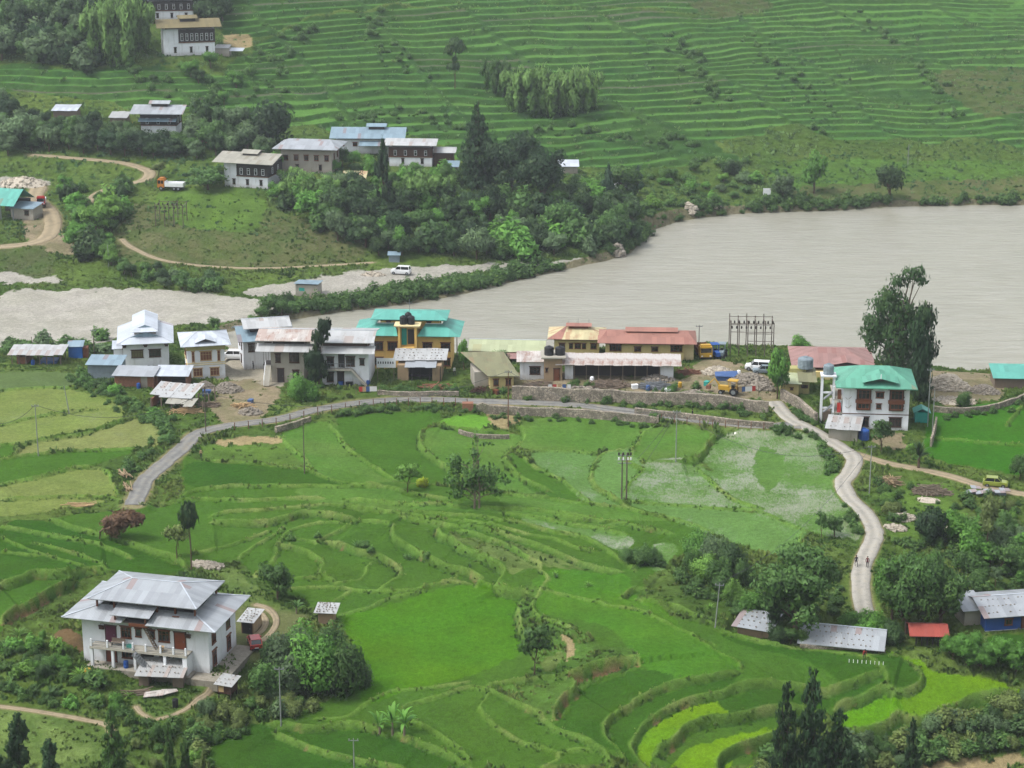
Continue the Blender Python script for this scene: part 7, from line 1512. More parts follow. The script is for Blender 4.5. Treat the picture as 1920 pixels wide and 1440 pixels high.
def car(u, v, yaw, paint, label, L=3.7, H=1.5, Wd=1.62, suv=False, name='car', cat='car', group=None):
    x, y, z = ground(u, v); o = empty(name, (x, y, z + .02), R(yaw), label=label, cat=cat, group=group); l = L / 2; w = Wd / 2; b = .95 * H * .6 + .05
    tail = [(-l, w * .9, .35, b * .95, w * .85, b), (-l + .08, w, .28, b, w * .9, b + .06)]
    hood = [(l - 1.0 if not suv else l - .9, w, .26, b, w * .92, b + .03), (l - .12, w * .95, .28, b * .9, w * .85, b * .93), (l, w * .85, .36, b * .75, w * .75, b * .8)]
    loft(tail + hood, paint, 'body', o)
    loft([(-l + (.1 if suv else .18), w * .86, b, b + .02, w * .84, b + .04), (-l + (.3 if suv else .5), w * .85, b, b + .05, w * .76, H - .04), (l - 1.55, w * .85, b, b + .05, w * .76, H - .04), (l - .95, w * .84, b, b + .02, w * .82, b + .05)], 'glass', 'glazing', o)
    a = MB().m(paint); a.slab([(-l + (.28 if suv else .46), -w * .78, H), (l - 1.5, -w * .78, H), (l - 1.5, w * .78, H), (-l + (.28 if suv else .46), w * .78, H)], .06)
    for s in (-1, 1):
        a.bar((l - 1.5, s * w * .79, H - .03), (l - .95, s * w * .86, b), .07); a.bar((-l + (.3 if suv else .5), s * w * .79, H - .03), (-l + .15, s * w * .86, b), .12); a.bar((-.1, s * w * .8, H - .03), (-.15, s * w * .88, b), .09)
    a.build('roof', o)
    for s in (-1, 1):
        MB().m('trim_white').box(l - .1, l + .01, s * w * .6 - .14, s * w * .6 + .14, b * .62, b * .78).build('headlight', o); MB().m('cloth_maroon').box(-l - .015, -l + .08, s * w * .75 - .1, s * w * .75 + .1, b * .7, b * .95).build('tail_light', o); MB().m(paint).box(l - 1.15, l - 1.0, s * (w + .08) - .08, s * (w + .08) + .08, b, b + .13).build('mirror', o)
    a = MB().m('black_plastic'); a.box(-l - .03, -l + .05, -w * .8, w * .8, .28, .48); a.box(l - .04, l + .04, -w * .75, w * .75, .28, .48); a.build('bumper', o)
    MB().m('trim_white').box(-l - .04, -l - .03, -.25, .25, .5, .62).build('number_plate', o)
    wheels(o, (-l + .65, l - .68), w - .1, .31 if not suv else .36, .2); return o
car(478, 1212, 104, 'red_paint', 'red hatchback parked on the track beside the farmhouse')
car(1866, 912, -14, 'lime_paint', 'lime green hatchback on the dirt track at the right')
car(1421, 694, 168, 'white_paint', 'white estate car on the dirt yard near the lattice frame', L=4.4, H=1.7, Wd=1.75, suv=True)
car(1433, 700, 180, 'grey_blue_paint', 'grey car half hidden behind the lane junction tree', L=4.0)
car(438, 673, 176, 'white_paint', 'white pickup like car parked between the cream house and rusty house', L=4.8, H=1.7, Wd=1.8, suv=True)
car(752, 514, 168, 'white_paint', 'small white van parked on the far sand strip', L=4.4, H=1.9, Wd=1.8, suv=True, name='van', cat='van')
def truck(u, v, yaw, cab, bed, label, L=6.5, S=1.0):
    x, y, z = ground(u, v); o = empty('truck', (x, y, z + .02), R(yaw), label=label, cat='truck'); o.scale = (S, S, S); l = L / 2
    a = MB().m(cab); a.box(l - 1.7, l, -1.1, 1.1, .7, 1.6); a.box(l - 1.7, l - 1.5, -1.1, 1.1, 1.6, 2.7); a.box(l - 1.5, l - .1, -1.08, 1.08, 2.45, 2.7); [a.bar((l - .05, s * 1.04, 1.6), (l - .2, s * 1.02, 2.5), .1) for s in (-1, 1)]; [a.box(l - .95, l - .85, s * 1.05 - .03, s * 1.05 + .03, 1.6, 2.5) for s in (-1, 1)]; a.box(l - 1.4, l - .4, -.9, .9, 2.7, 2.95); a.build('cab', o)
    MB().m('glass').box(l - 1.5, l - .12, -1.0, 1.0, 1.6, 2.45).build('windscreen', o)
    MB().m('black_plastic').box(-l + .1, l - .2, -.45, .45, .55, .85).build('chassis', o)
    a = MB().m(bed); a.box(-l, l - 1.85, -1.15, 1.15, .95, 1.05); a.box(-l, -l + .1, -1.15, 1.15, 1.05, 1.95); a.box(l - 1.95, l - 1.85, -1.15, 1.15, 1.05, 2.2); a.box(-l + .1, l - 1.95, -1.15, -1.05, 1.05, 1.9); a.box(-l + .1, l - 1.95, 1.05, 1.15, 1.05, 1.9)
    for k in range(6): [a.box(-l + .3 + k * .72, -l + .42 + k * .72, s * 1.19 - .035, s * 1.19 + .035, .95, 1.9) for s in (-1, 1)]
    a.build('cargo_bed', o)
    for s in (-1, 1): MB().m('trim_white').box(l - .02, l + .03, s * .75 - .15, s * .75 + .15, .95, 1.15).build('headlight', o)
    MB().m('black_plastic').box(l, l + .06, -1.05, 1.05, .55, .85).build('bumper', o); wheels(o, (-l + 1.3, -l + 2.35, l - .9), .98, .5, .32); return o
truck(322, 356, 172, 'orange_paint', 'trim_white', 'orange cab tipper truck with white bed on the far meadow track'); truck(1318, 670, -84, 'yellow_paint', 'wood_brown', 'yellow truck facing the viewer beside the red roofed building', 6.0)
truck(78, 386, -80, 'red_paint', 'trim_white', 'small red and white truck on the workshop track', 5.0, .9)
def tractor(u, v, yaw, paint, label, bucket=False, name='tractor'):
    x, y, z = ground(u, v); o = empty(name, (x, y, z + .02), R(yaw), label=label, cat='tractor' if not bucket else 'digger')
    a = MB().m(paint); a.box(.2, 1.9, -.4, .4, .8, 1.5); a.box(-1.2, .2, -.55, .55, .7, 1.2); a.bar((-1.2, -.5, 1.2), (-1.2, -.5, 2.5), .1); a.bar((-1.2, .5, 1.2), (-1.2, .5, 2.5), .1); a.bar((.1, -.5, 1.2), (.1, -.5, 2.5), .1); a.bar((.1, .5, 1.2), (.1, .5, 2.5), .1); a.box(-1.4, .3, -.7, .7, 2.5, 2.6); a.build('body', o)
    MB().m('black_plastic').box(-.8, -.3, -.25, .25, 1.2, 1.7).build('seat', o)
    if bucket:
        MB().m(paint).tube([(1.6, 0, 1.2), (2.6, 0, 2.6), (3.7, 0, 1.4)], [.16, .14, .1], 6).build('arm', o); MB().m('steel_rust').box(3.3, 4.0, -.4, .4, .7, 1.3).build('bucket', o)
    wheels(o, (-.8,), .75, .7, .35); wheels(o, (1.4,), .6, .42, .25); return o
tractor(1341, 672, -80, 'blue_paint', 'dark blue tractor right of the yellow truck'); tractor(1353, 671, -100, 'grey_blue_paint', 'grey tractor near the stacked planks'); tractor(1368, 740, 160, 'yellow_paint', 'rusty yellow digger on the rubble above the stone wall', True, 'digger')
# ------------------------------------------------------------------ walls of stone
def stone_wall(line, h, th, label, mat='masonry', name='stone_wall', back=0.0, h2=None, zoff=0):
    P = smooth(plan(pts(line)), 6); n = len(P); d = np.gradient(P, axis=0); d /= np.linalg.norm(d, axis=1)[:, None]; nr = np.c_[-d[:, 1], d[:, 0]]; a = MB().m(mat); rows_ = []
    for i, (p, q) in enumerate(zip(P, nr)):
        zb = float(min(terr(*p), terr(*(p - q * .8)))) - .5 + zoff; zt = zb + .5 + (h + ((h2 or h) - h) * i / (n - 1)) * (1 + .025 * math.sin(i * 1.7)); f = p - q * th / 2; k = p + q * th / 2
        rows_.append([(f[0], f[1], zb), (f[0], f[1], zt), (k[0], k[1], zt + .02), (k[0], k[1], zb)])
    for i in range(n - 1):
        for k in range(4): j = (k + 1) % 4; a.poly([rows_[i][k], rows_[i + 1][k], rows_[i + 1][j], rows_[i][j]])
    a.poly(rows_[0]); a.poly(rows_[-1][::-1]); return tag(a.build(name), label, 'stone wall')
stone_wall("893,776 1000,779 1100,783 1180,789 1235,795", 1.5, .5, 'grey stone retaining wall holding up the middle of the road')
stone_wall("517,812 550,802 582,792", 1.1, .5, 'short stone retaining wall under the left road bend')
stone_wall("960,748 1060,750 1150,750 1250,758 1330,764 1440,776", 2.3, .6, 'long rubble stone wall between the road and the village yards', h2=2.0)
stone_wall("1190,778 1300,790 1400,803 1450,806", .9, .5, 'low stone wall just above the right part of the road')
stone_wall("1465,745 1500,770 1530,796", 1.8, .6, 'dark mossy stone wall beside the top of the lane')
stone_wall("1750,772 1800,776 1860,770 1905,756 1925,745", 1.0, .4, 'pale stone wall round the gravel yard above the right field')
stone_wall("708,742 760,744 860,740", .8, .4, 'low broken stone wall before the mud shed')
stone_wall("860,812 900,818 955,818", .7, .4, 'short field wall of round stones below the road')
stone_wall("1500,1213 1590,1222 1660,1236", .5, .4, 'low stone edging behind the lime green terrace')
stone_wall("1745,838 1752,815 1755,800", 1.6, .3, 'grey block wall beside the teal booth', 'wall_concrete' if False else 'masonry')
tag(MB().m('brick').box(-.9, .9, 0, 1.2, -.3, 1.3).build('brick_post', None, ground(877, 771), 0), 'small ruined brick pier beside the road', 'brick pier')
# ------------------------------------------------------------------ heaps
def heap(u, v, wpx, hm, mat, label, name='stone_heap', cat='heap', n=150, rs=(.12, .34), dp=.6, core=True):
    x, y, z = ground(u, v); w = wpx * math.hypot(y, CAM_H) / FPX; a = MB().m(mat); rd = random.Random(int(u * 7 + v))
    if core:
        G = 14; g = [[0] * (G + 1) for _ in range(G + 1)]
        for i in range(G + 1):
            for j in range(G + 1):
                p, q = 2 * i / G - 1, 2 * j / G - 1; r = math.hypot(p, q); hh = hm * max(0, 1 - r ** 1.6) * (.75 + .5 * float(vnoise(p * 3 + u, q * 3 + v, 7))); X, Y = p * w / 2, q * w / 2 * dp; g[i][j] = (X, Y, float(terr(x + X, y + Y)) - z + hh - .08 - (.3 if r > .98 else 0))
        for i in range(G):
            for j in range(G): a.poly([g[i][j], g[i + 1][j], g[i + 1][j + 1], g[i][j + 1]])
    for _ in range(n):
        t = rd.uniform(0, 6.28); r = rd.random() ** .6; X, Y = math.cos(t) * r * w / 2, math.sin(t) * r * w / 2 * dp; s = rd.uniform(*rs); a.ell((X, Y, float(terr(x + X, y + Y)) - z + hm * (1 - r ** 1.6) * .9 + s * .2), (s * rd.uniform(.7, 1.3), s * rd.uniform(.7, 1.3), s * .7), 5, 3, .7)
    o = a.build(name, None, (x, y, z)); return tag(o, label, cat)
def sticks(u, v, wpx, hm, label, mat='stick', n=90, ln=(1.2, 3.2), r=.06, name='woodpile', cat='woodpile', flat=.25, dp=.5, ang=None):
    x, y, z = ground(u, v); w = wpx * math.hypot(y, CAM_H) / FPX; a = MB().m(mat); rd = random.Random(int(u * 3 + v))
    for _ in range(n):
        t = rd.uniform(0, 6.28); q = rd.random() ** .5; X, Y = math.cos(t) * q * w * .42, math.sin(t) * q * w * .42 * dp; L = rd.uniform(*ln) / 2; b = rd.uniform(-.6, .6) if ang is None else ang + rd.uniform(-.15, .15); b += rd.choice((0, math.pi / 2)) if ang is None and rd.random() < .3 else 0; Z = hm * (1 - q) * rd.uniform(.3, 1) + .1 + float(terr(x + X, y + Y)) - z; e = rd.uniform(-flat, flat) * L
        a.bar((X - math.cos(b) * L, Y - math.sin(b) * L, Z - e), (X + math.cos(b) * L, Y + math.sin(b) * L, Z + e), r * rd.uniform(1, 2.2))
    o = a.build(name, None, (x, y, z)); return tag(o, label, cat)
heap(385, 730, 42, 1.5, 'stone', 'left grey gravel heap behind the timber shed', n=260, rs=(.12, .26)); heap(425, 733, 64, 1.6, 'stone', 'wide grey stone heap right of the timber shed', n=380, rs=(.12, .28))
heap(1775, 728, 95, 2.6, 'stone_light', 'large pinkish rubble heap at the river edge behind the gravel yard', n=600, rs=(.15, .4), dp=.5); heap(1845, 736, 60, 1.4, 'stone', 'low grey gravel heap right of the large rubble heap', n=200)
heap(1405, 716, 80, 1.5, 'stone', 'dark rubble heap behind the stone wall near the digger', n=380, rs=(.15, .45)); heap(1345, 700, 60, 1.2, 'stone_light', 'pale rubble heap beside the blue tarpaulin', n=260, rs=(.15, .4)); heap(1300, 745, 80, 1.0, 'stone', 'loose stone slope below the yard on the long wall', n=240, rs=(.15, .4))
heap(470, 775, 44, .9, 'stone', 'small heap of grey debris by the road', n=120, rs=(.12, .4)); heap(390, 1062, 62, .6, 'stone_light', 'pale stone heap behind the farmhouse', n=260, rs=(.12, .3), dp=.5); heap(1695, 972, 52, .5, 'stone_light', 'patch of pale rocks on the stony yard', n=260, rs=(.12, .35)); heap(1740, 938, 54, .35, 'stone_light', 'flat pale sand heap in the stony yard', n=20, rs=(.05, .12), name='sand_heap'); heap(1345, 390, 20, .8, 'stone_light', 'boulders on the far bank below the scrub slope', n=16, rs=(.4, .8), core=False, name='boulders', cat='boulders'); heap(1298, 394, 22, 1.2, 'stone_light', 'large pale boulders at the far water edge', n=10, rs=(.6, 1.2), core=False, name='boulders', cat='boulders')
heap(45, 345, 90, 1.8, 'stone_light', 'broad pale sand and gravel heap above the workshop', n=120, rs=(.2, .5)); heap(1160, 474, 26, 1.4, 'stone', 'dark rocks at the tip of the far sand strip', n=30, rs=(.5, 1.0), core=False, name='boulders', cat='boulders'); heap(700, 516, 46, .8, 'stone_light', 'pale gravel heap on the far sand strip', n=80, dp=.4)
sticks(1745, 925, 72, 1.6, 'big heap of dry branches on the stony yard', mat='bark_pale', n=150); sticks(1668, 908, 40, 1.4, 'tangle of pale dead branches right of the lane', n=60); sticks(1670, 702, 1, 1, 'x', n=0) if False else None
sticks(350, 772, 60, .9, 'scattered timber at the end of the timber shed', n=60, mat='wood_pale'); sticks(395, 762, 36, .9, 'stacked planks right of the timber shed', n=50, mat='wood_grey'); sticks(455, 762, 40, .6, 'pile of boards beside the rubble by the road', n=40, mat='wood_pale')
sticks(1345, 668, 34, 1.6, 'red and white planks stacked behind the tractors', n=40, mat='wood_brown'); sticks(1290, 700, 44, .8, 'rusty scrap pile right of the long shed', mat='steel_rust', n=70); sticks(1140, 722, 90, .7, 'long low row of scrap before the long open shed', mat='wood_grey', n=150); sticks(1230, 726, 70, .8, 'grey scrap heap at the right end of the long shed', mat='steel', n=110); sticks(1010, 722, 50, .7, 'firewood before the pinkish tank house', n=60, mat='wood_grey'); sticks(905, 735, 36, 1.0, 'dark stacked wood left of the pale yellow cottage', n=60, mat='wood_dark')
sticks(235, 890, 26, .5, 'fallen reddish poles in the hedge left of the road', n=16, mat='stick', ln=(2, 4), ang=-1.1); sticks(242, 915, 22, .5, 'lower bundle of fallen poles in the hedge by the road', n=12, ln=(2, 4), ang=-1.2); sticks(150, 948, 36, .4, 'yellow bamboo poles lying by the lower pale paddy', n=14, mat='wood_pale', ln=(2, 4), ang=.2); sticks(262, 1300, 40, .4, 'long dark boards lying left of the porch shed', n=14, mat='wood_grey', ln=(2, 4), ang=.2)
sticks(820, 728, 60, .8, 'loose wood and bricks before the mud shed', n=60, mat='brick'); sticks(380, 268, 10, 1.4, 'orange planks leaning in the far trees', n=16, mat='brick', ln=(1.5, 3))
a = MB().m('tin_rusty'); a.slab([(-2, -.6, .2), (.4, -.7, .35), (.6, .6, .5), (-1.8, .7, .3)]); a.slab([(.2, -.6, .3), (2.2, -.3, .6), (2.0, .8, .4), (.2, .7, .5)]); tag(a.build('tin_sheets', None, ground(300, 1304), .15), 'rusty corrugated sheets lying below the porch shed', 'tin sheets')
a = MB().m('tin_silver'); [a.slab([(x, y, .5 + .1 * i), (x + 1.6, y + .2, .8), (x + 1.4, y + 1.2, .9), (x - .1, y + 1.1, .6 + .1 * i)]) for i, (x, y) in enumerate(((-3, 0), (-1.6, -.5), (-.3, .3), (1.2, -.2), (2.0, .6), (-2.2, 1.1)))]; a.m('grey_blue_paint').box(-2.5, 3, 1.2, 1.4, -.3, .5); tag(a.build('tin_sheets', None, ground(1850, 932), -.1), 'jumbled silver tin sheets below the lime green car', 'tin sheets')
a = MB().m('tarp_blue'); a.slab([(-2, -.8, .9), (2, -.8, .7), (1.9, 1.0, 1.3), (-1.9, 1.2, 1.1)]); a.box(-1.8, 1.8, -.6, .8, -.2, .65); tag(a.build('tarpaulin', None, ground(1362, 712), 0), 'light blue tarpaulin over goods in the scrap yard', 'tarpaulin')
a = MB().m('tarp_blue'); a.box(-.7, .7, -.4, .5, 0, 1.0); tag(a.build('blue_bin', None, ground(388, 742), 0), 'bright blue plastic bin at the end of the timber shed', 'bin')
P, o = root('substation', 'x', 'x') if False else (PL['substation'], None)
heap(560, 716, 40, .5, 'stone', 'low grey rubble before the rusty roofed house', n=90, rs=(.1, .3)); heap(1235, 712, 60, .7, 'stone', 'mixed rubble at the right end of the long shed', n=160, rs=(.12, .4)); heap(1430, 728, 50, .9, 'stone', 'dark slate like rubble left of the lane junction tree', n=160, rs=(.15, .45)); heap(1080, 735, 90, .5, 'stone', 'row of grey debris on the long stone wall', n=160, rs=(.12, .4)); heap(1790, 752, 90, .4, 'stone_light', 'scattered pale stones across the gravel yard', n=140, rs=(.1, .3)); heap(1680, 992, 44, .5, 'stone_light', 'pale rocks on the lower stony yard', n=140, rs=(.12, .4)); heap(1795, 995, 50, .4, 'stone_light', 'pale rock outcrop right of the round dark tree', n=150, rs=(.12, .4))
for i, (u, v, m, l) in enumerate(((1190, 728, 'trim_white', 'white sack among the scrap before the long shed'), (1215, 732, 'tarp_blue', 'small blue box among the scrap before the long shed'), (1252, 736, 'trim_white', 'pale bundle on the grey scrap heap'), (1275, 726, 'yellow_paint', 'yellow can by the rusty scrap'), (1325, 722, 'teal_sheet', 'teal crate in the scrap yard'), (1385, 704, 'trim_white', 'white crate behind the digger'), (640, 722, 'blue_paint', 'blue drum under the stair of the white wing'), (690, 722, 'blue_paint', 'blue drum at the right corner of the white wing'), (655, 723, 'black_plastic', 'black drum under the white wing'), (1110, 716, 'trim_white', 'white sack before the open long shed'), (930, 738, 'wood_brown', 'brown crate below the pale cottage'), (260, 728, 'blue_paint', 'blue drum before the brick shed'), (470, 756, 'tarp_blue', 'blue box on the debris by the road'), (62, 684, 'blue_paint', 'blue drum under the open sided shed'))):
    a = MB().m(m); a.lathe([(0, 0), (.34, 0), (.38, .4), (.34, .85), (.2, .95), (0, .95)], n=8) if i % 2 else a.box(-.5, .5, -.35, .35, -.1, .6).box(-.54, .54, -.39, .39, .6, .68); nm_ = l.split()[1] if l.split()[1] in ('drum', 'crate', 'sack', 'box', 'can', 'bundle') else 'crate'; tag(a.build(nm_, None, ground(u, v), random.uniform(0, 3)), l, nm_)
# washing lines in the yards
for i, (u, v, L, l) in enumerate(((1050, 738, 5, 'washing line with cloths before the brick roofed house'), (690, 742, 4, 'washing line with cloths below the white wing'), (1400, 742, 4, 'washing line with cloths near the digger'))):
    x, y, z = ground(u, v); o = empty('washing_line', (x, y, z), .1 * i, label=l, cat='washing line'); a = MB().m('wood_grey'); a.bar((-L / 2, 0, -.3), (-L / 2, 0, 1.7), .07); a.bar((L / 2, 0, -.3), (L / 2, 0, 1.7), .07); a.bar((-L / 2, 0, 1.65), (L / 2, 0, 1.65), .03); a.build('line_frame', o)
    for k in range(5): q = -L / 2 + .5 + k * (L - 1) / 5; MB().m(('cloth_white', 'cloth_red', 'cloth_tan', 'tarp_blue', 'cloth_white')[(k + i) % 5]).slab([(q, -.03, .75), (q + .6, -.05, .8), (q + .6, .0, 1.64), (q, .0, 1.64)], .02).build('cloth', o)
# ------------------------------------------------------------------ lattice frames of posts
def lattice(key, name, label, n, h, mat):
    P = PL[key]; W = P['w']; o = empty(name, P['loc'], P['rz'], label=label, cat='power frame'); D = P['d']
    me = None
    for i in range(n):
        for y in (0, D):
            x = -W / 2 + W * i / (n - 1); MB().m(mat).box(x - .08, x + .08, y - .08, y + .08, -1.2, h * (1 if i % 2 else 1.06)).build('post', o)
    for z in (h * .97, h * .72, h * .45):
        for y in (0, D): MB().m(mat).bar((-W / 2 if z > h * .6 else -W * .1, y, z), (W / 2, y, z), .09).build('beam', o)
    for i in range(n): x = -W / 2 + W * i / (n - 1); MB().m(mat).bar((x, -.3, h * .93), (x, D + .3, h * .93), .12).build('cross_beam', o)
    for i in range(n * 3): x = -W / 2 + W * (i + .5) / (n * 3); MB().m('timber_black').lathe([(0, 0), (.12, 0), (.16, .25), (.1, .5), (0, .5)], (x, 0), 6).build('insulator', o, (0, 0, h * .97 + .06 if i % 2 else h * .9 - .5))
    return o
lattice('substation', 'power_frame', 'tall lattice frame of posts and beams by the river', 6, 6.2, 'pole_dark'); lattice('far_substation', 'power_frame', 'faint post frame on the far scrubby meadow', 4, 5.2, 'pole_dark')
# ------------------------------------------------------------------ poles and wires
def pole(u, v, hpx, label, mat='pole_grey', arms=1, r=.09, lean=0, name='utility_pole', xf=0, group=None):
    x, y, z = ground(u, v); h = hpx * math.hypot(y, CAM_H) / FPX / .95; o = empty(name, (x, y, z), 0, label=label, cat='utility pole', group=group); o.rotation_euler = (0, lean, 0)
    MB().m(mat).tube([(0, 0, -.5), (0, 0, h * .5), (0, 0, h)], [r, r * .85, r * .6], 8).build('post', o)
    for i in range(arms):
        MB().m('steel').box(-.6, .6, -.04, .04, h - .35 - i * .8, h - .25 - i * .8).build('crossarm', o)
        for k in (-.5, 0, .5): MB().m('pole_grey').lathe([(0, 0), (.07, 0), (.05, .2), (0, .2)], n=6).build('insulator', o, (k, 0, h - .25 - i * .8))
    return (x, y, z + h - .1)
PT = {}
for k, u, v, h, lab, m, ar in (('a', 72, 855, 96, 'pale pole in the lower pale paddy at left', 'pole_grey', 1), ('b', 130, 776, 52, 'short leaning pole among the upper pale paddies', 'pole_grey', 0), ('c', 386, 810, 74, 'dark pole where the road bends by the hedge', 'pole_dark', 1), ('d', 571, 888, 98, 'slim dark pole in the field right of the road', 'pole_dark', 0), ('e', 953, 800, 104, 'rusty slender pole below the pale yellow cottage', 'steel_rust', 1), ('f', 1267, 866, 96, 'grey pole with stay wire among the narrow paddies', 'pole_grey', 1), ('h', 1630, 925, 90, 'pale pole right of the lane bend', 'pole_grey', 1), ('i', 527, 1360, 112, 'grey pole on the slope under the big thicket', 'pole_grey', 1), ('j', 664, 1446, 64, 'grey pole cut by the bottom edge', 'pole_grey', 1), ('k', 1341, 1176, 84, 'leaning pale pole left of the stone roofed hut', 'pole_grey', 1), ('l', 1739, 800, 108, 'white pole right of the green roofed house', 'pole_grey', 1), ('m', 1748, 812, 80, 'shorter flag like pole beside the white pole', 'pole_grey', 0), ('n', 177, 668, 50, 'dark pole between the blue cabin and white house', 'pole_dark', 1), ('o', 61, 660, 28, 'short dark pole on the sand edge at far left', 'pole_dark', 0), ('p', 182, 126, 34, 'thin pale pole before the top left wood', 'pole_grey', 0), ('q', 1702, 310, 38, 'white pole on the far river meadow', 'pole_grey', 0), ('r', 1310, 660, 50, 'dark pole behind the yellow truck', 'pole_dark', 1), ('s', 857, 668, 60, 'thin pole right of the yellow house', 'pole_dark', 0), ('t', 204, 500, 40, 'grey pole on the scrub above the sand', 'pole_grey', 0), ('w', 207, 812, 1, '', '', 0)):
    if m: PT[k] = pole(u, v, h, lab, m, ar, lean={'b': -.12, 'k': .07}.get(k, 0))
x, y, z = ground(1170, 936); o = empty('utility_pole', (x, y, z), 0, label='twin post pole with switchgear in the flooded paddies', cat='utility pole'); h = 7.2
for s in (-.35, .35): MB().m('pole_dark').tube([(s, 0, -.5), (s, 0, h)], [.12, .09], 8).build('post', o)
for q in (.3, 1.0, 1.5): MB().m('steel').box(-1.0, 1.0, -.06, .06, h - q - .1, h - q).build('crossarm', o)
for k in (-.85, -.2, .5, .9): MB().m('timber_black').lathe([(0, 0), (.14, 0), (.14, .4), (0, .4)], n=8).build('insulator', o, (k, 0, h - .3)); MB().m('trim_white').lathe([(0, 0), (.12, 0), (.1, .35), (0, .35)], n=8).build('insulator', o, (k, -.1, h - 1.0))
PT['g'] = (x, y, z + h)
def wire(A, B, sag, label, off=0, r=.03):
    A = Vector(A) + Vector((off, 0, 0)); B = Vector(B) + Vector((off, 0, 0)); a = MB().m('wire'); a.tube([A.lerp(B, t) - Vector((0, 0, 4 * sag * t * (1 - t))) for t in np.linspace(0, 1, 14)], r, 4); tag(a.build('overhead_wire'), label, 'wire', 'overhead wires')
g = lambda u, v: Vector(ground(u, v))
wire(PT['a'], PT['c'], 3, 'wire sagging from the paddy pole to the road bend pole'); wire(PT['a'], g(-40, 850) + Vector((0, 0, 6)), 2.0, 'wire from the paddy pole out of the left edge'); wire(PT['f'], g(1195, 860), .3, 'left stay wire of the grey pole in the narrow paddies'); wire(PT['f'], g(1214, 862), .3, 'right stay wire of the grey pole in the narrow paddies'); wire(PT['e'], PT['f'], 2.5, 'wire from the rusty pole to the grey paddy pole'); wire(PT['f'], PT['h'], 4, 'long wire from the grey paddy pole to the lane pole'); wire(PT['c'], PT['e'], 4, 'long wire along the road'); wire(PT['k'], PT['h'], 3, 'wire from the leaning pole up to the lane pole')
# roadside fence posts
PS = []
for i, u in enumerate(list(range(440, 690, 26)) + list(range(700, 880, 22)) + list(range(1240, 1450, 24))):
    v = float(np.interp(u, [430, 520, 600, 700, 800, 900, 1240, 1330, 1450], [808, 797, 777, 762, 759, 762, 790, 801, 807])); x, y, z = ground(u, v)
    if i == 0: fp = MB().m('steel_rust').box(-.06, .06, -.06, .06, -.4, 1.3).mesh('fence_post')
    o = link('fence_post', fp, None, (x, y, z)); tag(o, 'thin rusty post in the wire fence along the outer road edge', 'fence post', 'roadside fence posts'); PS.append((x, y, z))
a = MB().m('wire')
for i in range(len(PS) - 1):
    if math.dist(PS[i], PS[i + 1]) < 6:
        for z in (.6, 1.15): a.bar(Vector(PS[i]) + Vector((0, 0, z)), Vector(PS[i + 1]) + Vector((0, 0, z)), .03)
tag(a.build('fence_wire'), 'thin wires strung along the rusty roadside posts', 'fence wire')
# ------------------------------------------------------------------ people
def person(u, v, label, top='cloth_dark', legs='cloth_dark', h=1.65, rz=0, stride=.12, bend=0.0, hat=None, z=None, loc=None):
    x, y, zz = loc or ground(u, v); s = h / 1.75
    V = [(0, 0, .95), (0, -.01 - bend * .25, 1.2), (0, -bend * .55, 1.42), (0, -bend * .65, 1.52), (0, -bend * .75, 1.66), (-.1, 0, .88), (-.11, stride, .48), (-.11, stride * .6, .07), (.1, 0, .88), (.11, -stride, .48), (.11, -stride * 1.5, .07), (-.2, -bend * .55, 1.4), (-.26, .03 - bend * .5, 1.13), (-.24, -.1 - bend * .5, .88), (.2, -bend * .55, 1.4), (.26, .03 - bend * .5, 1.13), (.24, -.1 - bend * .5, .88), (-.11, stride * .6 - .14, .04), (.11, -stride * 1.5 - .14, .04), (-.24, -.13 - bend * .5, .8), (.24, -.13 - bend * .5, .8)]
    E = [(0, 1), (1, 2), (2, 3), (3, 4), (0, 5), (5, 6), (6, 7), (0, 8), (8, 9), (9, 10), (2, 11), (11, 12), (12, 13), (2, 14), (14, 15), (15, 16), (7, 17), (10, 18), (13, 19), (16, 20)]
    rad = [.14, .14, .15, .055, .1, .09, .06, .045, .09, .06, .045, .06, .045, .035, .06, .045, .035, .04, .04, .04, .04]
    me = bpy.data.meshes.new('person'); me.from_pydata(V, E, []); me.materials.append(M[top]); me.materials.append(M[legs]); me.materials.append(M['skin'])
    o = bpy.data.objects.new('person', me); COL.objects.link(o); m = o.modifiers.new('skin', 'SKIN'); me.skin_vertices.new() if not me.skin_vertices else None
    for i, q in enumerate(me.skin_vertices[0].data): q.radius = (rad[i], rad[i] * (.75 if i < 3 else 1)); q.use_root = (i == 0)
    m2 = o.modifiers.new('sub', 'SUBSURF'); m2.levels = m2.render_levels = 1
    dg = bpy.context.evaluated_depsgraph_get(); nm = bpy.data.meshes.new_from_object(o.evaluated_get(dg)); o.modifiers.clear(); o.data = nm
    for p_ in nm.polygons:
        c = p_.center; p_.material_index = 2 if c.z > 1.5 or (abs(c.x) > .18 and c.z < .92) else (0 if c.z > .92 else 1)
    nm.polygons.foreach_set('use_smooth', [True] * len(nm.polygons))
    o.location = (x, y, zz); o.rotation_euler = (0, 0, rz); o.scale = (s, s, s); tag(o, label, 'person')
    MB().m(hat or 'hair').ell((0, .02 - bend * .75, 1.68), (.115, .12, .1), 8, 5).build('hair' if not hat else 'hat', o); return o
person(1605, 1062, 'person in dark clothes walking on the left side of the lane', rz=.2, stride=.16); person(1626, 1064, 'person in maroon top walking on the right side of the lane', 'cloth_maroon', rz=-.2); person(475, 694, 'person in dark clothes standing in the courtyard by the rusty roofed house', h=1.7, rz=2); person(479, 688, 'person in white shirt in the courtyard behind the dark clothed person', 'cloth_white', rz=1)
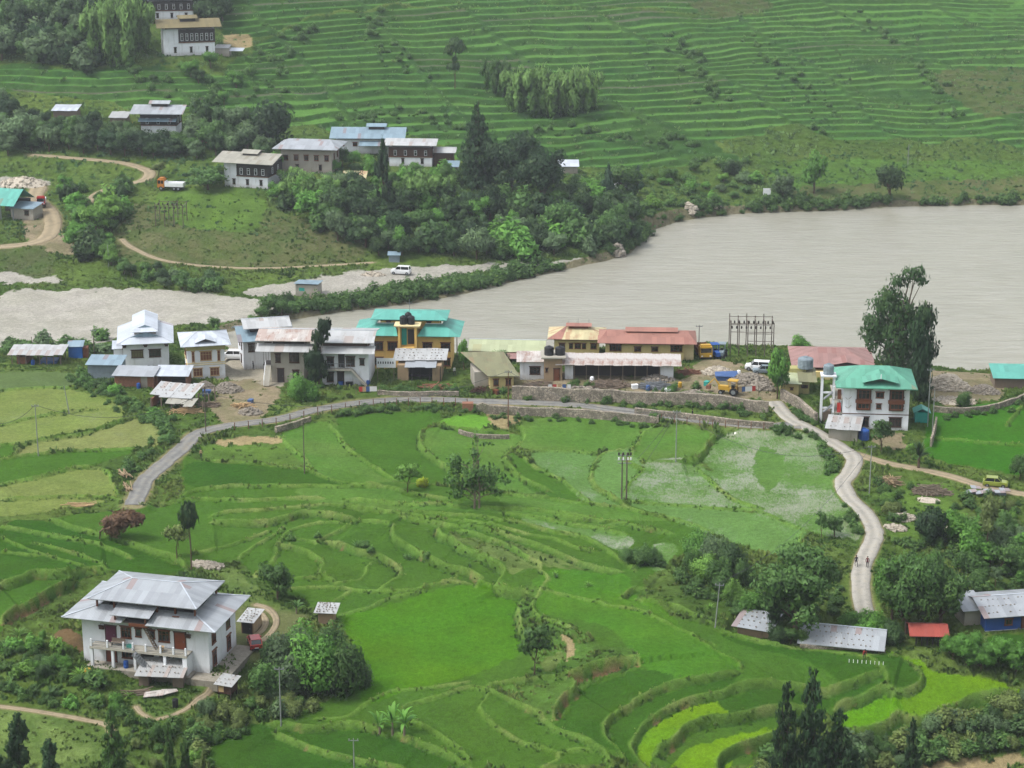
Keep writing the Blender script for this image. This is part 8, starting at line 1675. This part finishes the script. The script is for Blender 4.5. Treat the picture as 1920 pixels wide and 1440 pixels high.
person(377, 858, 'person in pale clothes sitting at the roadside below the bend pole', 'cloth_tan', h=1.4, stride=.3); person(1620, 1237, 'person in red top bending in the seedling plot behind the terraces', 'cloth_red', bend=.7, stride=.05); person(1298, 785, 'person in dark clothes on the road by the stone wall', rz=1.2); person(852, 704, 'person in white shirt standing beside the mud shed', 'cloth_white', rz=.5)
# white tent, boat-like shelter
x, y, z = ground(1172, 366); a = MB().m('trim_white')
for i in range(10):
    t0, t1 = math.pi * i / 10, math.pi * (i + 1) / 10; a.poly([(-1.6 * math.cos(t0), 0, 2.6 * math.sin(t0)), (-1.6 * math.cos(t1), 0, 2.6 * math.sin(t1)), (-1.6 * math.cos(t1), 4, 2.6 * math.sin(t1)), (-1.6 * math.cos(t0), 4, 2.6 * math.sin(t0))]); 
a.poly([(-1.6 * math.cos(math.pi * i / 10), 0, 2.6 * math.sin(math.pi * i / 10)) for i in range(11)]); tag(a.build('tent', None, (x, y, z), .5), 'rounded white tent on the far slope between conifers', 'tent')
x, y, z = ground(739, 492); a = MB().m('grey_blue_paint').box(-1.2, 1.2, 0, 1.8, -.3, 1.7); a.m('tin_bluegrey').slab([(-1.5, -.3, 1.75), (1.5, -.3, 1.75), (1.5, 2.1, 2.1), (-1.5, 2.1, 2.1)]); tag(a.build('kiosk', None, (x, y, z), 0), 'tiny blue grey kiosk at the edge of the far sand strip', 'kiosk')
x, y, z = ground(1438, 366); tag(MB().m('trim_white').box(-1, 1, 0, .15, 0, 1.8).build('notice_board', None, (x, y, z), 0), 'pale upright board left of the small dark meadow tree', 'board')
x, y, z = ground(502, 268); a = MB().m('tarp_blue'); a.slab([(-1.6, 0, .9), (1.6, 0, .7), (1.5, 1.6, 1.5), (-1.5, 1.6, 1.6)]); a.box(-1.4, 1.4, .2, 1.4, -.3, .8); tag(a.build('tarpaulin', None, (x, y, z), 0), 'blue tarpaulin under the big round dark tree', 'tarpaulin')
x, y, z = ground(165, 1262); tag(MB().m('yellow_paint').lathe([(0, 0), (.4, .05), (.5, .3), (.35, .6), (0, .7)], n=10).build('yellow_sack', None, (x, y, z), 0), 'yellow sack in the garden at the farmhouse corner', 'sack')
x, y, z = ground(329, 1326); tag(MB().m('black_plastic').lathe([(0, 0), (.35, 0), (.38, 1.0), (.3, 1.1), (0, 1.1)], n=10).build('barrel', None, (x, y, z), 0), 'dark barrel on the slope below the porch shed', 'barrel')
# seedling plot
x, y, z = ground(1622, 1238)
for i in range(9): tag(MB().m('trim_white').box(-.04, .04, -.03, .03, -.1, .45).build('marker_stick', None, ground(1592 + i * 8, 1242 + i * .6), 0), 'white stick in the row fencing the seedling plot', 'stick', 'white sticks of the seedling plot')
# ------------------------------------------------------------------ the air of the valley
hz = bpy.data.materials.new('haze_air'); hz.use_nodes = True; t = hz.node_tree; t.nodes.clear(); oo = t.nodes.new('ShaderNodeOutputMaterial'); pv = t.nodes.new('ShaderNodeVolumePrincipled')
pv.inputs['Color'].default_value = (.86, .93, 1, 1); pv.inputs['Density'].default_value = .00013; pv.inputs['Anisotropy'].default_value = .2; t.links.new(pv.outputs[0], oo.inputs['Volume'])
hb = MB().m('steel'); hb.mats = [hz]; hb.cur = 0; zmax = float(ZZ.max()) + 12; hb.box(-26000, 26000, -900, 3600, float(ZZ.min()) - 1, max(zmax, 130)); tag(hb.build('haze'), kind='stuff')
